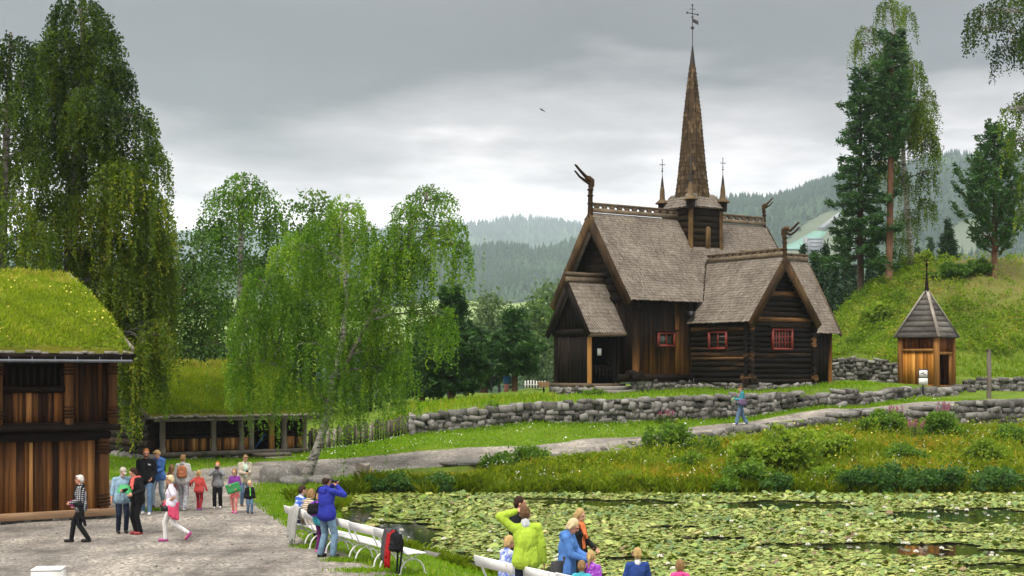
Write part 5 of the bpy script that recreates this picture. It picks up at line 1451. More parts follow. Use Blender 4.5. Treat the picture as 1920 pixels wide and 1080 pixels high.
# tall dark birches at the left edge
def birch(px, D, top, base_z, lobs, label, lm, slen=1.8, dens=30, leaf=.14, r0=.3, tintb=.42, lean=(), tb=None, step=.11, dark=0.0):
    bx_ = at(px, 700, D)[0]
    pts = [np.array([bx_, D, base_z])] + [at(q, w_, D) for q, w_ in lean] + [at(top[0], top[1], D)]
    tk, TPx = trunk(pts, np.linspace(r0, .05, len(pts)), 10, dark); tg = MB()
    lf = weeping(LB(D, lobs), dens, slen, leaf, step, TPx, tg, tintb, .3, tb)
    return tree_thing('birch_tree', (bx_, D, base_z), label, tk, lf, m_birch, lm, None, tg)
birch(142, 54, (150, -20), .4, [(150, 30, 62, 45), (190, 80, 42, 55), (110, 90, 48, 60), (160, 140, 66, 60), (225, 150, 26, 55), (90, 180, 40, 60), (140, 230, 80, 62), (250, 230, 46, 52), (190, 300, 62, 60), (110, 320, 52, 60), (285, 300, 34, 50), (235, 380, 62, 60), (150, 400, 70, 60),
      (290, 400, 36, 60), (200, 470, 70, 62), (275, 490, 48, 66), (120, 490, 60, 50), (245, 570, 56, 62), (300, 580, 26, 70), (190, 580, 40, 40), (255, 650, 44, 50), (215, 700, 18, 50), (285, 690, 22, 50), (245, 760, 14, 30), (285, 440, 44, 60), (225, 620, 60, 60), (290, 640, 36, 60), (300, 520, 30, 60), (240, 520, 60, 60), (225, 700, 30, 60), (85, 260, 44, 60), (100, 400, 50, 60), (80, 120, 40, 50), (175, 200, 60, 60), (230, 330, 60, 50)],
      'tall dark weeping birch towering behind the storehouse', m_lbirchd, 1.9, 115, .125, .34, .52, [(136, 620), (130, 470), (138, 320), (160, 150)], [-.34] * 5 + [-.26, -.22, -.2, -.12, -.12, -.06] + [.06] * 13 + [.12] * 6 + [-.1, .02, -.2, -.15, -.02], .085, .97)  # upper lobes tinted darker: graduated lens filter darkening put into the leaf colour
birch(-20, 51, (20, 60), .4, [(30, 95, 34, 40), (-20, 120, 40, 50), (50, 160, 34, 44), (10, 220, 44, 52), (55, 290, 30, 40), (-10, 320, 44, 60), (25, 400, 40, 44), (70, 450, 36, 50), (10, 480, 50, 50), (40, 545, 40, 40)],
      'weeping birch cut off by the left edge of the photo', m_lbirchd, 1.9, 105, .125, .3, .5, [(0, 500), (10, 300)], [-.25, -.25, -.22, -.18, -.1, -.08, 0, .02, .05, .05], .085, .95)  # filter darkening towards the top put into these lobe tints as well
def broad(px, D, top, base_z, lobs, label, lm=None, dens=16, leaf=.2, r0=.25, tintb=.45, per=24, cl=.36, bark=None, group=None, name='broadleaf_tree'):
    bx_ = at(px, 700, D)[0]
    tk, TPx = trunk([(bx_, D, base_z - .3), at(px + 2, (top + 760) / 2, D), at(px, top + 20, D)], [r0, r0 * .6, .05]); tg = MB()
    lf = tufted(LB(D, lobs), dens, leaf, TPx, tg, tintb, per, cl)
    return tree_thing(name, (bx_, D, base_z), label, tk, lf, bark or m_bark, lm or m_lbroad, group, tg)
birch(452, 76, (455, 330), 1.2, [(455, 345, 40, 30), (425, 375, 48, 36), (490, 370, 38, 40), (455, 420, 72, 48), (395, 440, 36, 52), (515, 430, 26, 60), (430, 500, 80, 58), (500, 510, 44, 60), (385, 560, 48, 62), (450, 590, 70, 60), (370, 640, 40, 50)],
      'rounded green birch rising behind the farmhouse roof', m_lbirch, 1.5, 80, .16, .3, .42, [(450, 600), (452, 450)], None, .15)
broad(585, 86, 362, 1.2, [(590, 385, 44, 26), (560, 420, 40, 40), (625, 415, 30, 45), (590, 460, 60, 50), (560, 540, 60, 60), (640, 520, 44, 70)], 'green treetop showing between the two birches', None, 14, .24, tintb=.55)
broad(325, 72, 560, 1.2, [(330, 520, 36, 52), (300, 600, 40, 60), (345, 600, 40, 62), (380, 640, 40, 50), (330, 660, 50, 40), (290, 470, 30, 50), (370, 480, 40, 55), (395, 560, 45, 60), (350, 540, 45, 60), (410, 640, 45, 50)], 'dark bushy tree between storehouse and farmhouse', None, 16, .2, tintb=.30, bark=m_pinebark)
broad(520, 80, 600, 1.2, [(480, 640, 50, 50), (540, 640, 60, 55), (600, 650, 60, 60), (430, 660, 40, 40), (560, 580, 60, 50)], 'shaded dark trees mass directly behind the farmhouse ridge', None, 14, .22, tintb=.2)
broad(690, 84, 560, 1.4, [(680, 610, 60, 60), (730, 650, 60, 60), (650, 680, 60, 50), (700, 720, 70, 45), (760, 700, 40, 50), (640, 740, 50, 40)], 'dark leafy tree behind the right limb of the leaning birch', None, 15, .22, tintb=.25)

# pines: trunk, whorls of boughs, needle tufts
def pine(base, H, crown0, Rmax, label, nb=60, profile=None, leaf=.34, tintb=.4, r0=.22, droop=-.05, seed=0, lm=None, group=None, name='pine_tree', dens=9, bark=None, upcurve=.12, lean=(0, 0), flat=.35, side=None):
    global rng
    keep = rng; rng = np.random.default_rng(seed + 100)
    base = np.asarray(base, float); topp = base + np.array([lean[0], lean[1], H])
    mid_ = base + np.array([lean[0] * .4 + rng.normal(0, .06), 0, H * .5])
    tk, TPx = trunk([base - [0, 0, .4], base + (mid_ - base) * .5, mid_, mid_ + (topp - mid_) * .5, topp], [r0 * 1.15, r0, r0 * .8, r0 * .5, .025], 10, .4)
    lf = MB(); zs_ = crown0 + (1 - crown0) * (np.arange(nb) + rng.uniform(0, .8, nb)) / nb
    prof_ = profile or (lambda t: (1 - t) ** .8)
    for i, zt in enumerate(zs_):
        t = (zt - crown0) / (1 - crown0); az = i * 2.4 + rng.uniform(-.4, .4)
        L = Rmax * max(.04, prof_(t)) * rng.uniform(.6, 1.15)
        p0 = np.array([np.interp(zt * H, TPx[:, 2] - base[2], TPx[:, k]) for k in range(2)] + [base[2] + zt * H])
        d = np.array([math.cos(az), math.sin(az), 0]); n = 6; tt = np.linspace(0, 1, n)
        P = p0 + d * L * tt[:, None]; P[:, 2] += L * (droop * tt + upcurve * tt ** 2.2)
        tk.tube(P, np.linspace(.05 * min(1, L / 2) + .012, .008, n), 5, .4, cap=False)
        m = max(4, int(dens * L)); u = rng.uniform(.22, 1.03, m) ** .8
        c = p0 + d * (L * u)[:, None]; c[:, 2] += L * (droop * u + upcurve * u ** 2.2)
        sdv = np.array([-d[1], d[0], 0]); wid = .32 * L * (1 - u * .6) + .1
        c = c + sdv * (rng.normal(0, .55, m) * wid)[:, None]; c[:, 2] += rng.normal(.03, .07, m) * (1 + flat)
        per = 9; q = np.repeat(c, per, 0) + rng.normal(0, .09 + .03 * leaf, (m * per, 3))
        ld = np.repeat(d[None] * .9 + np.array([0, 0, .25]), m * per, 0) + rng.normal(0, .55, (m * per, 3))
        tn = tintb + rng.normal(0, .1) + np.repeat(rng.normal(0, .12, m), per) + rng.normal(0, .08, m * per)
        lf.leaves(q, leaf * rng.uniform(.6, 1.2, len(q)), np.clip(tn, 0, 1), -.05, .3, ld)
    rng = keep
    return tree_thing(name, base, label, tk, lf, bark or m_pinebark, lm or m_needle, group)
def gbase(px, d, dz=0): 
    x = (px - 960) * d / F; return (x, d, gz1(x, d) + dz)
# right: three tall trees on the knoll, young pine
b1 = gbase(1614, 93); topz = at(1614, 125, 93)[2]
pine(b1, topz - b1[2], .14, 2.75, 'tall dark pine with flat layered boughs right of the church', 95, lambda t: .18 + .95 * (1 - t) ** .75 * (.75 + .25 * math.sin(t * 40)), .36, .36, .2, -.22, 1, dens=14, upcurve=.2, flat=.1, bark=m_bark)
b2 = gbase(1667, 92); topz = at(1672, 60, 92)[2]
pine(b2, topz - b2[2], .50, 1.5, 'tall pine with bare reddish trunk between dark pine and birch', 70, lambda t: .5 + .6 * math.sin(min(1, t * 1.1) * PI) * (1 - .35 * t), .34, .34, .21, .0, 2, dens=14, lean=(.2, 0))
birch(1713, 95, (1668, -30), 10.2, [(1668, 15, 26, 26), (1700, 30, 14, 30), (1625, 60, 26, 16), (1605, 90, 12, 22), (1680, 90, 30, 40), (1715, 140, 22, 42), (1740, 190, 18, 42), (1690, 180, 26, 44), (1735, 260, 24, 34), (1755, 280, 10, 30), (1700, 260, 26, 40), (1660, 230, 22, 40), (1740, 330, 20, 30), (1690, 340, 22, 36), (1650, 320, 14, 30), (1735, 385, 22, 26), (1700, 410, 24, 26), (1690, 455, 16, 20), (1650, 120, 30, 40), (1680, 150, 34, 50), (1705, 215, 34, 50), (1660, 300, 24, 44), (1725, 230, 30, 50), (1640, 190, 22, 36)],
      'tall slender birch with white trunk among the pines at right', m_lbirchd, 1.9, 85, .14, .24, .46, [(1702, 420), (1694, 300), (1688, 160)], None, .13)
b3 = gbase(1864, 91); topz = at(1862, 235, 91)[2]
pine(b3, topz - b3[2], .13, 2.5, 'bushy young pine standing alone on the hilltop', 75, lambda t: .10 + 1.05 * (1 - t) ** .75 * (.62 + .5 * min(1, t * 4)), .36, .5, .17, .38, 3, dens=12, upcurve=.5, flat=.2)
b4 = gbase(1777, 99); topz = at(1777, 415, 99)[2]
pine(b4, topz - b4[2], .05, 1.0, 'small pale young spruce on the hilltop left of the young pine', 60, lambda t: (1 - t) ** .9, .26, .62, .08, .1, 4, m_spruce, dens=13, upcurve=.1, name='spruce_tree')
# branches of a birch that stands outside the right edge
birch(2010, 60, (1990, -60), 3.0, [(1850, 30, 44, 30), (1900, 10, 50, 40), (1830, 60, 20, 20), (1895, 90, 30, 30), (1950, 60, 50, 60), (1915, 190, 24, 24), (1890, 210, 16, 18), (1905, 270, 22, 34), (1925, 330, 16, 40), (1960, 200, 50, 70), (1970, 330, 44, 60), (1915, 400, 10, 26)],
      'birch hanging in from the right edge of the photo', m_lbirchd, 1.3, 85, .12, .28, .4, [(2000, 400), (1995, 200)], [-.25] * 5 + [.05] * 7, .09)
# dark pines left of the church
def zat(px, py, d): return at(px, py, d)[2]
x_, d_ = at(965, 700, 92)[0], 92
pine((x_, d_, gz1(x_, d_)), zat(965, 585, d_) - gz1(x_, d_), .22, 2.55, 'broad dark pine left of the church porch', 85, lambda t: (.55 + .5 * math.sin(min(1, t * 1.5) * PI)) * (1 - t * .55), .4, .5, .2, .12, 5, dens=13, upcurve=.05)
x_ = at(846, 700, 86)[0]
pine((x_, 86, gz1(x_, 86)), zat(846, 545, 86) - gz1(x_, 86), .1, 2.9, 'large spreading dark pine behind the end of the stone wall', 100, lambda t: (.6 + .45 * math.sin(min(1, t * 1.4) * PI)) * (1 - t * .6), .42, .44, .24, .1, 6, dens=13, upcurve=.02)
x_ = at(905, 700, 100)[0]
pine((x_, 100, gz1(x_, 100)), zat(905, 625, 100) - gz1(x_, 100), .1, 2.2, 'smaller dark pine between the two spreading pines', 60, lambda t: (.6 + .4 * math.sin(min(1, t * 1.4) * PI)) * (1 - t * .6), .42, .4, .2, .1, 7, dens=12)
x_ = at(790, 700, 92)[0]
pine((x_, 92, gz1(x_, 92)), zat(790, 610, 92) - gz1(x_, 92), .1, 2.4, 'dark pine half hidden behind hanging birch strands', 70, lambda t: (.6 + .4 * math.sin(min(1, t * 1.4) * PI)) * (1 - t * .6), .42, .36, .2, .1, 8, dens=12)
# spruces in the hollow between church and hill
proto = []
for k_ in range(3):
    o = pine((0, 0, 0), 8.0, .03, 1.75, 'dark spruce in the hollow between church and hill', 75, lambda t: (1 - t) ** .9, .42, .34 + .07 * k_, .12, -.18, 20 + k_, m_spruce, 'spruces between church and hill', 'spruce_tree', 9, upcurve=.16)
    proto.append(o)
r_ = np.random.default_rng(31); ii = 0
for px, py, dd in ((1528, 478, 112), (1548, 462, 118), (1566, 500, 110), (1586, 470, 122), (1600, 500, 116), (1638, 470, 124), (1652, 500, 118), (1690, 480, 128), (1628, 500, 112), (1540, 510, 104), (1575, 540, 104), (1598, 540, 106), (1506, 470, 128), (1720, 470, 134), (1745, 455, 140), (1735, 490, 132)):
    o = proto[ii % 3] if ii < 3 else copy_tree(proto[ii % 3])
    x_ = (px - 960) * dd / F; zt_ = zat(px, py, dd); zb_ = min(gz1(x_, dd), zt_ - 3) - .2; s_ = (zt_ - zb_) / 8.0
    o.location = (x_, dd, zb_); o.scale = (min(1.25, s_) * r_.uniform(.85, 1.1),) * 2 + (s_,); o.rotation_euler = (0, 0, r_.uniform(0, 6.28)); ii += 1
# pale trees in the valley, left of the church
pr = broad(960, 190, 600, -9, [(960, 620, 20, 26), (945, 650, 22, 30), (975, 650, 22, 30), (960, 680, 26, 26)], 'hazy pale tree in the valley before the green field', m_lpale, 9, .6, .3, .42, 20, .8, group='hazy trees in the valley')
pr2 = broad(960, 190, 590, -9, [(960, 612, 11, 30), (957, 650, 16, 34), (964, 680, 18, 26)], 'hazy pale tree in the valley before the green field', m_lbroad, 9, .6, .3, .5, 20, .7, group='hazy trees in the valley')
r_ = np.random.default_rng(5); ii = 0
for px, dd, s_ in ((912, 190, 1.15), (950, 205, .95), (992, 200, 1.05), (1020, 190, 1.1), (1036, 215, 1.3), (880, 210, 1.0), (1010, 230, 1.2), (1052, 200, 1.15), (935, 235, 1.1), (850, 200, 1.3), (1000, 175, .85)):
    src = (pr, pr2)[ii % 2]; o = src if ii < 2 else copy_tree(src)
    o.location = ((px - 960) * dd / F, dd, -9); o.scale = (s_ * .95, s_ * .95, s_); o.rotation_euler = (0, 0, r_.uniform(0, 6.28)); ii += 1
# ------------------------------------------------------------------ meadow, bank, bushes, pond plants
def ground_hit(px, py, d0=24, d1=125):
    d = np.linspace(d0, d1, 1200); x = (px - 960) * d / F; z = gz(x, d); p = HZ - (z - CZ) * F / d
    i = np.argmax(p <= py); return (x[i], d[i], z[i])
m_bankgrass = leafmat('bank_grass_blade', (.06, .115, .006), (.24, .30, .014), (.52, .33, .06), .45, .7)
m_lawn = leafmat('lawn_blade', (.08, .16, .005), (.19, .32, .008), (.38, .34, .05), .45, .7)
m_flwhite = simple('white_flower', (.8, .8, .74), .7, .1, 5, 0)
def scatter(n, x0, x1, y0, y1, fn):
    x = rng.uniform(x0, x1, n); y = rng.uniform(y0, y1, n); k = fn(x, y); x, y = x[k], y[k]
    return np.stack([x, y, gz(x, y)], 1)
L1 = lambda x: np.interp(x, L1x, L1y)
L2 = lambda x: np.interp(x, L2x, L2y)
UP = np.array([0, 0, 1.0])
vis = lambda x, y: np.abs(x / y) < .40
# pond bank
P = scatter(150000, -5, 30, 51.3, 72, lambda x, y: (y < L1(x) - .35) & (poly_sd(POND, x, y) > .02) & vis(x, y) & (poly_sd(GRAV, x, y) > .1) & (y > 51.2))
patch = .5 * wig(P[:, 0] * .8, P[:, 1] * 1.1) + .5 * wig(P[:, 0] * 2.3 + 4, P[:, 1] * 2.3)
keep = rng.random(len(P)) < .55 + .35 * patch; P, patch = P[keep], patch[keep]
dry = .5 * wig(P[:, 0] * .55 + 2, P[:, 1] * .7) + .3 * wig(P[:, 0] * 2.7, P[:, 1] * 2.1 + 1)
tint = np.clip(.62 + .46 * dry + .10 * np.clip((P[:, 0] - 6) / 15, 0, 1) + rng.normal(0, .14, len(P)), 0, 1)
edge_ = np.clip((L1(P[:, 0]) - P[:, 1]) / 1.8, .25, 1)
mb = MB(); blades(mb, P, UP, rng.uniform(.16, .5, len(P)) * (1 + .5 * patch) * edge_, tint, .9, .045, 0)
fl = P[rng.choice(len(P), 500, replace=False)]; fl = fl[wig(fl[:, 0] * .9 + 1, fl[:, 1] * 1.3) > .05]
q = np.repeat(fl, 3, 0) + rng.normal(0, .05, (len(fl) * 3, 3)); q[:, 2] += rng.uniform(.3, .5, len(q)); mb.leaves(q, .05, .2, 0, 1.0, None, 1)
# leafy weeds standing in the grass
wd = P[rng.choice(len(P), 2600, replace=False)]; wd = wd[wig(wd[:, 0] * .8 + 5, wd[:, 1] * .9) > -.1]; hh = rng.uniform(.25, .85, len(wd)) * np.clip((L1(wd[:, 0]) - wd[:, 1]) / 2.5, .3, 1)
q = np.repeat(wd, 12, 0) + rng.normal(0, .07, (len(wd) * 12, 3)); q[:, 2] += np.repeat(hh, 12) * rng.uniform(.2, 1, len(q)); mb.leaves(q, rng.uniform(.06, .15, len(q)), np.clip(np.repeat(rng.uniform(.15, .75, len(wd)), 12) + rng.normal(0, .1, len(q)), 0, 1), .2, .5)
# yellow flowers
fy = P[rng.choice(len(P), 160, replace=False)]; fy = fy[fy[:, 0] > 8]; q = fy + [0, 0, .4]; mb.leaves(q, .08, .2, 0, 1.0, None, 2)
tag(mb.build('bank_grass', [m_bankgrass, m_flwhite, m_yellow]), 'tall yellowing grass and wildflowers on the far pond bank', 'grass', kind='stuff')
# lawn below the church wall, terrace edge, left verges
P = scatter(150000, -9, 30, 55, 72, lambda x, y: (y > L1(x) + .4) & (y < L2(x) - .25) & (poly_sd(GRAV, x, y) > .05) & vis(x, y) & (x > -9.5))
mb = MB(); tint = np.clip(.60 + .18 * wig(P[:, 0] * .7, P[:, 1] * .9) + .12 * wig(P[:, 0] * 2.9, P[:, 1] * 3.3) + rng.normal(0, .10, len(P)), 0, 1)
nearw = np.clip((P[:, 1] - L2(P[:, 0]) + 1.3) / 1.3, 0, 1)
blades(mb, P, UP, rng.uniform(.04, .1, len(P)) * (1 + 1.8 * nearw), tint, .8, .04, 0)
k = rng.choice(len(P), 700, replace=False); q = P[k] + [0, 0, .1]; mb.leaves(q[wig(q[:, 0], q[:, 1]) > 0], .055, .2, 0, 1.0, None, 1)
P = scatter(30000, -9, 30, 60, 75, lambda x, y: (y > L2(x) + .1) & (y < L2(x) + 4.5) & vis(x, y) & ~((x > 19) & (y > 72.6)))
tint = np.clip(.62 + .15 * wig(P[:, 0] * 1.5, P[:, 1]) + .28 * (P[:, 0] < 3) * rng.random(len(P)) + rng.normal(0, .12, len(P)), 0, 1)
blades(mb, P, UP, rng.uniform(.08, .22, len(P)) * (1 + .8 * (P[:, 0] < 2)), tint, .8, .04, 0)
P = scatter(50000, -22, -4, 26, 63, lambda x, y: (poly_sd(GRAV, x, y) > -.15) & (poly_sd(POND, x, y) > .0) & vis(x, y) & ~((x < -10) & (y < 47)))
tint = np.clip(.55 + .2 * wig(P[:, 0] * 1.5, P[:, 1]) + rng.normal(0, .13, len(P)), 0, 1)
blades(mb, P, UP, rng.uniform(.05, .16, len(P)), tint, .8, .035, 0)
P = scatter(40000, -7, 4, 22, 47, lambda x, y: (poly_sd(GRAV, x, y) > -.1 + .5 * np.maximum(0, wig(x * 2, y * 2))) & (poly_sd(POND, x, y) > .0) & vis(x, y))
tint = np.clip(.58 + .2 * wig(P[:, 0] * 2.5, P[:, 1] * 2) + rng.normal(0, .13, len(P)), 0, 1)
blades(mb, P, UP, rng.uniform(.05, .14, len(P)), tint, .8, .022, 0)
# grass tufts in the gravel by the benches and near the left block
for (cx, cy, r_) in ((-3.0, 28.9, .7), (-2.2, 27.9, .7), (-1.7, 27.2, .6), (-7.2, 23.6, .8), (-6.3, 23.4, .6), (-3.6, 30.6, .5), (-10.5, 41.3, .4), (-4.6, 33.0, .5)):
    n = 420; a = rng.uniform(0, 6.28, n); rr_ = r_ * np.sqrt(rng.random(n)) * rng.uniform(.4, 1, n); x = cx + rr_ * np.cos(a) * 1.3; y = cy + rr_ * np.sin(a) * .6
    blades(mb, np.stack([x, y, gz(x, y)], 1), UP, rng.uniform(.04, .12, n), np.clip(.6 + rng.normal(0, .15, n), 0, 1), .8, .02, 0)
tag(mb.build('lawn_grass', [m_lawn, m_flwhite]), 'bright green lawn grass with white clover', 'grass', kind='stuff')
# sedge along the shore
mb = MB()
def sedge(pts, n, h, spread):
    for (cx, cy) in pts:
        a = rng.uniform(0, 6.28, n); rr_ = spread * np.sqrt(rng.random(n)); x = cx + rr_ * np.cos(a); y = cy + rr_ * np.sin(a) * .7
        blades(mb, np.stack([x, y, np.maximum(gz(x, y), WATER - .05)], 1), UP, rng.uniform(.5, 1.0, n) * h, np.clip(.45 + rng.normal(0, .16, n), 0, 1), 1.0, .03, 0)
sedge([(x, np.interp(x, [-5.8, -3.5, -1.5], [51.4, 52.1, 51.8]) + rng.normal(0, .2)) for x in np.linspace(-5.7, -1.2, 16)], 160, .7, .5)
sedge([(-1.75, 32.6), (-1.3, 31.9), (-.6, 30.6), (-.35, 29.6), (-2.6, 34.6), (-.9, 24.2), (-1.2, 24.6)], 160, .42, .3)
sedge([(x, 51.75 + rng.normal(0, .12)) for x in np.linspace(-1, 19.5, 60)], 90, .5, .35)
sedge([(-5.9, 46 + rng.normal(0, .8)) for _ in range(8)] + [(-6.3, 43.5), (-5.8, 42.3), (-6.6, 44.6)], 140, .5, .5)
tag(mb.build('shore_sedge', [m_bankgrass]), 'dark green sedge tufts along the water edge', 'grass', kind='stuff')
# hillside undergrowth
m_under = leafmat('undergrowth_leaf', (.035, .085, .005), (.20, .29, .014), (.36, .27, .06), .45, .7)
P = scatter(26000, 16, 42, 78, 99, lambda x, y: (y > np.interp(x, L3x, L3y) + .4) & vis(x, y))
bare = sstep((P[:, 2] - 6.2) / 3.5) * sstep((P[:, 0] - 24) / 6)
keep = rng.random(len(P)) < (.34 + .3 * wig(P[:, 0] * .9, P[:, 1] * .9)) * (1 - .93 * bare) ; P = P[keep]; bare = bare[keep]
lawnpart = (P[:, 0] > 24) & (P[:, 1] < 83.5); P, bare = P[~lawnpart], bare[~lawnpart]
per = 14; ct = np.clip(.52 + .25 * wig(P[:, 0] * .8, P[:, 1] * .8 + 3) + rng.normal(0, .14, len(P)), 0, .95)
q = np.repeat(P, per, 0) + rng.normal(0, [.2, .2, .12], (len(P) * per, 3)); q[:, 2] += .16 + .42 * np.abs(np.repeat(wig(P[:, 0], P[:, 1]), per))
mb = MB(); mb.leaves(q, rng.uniform(.08, .22, len(q)), np.clip(np.repeat(ct, per) + rng.normal(0, .14, len(q)), 0, 1), .1, .6)
g = scatter(30000, 16, 42, 78, 99, lambda x, y: (y > np.interp(x, L3x, L3y) + .1) & vis(x, y)); gb = sstep((g[:, 2] - 6.2) / 3.5) * sstep((g[:, 0] - 23) / 6); g = g[rng.random(len(g)) > .9 * gb]; blades(mb, g, UP, rng.uniform(.1, .35, len(g)), np.clip(.6 + .35 * sstep((g[:, 2] - 6) / 4) + rng.normal(0, .15, len(g)), 0, 1), .9, .05, 0)
tag(mb.build('hillside_undergrowth', m_under), 'green undergrowth of brambles and ferns covering the hillside', 'undergrowth', kind='stuff')
# bushes
m_bush = leafmat('bush_leaf', (.022, .065, .008), (.12, .22, .02), (.2, .26, .03), .4, .6)
m_bushd = leafmat('willow_bush_leaf', (.012, .042, .010), (.065, .15, .028), (.13, .2, .04), .35, .6)
m_bramble = leafmat('bramble_leaf', (.045, .09, .008), (.20, .29, .02), (.32, .33, .05), .42, .6)
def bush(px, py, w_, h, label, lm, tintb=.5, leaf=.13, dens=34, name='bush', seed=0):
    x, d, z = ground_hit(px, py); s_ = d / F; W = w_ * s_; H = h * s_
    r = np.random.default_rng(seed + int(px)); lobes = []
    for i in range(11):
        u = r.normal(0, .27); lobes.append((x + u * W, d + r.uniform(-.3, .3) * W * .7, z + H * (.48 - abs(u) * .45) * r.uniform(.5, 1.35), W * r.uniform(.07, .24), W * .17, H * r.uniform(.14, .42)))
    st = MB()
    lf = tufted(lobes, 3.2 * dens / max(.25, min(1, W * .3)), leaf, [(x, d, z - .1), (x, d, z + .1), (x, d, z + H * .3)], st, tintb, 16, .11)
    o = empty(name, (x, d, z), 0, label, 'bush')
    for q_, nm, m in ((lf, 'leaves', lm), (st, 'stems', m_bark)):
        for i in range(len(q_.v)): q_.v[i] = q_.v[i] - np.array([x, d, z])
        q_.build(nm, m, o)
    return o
bush(1252, 846, 105, 78, 'dark green bush at the path edge below the church corner', m_bush, .45)
bush(990, 872, 64, 46, 'round green bush on the bank where the kerb stones begin', m_bush, .5)
bush(936, 880, 52, 36, 'low leafy bush left of the round bank bush', m_bush, .38)
bush(1455, 885, 190, 100, 'large yellow-green bramble thicket on the bank', m_bramble, .55, .15, 42)
bush(1545, 862, 100, 66, 'bramble bush between the thicket and the boulder wall', m_bramble, .5, .15)
bush(1400, 905, 90, 50, 'leafy shrub in front of the bramble thicket', m_bush, .5)
bush(1610, 921, 90, 46, 'leftmost low willow bush of the row at the water', m_bushd, .4, .12)
bush(1685, 921, 120, 58, 'second low willow bush from the left at the water', m_bushd, .45, .12)
bush(1775, 921, 120, 56, 'third low willow bush from the left at the water', m_bushd, .4, .12)
bush(1865, 921, 120, 52, 'rightmost low willow bush of the row at the water', m_bushd, .45, .12)
bush(1455, 923, 64, 42, 'small dark willow at the water below the thicket', m_bushd, .45, .12)
bush(1365, 922, 40, 30, 'small grassy shrub at the water left of the dark willow', m_bush, .45, .1)
bush(1660, 815, 66, 56, 'shrub growing in front of the boulder wall left of the fireweed', m_bush, .55)
bush(1765, 822, 74, 56, 'leafy shrub under the right clump of fireweed', m_bush, .5)
bush(1850, 872, 90, 60, 'pale shrub on the bank near the right edge', m_bramble, .45, .13)
bush(1560, 905, 80, 40, 'grassy shrub above the willow row', m_bramble, .42, .12)
bush(1300, 880, 60, 36, 'small leafy shrub on the open grass of the bank', m_bush, .5, .1)
bush(1180, 905, 44, 26, 'low shrub low on the bank left of the small leafy shrub', m_bramble, .5, .1)
bush(1330, 850, 56, 34, 'shrub beside the kerb right of the dark green bush', m_bush, .42, .1)
bush(1700, 868, 70, 40, 'leafy shrub in the middle of the bank above the willows', m_bush, .45, .12)
bush(1890, 835, 60, 46, 'shrub against the boulder wall at the right edge', m_bush, .5, .12)
bush(925, 790, 30, 22, 'small bright bush at the foot of the long stone wall', m_bush, .6, .1)
bush(700, 922, 70, 32, 'dark waterside plant right of the tree stump', m_bushd, .4, .1)
bush(752, 926, 90, 40, 'dense dark waterside shrub between stump and lilies', m_bushd, .35, .1)
bush(828, 926, 84, 40, 'waterside shrub at the right end of the gravel road bank', m_bushd, .5, .1)
bush(1112, 742, 44, 16, 'small plant beside the church porch steps', m_bush, .6, .08)
bush(1780, 525, 64, 36, 'dark shrub near the hilltop left of the young pine', m_bush, .3, .2)
bush(1725, 500, 50, 40, 'bright shrub at the foot of the slender birch', m_bramble, .6, .2)
bush(1830, 515, 60, 34, 'dark shrub at the hilltop beside the pine trunk', m_bush, .25, .2)
bush(1650, 600, 60, 40, 'shrub clump on the left shoulder of the hill', m_bramble, .5, .2)
# fireweed
m_fire = leafmat('fireweed_flower', (.22, .06, .13), (.42, .13, .26), None, .3); m_firel = leafmat('fireweed_leaf', (.03, .06, .012), (.10, .16, .03), None, .3)
def fireweed(px, py, h, label):
    x, d, z = ground_hit(px, py); H = h * d / F
    o = empty('fireweed', (x, d, z), 0, label, 'plant'); st, lf, fl_ = MB(), MB(), MB()
    for i in range(7):
        bx_, by_ = rng.normal(0, .22, 2); hh = H * rng.uniform(.7, 1.0); tx, ty = bx_ + rng.normal(0, .12), by_ + rng.normal(0, .1)
        st.tube([(bx_, by_, -.1), ((bx_ + tx) / 2, (by_ + ty) / 2, hh * .5), (tx, ty, hh)], [.012, .01, .005], 5)
        t = rng.uniform(.1, .72, 40); q = np.stack([bx_ + (tx - bx_) * t, by_ + (ty - by_) * t, hh * t], 1) + rng.normal(0, .05, (40, 3)); lf.leaves(q, .14, np.clip(rng.normal(.5, .2, 40), 0, 1), .2, .25)
        t = rng.uniform(.66, 1.0, 40); q = np.stack([bx_ + (tx - bx_) * t, by_ + (ty - by_) * t, hh * t], 1) + rng.normal(0, .035, (40, 3)) * (1.15 - t)[:, None] * 3; fl_.leaves(q, .055, np.clip(rng.normal(.5, .25, 40), 0, 1), 0, .9)
    st.build('stems', m_bark, o); lf.build('leaves', m_firel, o); fl_.build('flowers', m_fire, o); return o
fireweed(1683, 806, 52, 'pink fireweed clump left on the boulder wall')
fireweed(1762, 808, 58, 'pink fireweed clump right on the boulder wall')
fireweed(1715, 826, 44, 'pink fireweed below the boulder wall between two shrubs')
fireweed(1253, 795, 30, 'small pink flowering plant against the stone wall above the bush')
# water lilies
m, nt, out = new_mat('lily_pad'); b = NB(nt); t = b.attr()
c = b.ramp(t, [(0, (.02, .06, .006)), (.30, (.07, .14, .012)), (.55, (.19, .26, .03)), (.80, (.33, .36, .075)), (.90, (.38, .34, .10)), (.95, (.16, .085, .03)), (1, (.10, .045, .025))])
c = b.mix(1.0, c, b.ramp(b.noise(b.obj(), 12, 4), [(.3, .8), (.7, 1.15)]), 'MULTIPLY')
b.principled(out, c, .38, None, .5); m_pad = m
N = 200000; x = rng.uniform(-7, 21, N); y = 26.5 + (51.9 - 26.5) * rng.random(N)
OPEN = [(1140, 944, 130, 7), (1480, 948, 130, 9), (1850, 970, 170, 17), (1640, 1027, 210, 9), (1830, 1038, 170, 8), (745, 1010, 75, 40), (1890, 1067, 80, 9), (1340, 1012, 70, 4), (665, 968, 35, 30), (850, 1066, 50, 25), (1010, 938, 60, 3), (1260, 990, 50, 3), (1750, 1000, 90, 3), (1180, 1050, 60, 4)]
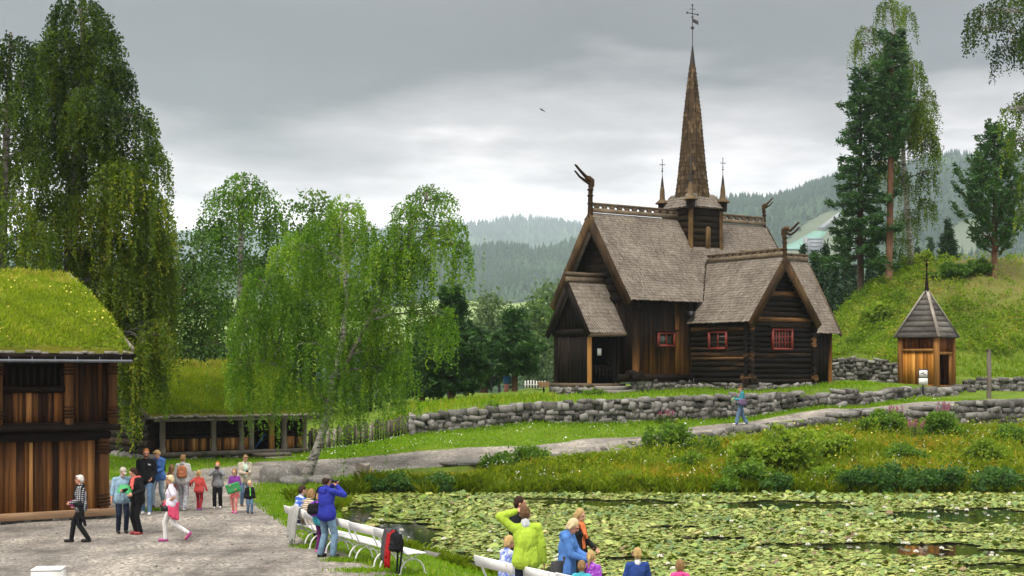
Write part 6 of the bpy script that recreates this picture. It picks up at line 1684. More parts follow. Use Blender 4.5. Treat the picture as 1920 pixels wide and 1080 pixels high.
ok = (poly_sd(POND, x, y) < -.12) & vis(x, y)
hole = np.zeros(N, bool)
for (px, py, rx, ry) in OPEN:
    d = 4.35 * F / (py - 700); cx = (px - 960) * d / F; rxm = 1.05 * rx * d / F; rym = 1.0 * ry * d * d / (4.35 * F)
    hole |= ((x - cx) / rxm) ** 2 + ((y - d) / rym) ** 2 < 1 + .55 * wig(x * 2.2, y * 2.2)
cover = .90 + .36 * wig(x * .9 + 2, y * .55) + .3 * wig(x * 2.6, y * 1.7)
ok &= ~hole | (rng.random(N) < .006); ok &= rng.random(N) < cover
x, y = x[ok], y[ok]; n = len(x)
rad = np.clip(.060 * np.exp(rng.normal(0, .36, n)), .03, .16); k8 = 8
a = rng.uniform(0, 6.28, (n, 1)) + np.arange(k8) * (2 * PI - .35) / (k8 - 1)
tilt = np.where(rng.random(n) < .10, rng.uniform(.15, .7, n), rng.uniform(0, .09, n)); ta = rng.uniform(0, 6.28, n)
lx, ly = np.cos(a) * rad[:, None], np.sin(a) * rad[:, None] * rng.uniform(.8, 1, (n, 1))
prj = lx * np.cos(ta)[:, None] + ly * np.sin(ta)[:, None]
lz = prj * np.sin(tilt)[:, None] + np.where(tilt > .15, rad * np.sin(tilt) * .8, .004)[:, None] + rng.uniform(.006, .035, (n, 1)) + .02 * np.abs(np.sin(a * 1.5)) * (tilt > .06)[:, None]
shr = 1 - (1 - np.cos(tilt))[:, None] * .8
V = np.stack([x[:, None] + lx * shr, y[:, None] + ly * shr, WATER + lz], -1)
cen = np.stack([x, y, WATER + lz.mean(1) - .004], -1)[:, None]
V = np.concatenate([V, cen], 1)
base = np.arange(n)[:, None, None] * (k8 + 1); j = np.arange(k8 - 1)[None, :, None]
f = np.concatenate([base + j, base + j + 1, base + k8 + 0 * j], -1).reshape(-1, 3)
far_ = np.clip((y - 28) / 24, 0, 1)
tint = np.clip(.65 + .10 * wig(x * .7, y * .5) + rng.normal(0, .13, n) - .25 * (tilt > .4), 0, .86); tint = np.where(rng.random(n) < .07, rng.uniform(.9, 1, n), tint)
mb = MB(); mb.add(V.reshape(-1, 3), f, np.repeat(tint, k8 - 1))
tag(mb.build('lily_pads', m_pad), 'pond surface crowded with water lily pads', 'lily pads', kind='stuff')
m_petal = simple('lily_petal', (.86, .85, .80), .5, .05, 5, 0); m_stam = simple('lily_stamens', (.75, .5, .06), .7, .2, 5, 0)
def lily():
    o = empty('water_lily', (0, 0, 0), 0, 'white water lily blossom open among the pads', 'flower', 'white water lilies on the pond')
    mb = MB()
    for ring, (nn, R_, tip, L) in enumerate(((9, .03, .05, .085), (8, .02, .09, .07), (6, .012, .11, .05))):
        for i in range(nn):
            a = i * 2 * PI / nn + ring * .35; d = np.array([math.cos(a), math.sin(a), 0]); s_ = np.array([-d[1], d[0], 0])
            mb.add([d * R_ * .3, d * (R_ + L * .5) + s_ * .022 + [0, 0, tip * .35], d * (R_ + L) + [0, 0, tip], d * (R_ + L * .5) - s_ * .022 + [0, 0, tip * .35]], np.array([[0, 1, 2, 3]]), .1)
    mb.build('petals', m_petal, o)
    mb = MB(); mb.ell((0, 0, .04), (.02, .02, .03), n=7, m=5); mb.build('stamens', m_stam, o); return o
l0 = lily(); r_ = np.random.default_rng(77); cnt = 0
while cnt < 105:
    px, py = r_.uniform(660, 1910), 924 + 156 * r_.random() ** 1.5
    d = 4.35 * F / (py - 700); X_ = (px - 960) * d / F
    if poly_sd(POND, np.array([X_]), np.array([d]))[0] > -.6: continue
    if r_.random() > .35 + .5 * (px > 1250) + .3 * wig(X_ * .8, d * .5): continue
    o = l0 if cnt == 0 else copy_tree(l0)
    o.location = (X_, d, WATER + .05); s_ = r_.uniform(.42, .75); o.scale = (s_,) * 3; o.rotation_euler = (r_.normal(0, .15), r_.normal(0, .15), r_.uniform(0, 6.28)); cnt += 1
# gull in the sky
m_bird = simple('grey_feathers', (.10, .10, .11), .8, .2, 5, 0)
p = at(1016, 206, 140); mb = MB()
mb.ell((0, 0, 0), (.24, .07, .07), None, 8, 6); mb.ell((-.25, 0, .01), (.06, .045, .045), None, 8, 6)
for s_ in (-1, 1): mb.add([(-.1, 0, .03), (.08, 0, .03), (.12, s_ * .35, .10), (.22, s_ * .62, .02), (.04, s_ * .36, .12)], [[0, 1, 2, 3, 4]] if s_ > 0 else [[4, 3, 2, 1, 0]], .3)
for i in range(len(mb.v)): mb.v[i] = mb.v[i] @ np.array(Matrix.Rotation(.45, 3, 'Y')).T
o = mb.build('bird', m_bird); o.location = p; o.rotation_euler = (.5, 0, .3); tag(o, 'small bird flying in front of the grey clouds', 'bird')

# loose stones on the gravel
P = scatter(5200, -22, 3, 20, 58, lambda x, y: (poly_sd(GRAV, x, y) < -.1) & vis(x, y)); r_ = np.random.default_rng(9)
mb = MB(); n = len(P); sz = .012 + .035 * r_.random(n) ** 3
oct_ = np.array([[1, 0, 0], [0, 1, 0], [-1, 0, 0], [0, -1, 0], [0, 0, .7], [0, 0, -.7]], float)
V = (oct_[None] * (1 + r_.normal(0, .2, (n, 6, 1)))) * sz[:, None, None] + P[:, None]
f8 = np.array([[0, 1, 4], [1, 2, 4], [2, 3, 4], [3, 0, 4], [1, 0, 5], [2, 1, 5], [3, 2, 5], [0, 3, 5]])
mb.add(V.reshape(-1, 3), (np.arange(n)[:, None, None] * 6 + f8[None]).reshape(-1, 3), np.repeat(r_.random(n), 8))
tag(mb.build('loose_gravel', m_stone), 'loose stones scattered on the gravel square', 'gravel', kind='stuff')
# ------------------------------------------------------------------ benches
m_benchw = simple('white_bench_paint', (.72, .72, .71), .4, .08, 6, .1)
def make_bench(L=1.3):
    o = empty('park_bench', (0, 0, 0), 0, 'white garden bench', 'bench', 'white benches along the pond')
    mb = MB()
    for i, y in enumerate((-.14, .0, .14)): mb.box((0, y + .03, .45 - .008 * abs(i - 1)), (L, .125, .032), tint=.05 * i, bev=.008)
    mb.build('seat', m_benchw, o)
    R = np.array(Matrix.Rotation(-.22, 3, 'X'))
    mb = MB(); mb.box((0, -.315, .775), (L, .026, .19), np.array(Matrix.Rotation(.2, 3, 'X')), 0, bev=.01); mb.build('backrest', m_benchw, o)
    for sx in (-1, 1):
        x = sx * (L / 2 - .17); mb = MB()
        mb.tube([(x, -.335, .86), (x, -.29, .72), (x, -.235, .58), (x, -.17, .46), (x, -.02, .43), (x, .2, .435), (x, .24, .40)], .019, 7)
        a = np.linspace(0, PI, 12); mb.tube(np.stack([np.full(12, x), .02 + .27 * np.cos(a), .02 + .30 * np.sin(a)], 1), .019, 7)
        mb.tube([(x, -.18, .46), (x, -.10, .40), (x, .02, .32)], .016, 6); mb.tube([(x, .22, .42), (x, .12, .39), (x, .02, .32)], .016, 6)
        for y in (-.26, .30): mb.ell((x, y, .015), (.03, .035, .018), n=8, m=5)
        mb.build('end_frame', m_benchw, o)
    mb = MB(); mb.tube([(-(L / 2 - .17), .02, .3), (L / 2 - .17, .02, .3)], .012, 6); mb.build('stretcher', m_benchw, o)
    return o
BR = math.radians(-60)
bn = make_bench(); i = 0
BENCH = {}
LBL = {'r0': 'white bench nearest the viewer in the shore row, with jackets and a black backpack', 'r1': 'white empty bench second nearest in the shore row', 'r2': 'white bench right beside the man in the blue hoodie',
       'r3': 'white bench behind the girl with the purple backpack', 'r4': 'white bench farthest along the shore, with two people seated', 'f0': 'white bench under the girl in the tie-dye top', 'f1': 'white bench half hidden behind the man in the lime jacket',
       'f2': 'white bench at the bottom edge behind the girl in the purple jacket'}
for nm, (x, y) in (('r0', (-2.25, 28.9)), ('r1', (-2.9, 30.2)), ('r2', (-3.55, 31.35)), ('r3', (-4.2, 32.5)), ('r4', (-4.85, 33.7)), ('f0', (-.04, 24.35)), ('f1', (.64, 23.15)), ('f2', (1.3, 21.95))):
    o = bn if i == 0 else copy_tree(bn); i += 1
    o.location = (x, y, gz1(x, y)); o.rotation_euler = (0, 0, BR); o['label'] = LBL[nm]; BENCH[nm] = (x, y, gz1(x, y))
def on_bench(nm, lx, ly, lz):
    x, y, z = BENCH[nm]; c, s = math.cos(BR), math.sin(BR); return (x + c * lx - s * ly, y + s * lx + c * ly, z + lz)

# ------------------------------------------------------------------ cloth, bags
def cloth(name, col, var=.22, scale=5.0):
    """woven cloth: faded patches, and soft crease folds as bump"""
    if name in MATS: return MATS[name]
    m, nt, out = new_mat(name); b = NB(nt); v = b.obj((1, 1, .55))
    c = b.ramp(b.noise(v, scale, 5), [(.25, tuple(x * (1 - var) for x in col)), (.75, tuple(min(1, x * (1 + var)) for x in col))])
    w_ = b.n('ShaderNodeTexNoise'); w_.inputs['Scale'].default_value = 7; w_.inputs['Detail'].default_value = 3; w_.inputs['Distortion'].default_value = 1.6; b.l(v, w_.inputs['Vector'])
    b.principled(out, c, .85, b.bump(w_.outputs['Fac'], .9, .05), .08); MATS[name] = m; return m
def pattern(name, kind, c0, c1, c2=None, scale=1.0):
    if name in MATS: return MATS[name]
    m, nt, out = new_mat(name); b = NB(nt)
    if kind == 'stripe':
        w_ = b.n('ShaderNodeTexWave', bands_direction='Z'); w_.inputs['Scale'].default_value = scale; b.l(b.obj(), w_.inputs['Vector']); c = b.ramp(w_.outputs['Fac'], [(.45, c0), (.55, c1)])
    elif kind == 'plaid':
        w1 = b.n('ShaderNodeTexWave', bands_direction='Z'); w1.inputs['Scale'].default_value = scale; b.l(b.obj(), w1.inputs['Vector'])
        w2 = b.n('ShaderNodeTexWave', bands_direction='Y'); w2.inputs['Scale'].default_value = scale; b.l(b.obj(), w2.inputs['Vector'])
        c = b.ramp(b.math('MULTIPLY', b.math('ADD', w1.outputs['Fac'], w2.outputs['Fac']), .5), [(.35, c0), (.55, c2 or c0), (.75, c1)])
    elif kind == 'dots':
        v_ = b.n('ShaderNodeTexVoronoi'); v_.inputs['Scale'].default_value = scale; b.l(b.obj(), v_.inputs['Vector']); c = b.ramp(v_.outputs['Distance'], [(.22, c1), (.3, c0)])
    else:
        c = b.ramp(b.noise(b.obj(), scale, 3, .6), [(.38, c0), (.5, c2 or c1), (.6, c1)])
    b.principled(out, c, .85, b.bump(b.noise(b.obj(), 11, 3), .4, .01), .1); MATS[name] = m; return m
def cap(mb, a, b_, ra, rb, n=10, mi=0, sq=None):
    a, b_ = np.asarray(a, float), np.asarray(b_, float); d = b_ - a; L = np.linalg.norm(d)
    d = d / L if L > 1e-6 else np.array([0, 0, 1.0])
    pts, rad = [], []
    for t in (-1.45, -1.0, -.5, 0): pts.append(a + d * ra * math.sin(t)); rad.append(ra * math.cos(t))
    for t in (0, .5, 1.0, 1.45): pts.append(b_ + d * rb * math.sin(t)); rad.append(rb * math.cos(t))
    mb.tube(pts, rad, n, .5, mi, True, sq)
m_blackcloth = cloth('black_cloth', (.012, .012, .014)); m_red = MATS['red_painted_wood']
def drape(name, mat, origin, rot, prof, w_, label, hem=.06, seed=0, cat='jacket'):
    """garment hanging over a bench back: a folded sheet with some thickness"""
    r = np.random.default_rng(seed); nu, nv = 15, len(prof) * 3
    t = np.linspace(0, len(prof) - 1, nv); P = np.array(prof, float)
    py_, pz_ = np.interp(t, np.arange(len(P)), P[:, 0]), np.interp(t, np.arange(len(P)), P[:, 1])
    u = np.linspace(-.5, .5, nu); U, T = np.meshgrid(u, np.arange(nv))
    fold = .028 * np.sin(U * 21 + seed) * np.abs(np.linspace(-1, 1, nv))[:, None]; dz = -hem * np.sin(U * 9 + seed) * np.abs(np.linspace(-1, 1, nv))[:, None] ** 3
    V = np.stack([U * w_ * (1 - .25 * np.abs(np.linspace(-1, 1, nv))[:, None] ** 2), py_[:, None] + fold + 0 * U, pz_[:, None] + dz], -1)
    idx = np.arange(nu * nv).reshape(nv, nu); f = np.stack([idx[:-1, :-1], idx[:-1, 1:], idx[1:, 1:], idx[1:, :-1]], -1).reshape(-1, 4)
    nrm = np.zeros_like(V); nrm[..., 1] = np.where(np.linspace(-1, 1, nv)[:, None] < 0, -.022, .022); nrm[..., 2] = .015
    mb = MB(); mb.add(V.reshape(-1, 3), f); mb.add((V + nrm).reshape(-1, 3), f[:, ::-1])
    o = remeshed_solid(mb, V, nrm, f, name, mat); o.location = origin; o.rotation_euler = (0, 0, rot); return tag(o, label, cat)
def remeshed_solid(mb, V, N_, f, name, mat):
    m2 = MB(); nv, nu = V.shape[:2]; A_ = V.reshape(-1, 3); B_ = (V + N_).reshape(-1, 3); n = len(A_)
    idx = np.arange(n).reshape(nv, nu); ed = np.concatenate([idx[0, :], idx[1:, -1], idx[-1, ::-1][1:], idx[::-1, 0][1:]])
    side = np.stack([ed[:-1], ed[1:], ed[1:] + n, ed[:-1] + n], 1)
    m2.add(np.concatenate([A_, B_]), np.concatenate([f[:, ::-1], f + n, side])); return m2.build(name, mat, None, True)
bp_ = [(-.44, .28), (-.43, .5), (-.40, .72), (-.36, .885), (-.33, .90), (-.28, .86), (-.25, .7), (-.22, .56)]
drape('jacket', cloth('dark_grey_cloth', (.06, .062, .065)), on_bench('r0', .14, 0, 0), BR, bp_, .30, 'dark grey jacket hung over the nearest shore bench back', .08, 1)
drape('jacket', cloth('crimson_cloth', (.32, .012, .014)), on_bench('r0', .29, -.012, -.02), BR, bp_[:-1], .24, 'crimson jacket hung over the nearest shore bench beside the backpack', .12, 4)
drape('jacket', cloth('pale_grey_cloth', (.30, .295, .28)), on_bench('r4', .18, 0, 0), BR, [(-.46, .1), (-.45, .35), (-.43, .6), (-.38, .885), (-.34, .90), (-.3, .86), (-.27, .7)], .55, 'pale grey coat hung over the back of the farthest bench', .1, 2)
def backpack(name, label, loc, rot, H, mat, strapmat, W=.30, T=.17, parent=None, hang=0.0, pocket=True, cat='backpack'):
    o = empty(name, loc, rot, label, cat)
    mb = MB(); k = H / .45
    cap(mb, (-W * .25, 0, H * .25), (-W * .22, 0, H * .75), W * .26, W * .24); cap(mb, (W * .25, 0, H * .25), (W * .22, 0, H * .75), W * .26, W * .24); cap(mb, (0, -.02, H * .3), (0, 0, H * .85), W * .3, W * .2)
    if pocket: cap(mb, (-W * .15, T * .42, H * .22), (W * .15, T * .42, H * .22), W * .17, W * .17); cap(mb, (-W * .12, T * .42, H * .42), (W * .12, T * .42, H * .42), W * .14, W * .14)
    remeshed(mb, 'bag', mat, .014, 3, o)
    for sx in (-1, 1):
        mb = MB(); mb.tube([(sx * W * .22, -.06, H * .92), (sx * W * .28, -.14, H * .95), (sx * W * .3, -.2, H * .6), (sx * W * .28, -.13, H * .2), (sx * W * .25, -.06, H * .12)] if not hang else
                           [(sx * W * .22, -.05, H * .9), (sx * W * .3, -.1, H * .5), (sx * W * .22, -.07, -.1), (sx * W * .16, -.04, -hang), (sx * W * .15, -.02, -hang * 1.05)], .016, 6, sq=(1.4, .5)); mb.build('strap', strapmat, o, True)
    mb = MB(); mb.tube([(-.05, 0, H * 1.0), (-.03, 0, H * 1.07), (.03, 0, H * 1.07), (.05, 0, H * 1.0)], .012, 6); mb.build('handle', strapmat, o)
    return o
x, y, z = on_bench('r0', .60, -.40, .47)
backpack('backpack', 'black backpack hanging by its straps from the nearest shore bench', (x, y, z), BR + PI, .44, m_blackcloth, m_blackcloth, .36, .2, hang=.38)
# ------------------------------------------------------------------ people
def skin(name, col):
    return simple(name, col, .6, .1, 9, .1)
SK = {'fair': skin('fair_skin', (.52, .29, .20)), 'ruddy': skin('ruddy_skin', (.48, .23, .155)), 'tan': skin('tanned_skin', (.38, .20, .125))}
m_eye = simple('eye_dark', (.015, .012, .01), .3, .1, 5, 0); m_lip = simple('lip_skin', (.33, .11, .09), .5, .1, 9, 0)
HAIRM = {}
def hairmat(name, col): return wood(name, tuple(c * .45 for c in col), col, tuple(min(1, c * 1.5) for c in col), (14, 14, 3), .25, .8, .6, 0, .6)
HC = {'white': hairmat('white_hair', (.50, .48, .44)), 'blonde': hairmat('blonde_hair', (.42, .28, .12)), 'pale': hairmat('pale_blonde_hair', (.55, .44, .26)), 'brown': hairmat('brown_hair', (.10, .055, .028)), 'dark': hairmat('dark_brown_hair', (.035, .02, .012)),
      'ginger': hairmat('ginger_hair', (.36, .12, .03)), 'light': hairmat('light_brown_hair', (.24, .14, .065)), 'grey': hairmat('grey_hair', (.25, .23, .21))}
def rotx(a): c, s = math.cos(a), math.sin(a); return np.array([[1, 0, 0], [0, c, -s], [0, s, c]])
def roty(a): c, s = math.cos(a), math.sin(a); return np.array([[c, 0, s], [0, 1, 0], [-s, 0, c]])
def rotz(a): c, s = math.cos(a), math.sin(a); return np.array([[c, -s, 0], [s, c, 0], [0, 0, 1]])
def ik(a, b_, l1, l2, pole):
    d = b_ - a; L = np.linalg.norm(d); L2_ = min(L, (l1 + l2) * .995); u = d / L; b2 = a + u * L2_
    x = (l1 * l1 - l2 * l2 + L2_ * L2_) / (2 * L2_); h = math.sqrt(max(0, l1 * l1 - x * x))
    p = np.asarray(pole, float); p = p - u * np.dot(p, u); p = p / (np.linalg.norm(p) + 1e-9)
    return a + u * x + p * h, b2

def person(label, loc, H, head, *, hs=1.0, fem=False, lean=0.0, side=0.0, hL=None, hR=None, pL=None, pR=None, fL=None, fR=None, kL=None, kR=None, pel=None, yaw=0.0, pitch=0.0, twist=0.0,
           sk='fair', hair='short', hc='brown', beard=None, glasses=False, top=None, sleeve=1.0, hem=.84, topname='jacket', bulk=1.0, hood=False, collar=None, bottom=None, bottomname='trousers', leg=1.0, baggy=1.0,
           skirt=None, shoes=None, cap_=None, vest=None, scarf=None, group=None, front=None, fat=1.0, visible_face=True):
    """one figure: a continuous body skin, with clothes and hair as parts. Faces -y; left hand is +x."""
    k = H / 1.75; hk = k * hs; kb = (H - .235 * hk) / (1.75 - .235)
    o = empty('person', loc, math.radians(head), label, 'person', group)
    pz = .93 if pel is None else pel[2]; py_ = 0 if pel is None else pel[1]
    px_ = 0 if pel is None else pel[0]
    base = np.array([px_, py_, pz])
    RU = rotz(math.radians(twist)) @ rotx(math.radians(lean)) @ roty(math.radians(side))
    def U(x, y, z): return (base + RU @ np.array([x, y, z - .93])) * kb
    def W(v): return np.asarray(v, float) * kb
    sw = .168 if fem else .19; hw = .098 if fem else .09
    hipL, hipR = W(base + [hw, 0, -.02]), W(base + [-hw, 0, -.02])
    waist, chest, neck = U(0, 0, 1.08), U(0, .01, 1.3), U(0, .02, 1.46)
    shL, shR = U(sw, .01, 1.41), U(-sw, .01, 1.41)
    hL = W(hL) if hL is not None else U(.25, -.03, .80); hR = W(hR) if hR is not None else U(-.25, -.03, .80)
    elL, wrL = ik(shL, hL, .285 * kb, .265 * kb, pL if pL is not None else (.35, .8, -.2)); elR, wrR = ik(shR, hR, .285 * kb, .265 * kb, pR if pR is not None else (-.35, .8, -.2))
    fL = W(fL) if fL is not None else W((.10, .02, .085)); fR = W(fR) if fR is not None else W((-.10, .02, .085))
    knL, anL = ik(hipL, fL, .43 * kb, .425 * kb, kL if kL is not None else (.05, -1, 0)); knR, anR = ik(hipR, fR, .43 * kb, .425 * kb, kR if kR is not None else (-.05, -1, 0))
    RH = RU @ rotz(math.radians(yaw)) @ rotx(math.radians(pitch)) @ rotx(-math.radians(lean) * .6)
    hc_ = neck + RU @ np.array([0, -.012, .055]) * kb + RH @ np.array([0, -.02, .115]) * hk
    def Hd(x, y, z): return hc_ + RH @ (np.array([x, y, z]) * hk)
    toes = []
    for an, kn in ((anL, knL), (anR, knR)):
        shin = an - kn; shin /= np.linalg.norm(shin)
        fwd = np.array([0, -1.0, 0]); flat = an[2] < .12 * kb
        if not flat: fwd = fwd * .55 + np.array([0, 0, -.85]); 
        fwd = fwd / np.linalg.norm(fwd); toes.append(fwd)
    # ---- body
    mb = MB(); t = fat
    cap(mb, hipL, hipR, .105 * kb * t, .105 * kb * t); cap(mb, W(base), waist, .115 * kb * t, .10 * kb * t)
    for sx in (-1, 1): cap(mb, U(sx * .05, 0, 1.08), U(sx * .07, .0, 1.31), .085 * kb * t, .10 * kb)
    cap(mb, shL, shR, .058 * kb, .058 * kb); cap(mb, U(0, .02, 1.38), hc_ - RH @ np.array([0, -.01, .06]) * hk, .062 * kb, .05 * (hk + kb) / 2)
    for s_, e, w_ in ((shL, elL, wrL), (shR, elR, wrR)): cap(mb, s_, e, .046 * kb, .038 * kb); cap(mb, e, w_, .039 * kb, .026 * kb)
    for h_, kn, an in ((hipL, knL, anL), (hipR, knR, anR)): cap(mb, h_, kn, .08 * kb, .052 * kb); cap(mb, kn, an, .052 * kb, .034 * kb)
    for an, fw in zip((anL, anR), toes): cap(mb, an + np.array([0, .02, -.045]) * kb, an + (fw * .14 + np.array([0, 0, -.045])) * kb, .036 * kb, .03 * kb)
    mb.ell(hc_ + RH @ np.array([0, .012, .018]) * hk, np.array([.073, .092, .097]) * hk, RH, 14, 10); mb.ell(Hd(0, -.028, -.052), np.array([.052, .06, .062]) * hk, RH, 12, 8)
    cap(mb, Hd(0, -.088, .012), Hd(0, -.104, -.022), .010 * hk, .0155 * hk, 8); mb.ell(Hd(0, -.07, -.085), np.array([.026, .022, .02]) * hk, RH, 8, 6)
    for sx in (-1, 1): mb.ell(Hd(sx * .074, .01, -.01), np.array([.012, .024, .033]) * hk, RH, 8, 6); cap(mb, Hd(sx * .018, -.082, .03), Hd(sx * .045, -.074, .03), .009 * hk, .008 * hk, 6)
    # hands: palm, four unequal bent fingers, thumb from the side of the palm
    for e, w_, sx in ((elL, wrL, 1), (elR, wrR, -1)):
        d = w_ - e; d /= np.linalg.norm(d); inw = np.array([-sx, -.25, 0.0]); inw -= d * np.dot(inw, d); inw /= np.linalg.norm(inw) + 1e-9; sd_ = np.cross(d, inw)
        if np.dot(sd_, (0, -1, 0)) < 0: sd_ = -sd_
        hz = kb * (1.0 if hs == 1 else .95); pc = w_ + d * .05 * hz
        R = np.stack([sd_, inw, d], 1); mb.ell(pc, np.array([.040, .018, .054]) * hz, R, 10, 7)
        for j, (off, ln) in enumerate(((.030, .072), (.011, .080), (-.009, .076), (-.028, .060))):
            a_ = w_ + d * .088 * hz + sd_ * off * hz; m_ = a_ + (d * .9 + inw * .35) * ln * .5 * hz; e_ = m_ + (d * .6 + inw * .85) * ln * .5 * hz
            cap(mb, a_, m_, .0105 * hz, .0095 * hz, 6); cap(mb, m_, e_, .0095 * hz, .008 * hz, 6)
        a_ = w_ + d * .03 * hz + sd_ * .034 * hz; m_ = a_ + (d * .75 + sd_ * .6 + inw * .2) * .038 * hz; cap(mb, a_, m_, .0125 * hz, .011 * hz, 6); cap(mb, m_, m_ + (d * .9 + sd_ * .1 + inw * .4) * .03 * hz, .011 * hz, .009 * hz, 6)
    eyes = [Hd(sx * .031, -.083, .012) for sx in (-1, 1)]; mouth = Hd(0, -.092, -.05)
    def mf(c):
        r_ = np.zeros(len(c), int)
        for e in eyes: r_[np.linalg.norm(c - e, axis=1) < .014 * hk] = 1
        q = (c - mouth) @ RH; r_[(np.abs(q[:, 0]) < .024 * hk) & (np.abs(q[:, 2]) < .008 * hk) & (np.abs(q[:, 1]) < .03)] = 2
        return r_
    remeshed(mb, 'body', [SK[sk], m_eye, m_lip], .0115 * max(.8, k), 1, o, mf)
    # ---- hair
    if hair:
        mb = MB(); mb.ell(Hd(0, .026, .030), np.array([.083, .096, .100]) * hk, RH, 14, 10)
        if hair in ('bob', 'long', 'pony', 'tails'): 
            for sx in (-1, 1): cap(mb, Hd(sx * .066, .01, .02), Hd(sx * .072, .02, -.055 if hair in ('bob', 'long') else -.02), .03 * hk, .026 * hk, 8)
        if hair == 'bob': cap(mb, Hd(-.03, .07, 0), Hd(-.035, .065, -.085), .05 * hk, .04 * hk); cap(mb, Hd(.03, .07, 0), Hd(.035, .065, -.085), .05 * hk, .04 * hk)
        if hair == 'long':
            for sx in (-1, 0, 1): cap(mb, Hd(sx * .045, .06, 0), Hd(sx * .06, .085, -.22), .05 * hk, .03 * hk)
        if hair == 'pony': cap(mb, Hd(0, .11, .03), Hd(0, .15, -.02), .035 * hk, .032 * hk); cap(mb, Hd(0, .15, -.02), Hd(.01, .135, -.20), .032 * hk, .015 * hk)
        if hair == 'tails':
            for sx in (-1, 1): cap(mb, Hd(sx * .06, .07, -.02), Hd(sx * .08, .085, -.17), .035 * hk, .018 * hk)
        if hair in ('short', 'crop'):
            cap(mb, Hd(-.03, .075, -.01), Hd(-.03, .07, -.055), .05 * hk, .035 * hk); cap(mb, Hd(.03, .075, -.01), Hd(.03, .07, -.055), .05 * hk, .035 * hk)
        if hair == 'short' and fem: cap(mb, Hd(-.05, -.055, .085), Hd(.05, -.055, .085), .03 * hk, .03 * hk, 8)
        remeshed(mb, 'hair', HC[hc], .011 * max(.8, k), 1, o)
    if beard:
        mb = MB(); mb.ell(Hd(0, -.045, -.075), np.array([.052, .052, .045]) * hk, RH, 10, 7)
        for sx in (-1, 1): cap(mb, Hd(sx * .058, -.02, -.02), Hd(sx * .045, -.045, -.07), .018 * hk, .022 * hk, 8)
        remeshed(mb, 'beard', HC[beard], .010, 1, o)
    if glasses:
        mb = MB()
        for sx in (-1, 1):
            a = np.linspace(0, 2 * PI, 11); mb.tube([Hd(sx * .033 + .022 * math.cos(q), -.102, .012 + .017 * math.sin(q)) for q in a], .0035 * hk, 5, cap=False); mb.tube([Hd(sx * .056, -.1, .015), Hd(sx * .078, -.02, .012)], .003 * hk, 5)
        mb.tube([Hd(-.011, -.104, .015), Hd(.011, -.104, .015)], .003 * hk, 5); mb.build('glasses', m_eye, o)
    if cap_ is not None:
        mb = MB(); mb.ell(Hd(0, .018, .055), np.array([.09, .104, .075]) * hk, RH, 14, 8); mb.ell(Hd(0, -.10, .045), np.array([.065, .062, .010]) * hk, RH @ rotx(.15), 12, 6); mb.ell(Hd(0, .01, .128), np.array([.01, .01, .006]) * hk, RH, 6, 4)
        remeshed(mb, 'cap', cap_, .010, 1, o)
    # ---- clothes
    g = .018 * min(bulk, 1.7); ga = .012 + .006 * min(bulk, 2)
    vox = .0135 * max(.8, k)
    if top is not None:
        mb = MB(); hz_ = hem
        cap(mb, U(-.055, 0, 1.10), U(.055, 0, 1.10), (.105 * t + g) * kb, (.105 * t + g) * kb)
        for sx in (-1, 1): cap(mb, U(sx * .052, 0, 1.06), U(sx * .074, .0, 1.30), (.09 * t + g) * kb, (.104 + g) * kb)
        if hz_ < 1.02:
            hy = base + np.array([0, 0, hz_ - .93]); rh = .108 * t + .014 * baggy + .022; cap(mb, W(hy + [-hw, 0, .09]), W(hy + [hw, 0, .09]), rh * kb, rh * kb); cap(mb, W(hy + [-hw, 0, .12]), U(-.055, 0, 1.10), rh * kb, (.105 * t + g) * kb); cap(mb, W(hy + [hw, 0, .12]), U(.055, 0, 1.10), rh * kb, (.105 * t + g) * kb); cap(mb, W(hy + [0, 0, .10]), waist, (rh + .02) * kb, (.11 * t + g) * kb)
        cap(mb, shL, shR, (.054 + ga) * kb, (.054 + ga) * kb); mb.ell(U(0, .02, 1.22), np.array([.17 + g * .6, .115 * t + g, .24]) * kb, RU, 14, 10); cap(mb, U(-.09, .012, 1.425), U(.09, .012, 1.425), .065 * kb, .065 * kb); cap(mb, U(0, .02, 1.42), U(0, .015, 1.485), (.068 + g * .4) * kb, (.058 + g * .5) * kb)
        if fem and hs == 1: 
            for sx in (-1, 1): mb.ell(U(sx * .07, -.095, 1.27), np.array([.062, .05, .06]) * kb, None, 8, 6)
        for s_, e, w_ in ((shL, elL, wrL), (shR, elR, wrR)):
            cap(mb, s_, e if sleeve > .5 else s_ + (e - s_) * .75, (.05 + ga) * kb, (.043 + ga) * kb)
            if sleeve > .5: f_ = min(1, (sleeve - .5) * 2); cap(mb, e, e + (w_ - e) * f_ * .98, (.043 + ga) * kb, (.031 + ga) * kb)
        if hood: cap(mb, U(-.06, .10, 1.45), U(.06, .10, 1.45), .055 * kb, .055 * kb); cap(mb, U(-.05, .11, 1.40), U(.05, .11, 1.40), .05 * kb, .05 * kb); cap(mb, U(-.085, .03, 1.48), U(-.04, .09, 1.47), .03 * kb, .04 * kb); cap(mb, U(.085, .03, 1.48), U(.04, .09, 1.47), .03 * kb, .04 * kb)
        if front is not None:
            fa, fb = front[0], front[1]
            def ff(c):
                q = (c / kb - base) @ RU; return ((np.abs(q[:, 0] - front[3] if len(front) > 3 else q[:, 0]) < front[2]) & (q[:, 1] < -.03) & (q[:, 2] + .93 > 1.0)).astype(int)
            remeshed(mb, topname, [fa, fb], vox, 6, o, ff)
        else: remeshed(mb, topname, top, vox, 6, o)
    if vest is not None:
        mb = MB()
        for sx in (-1, 1): cap(mb, U(sx * .055, 0, 1.05), U(sx * .08, .0, 1.34), (.10 * t + g + .012) * kb, (.108 + g + .01) * kb)
        remeshed(mb, 'vest', vest, vox, 3, o)
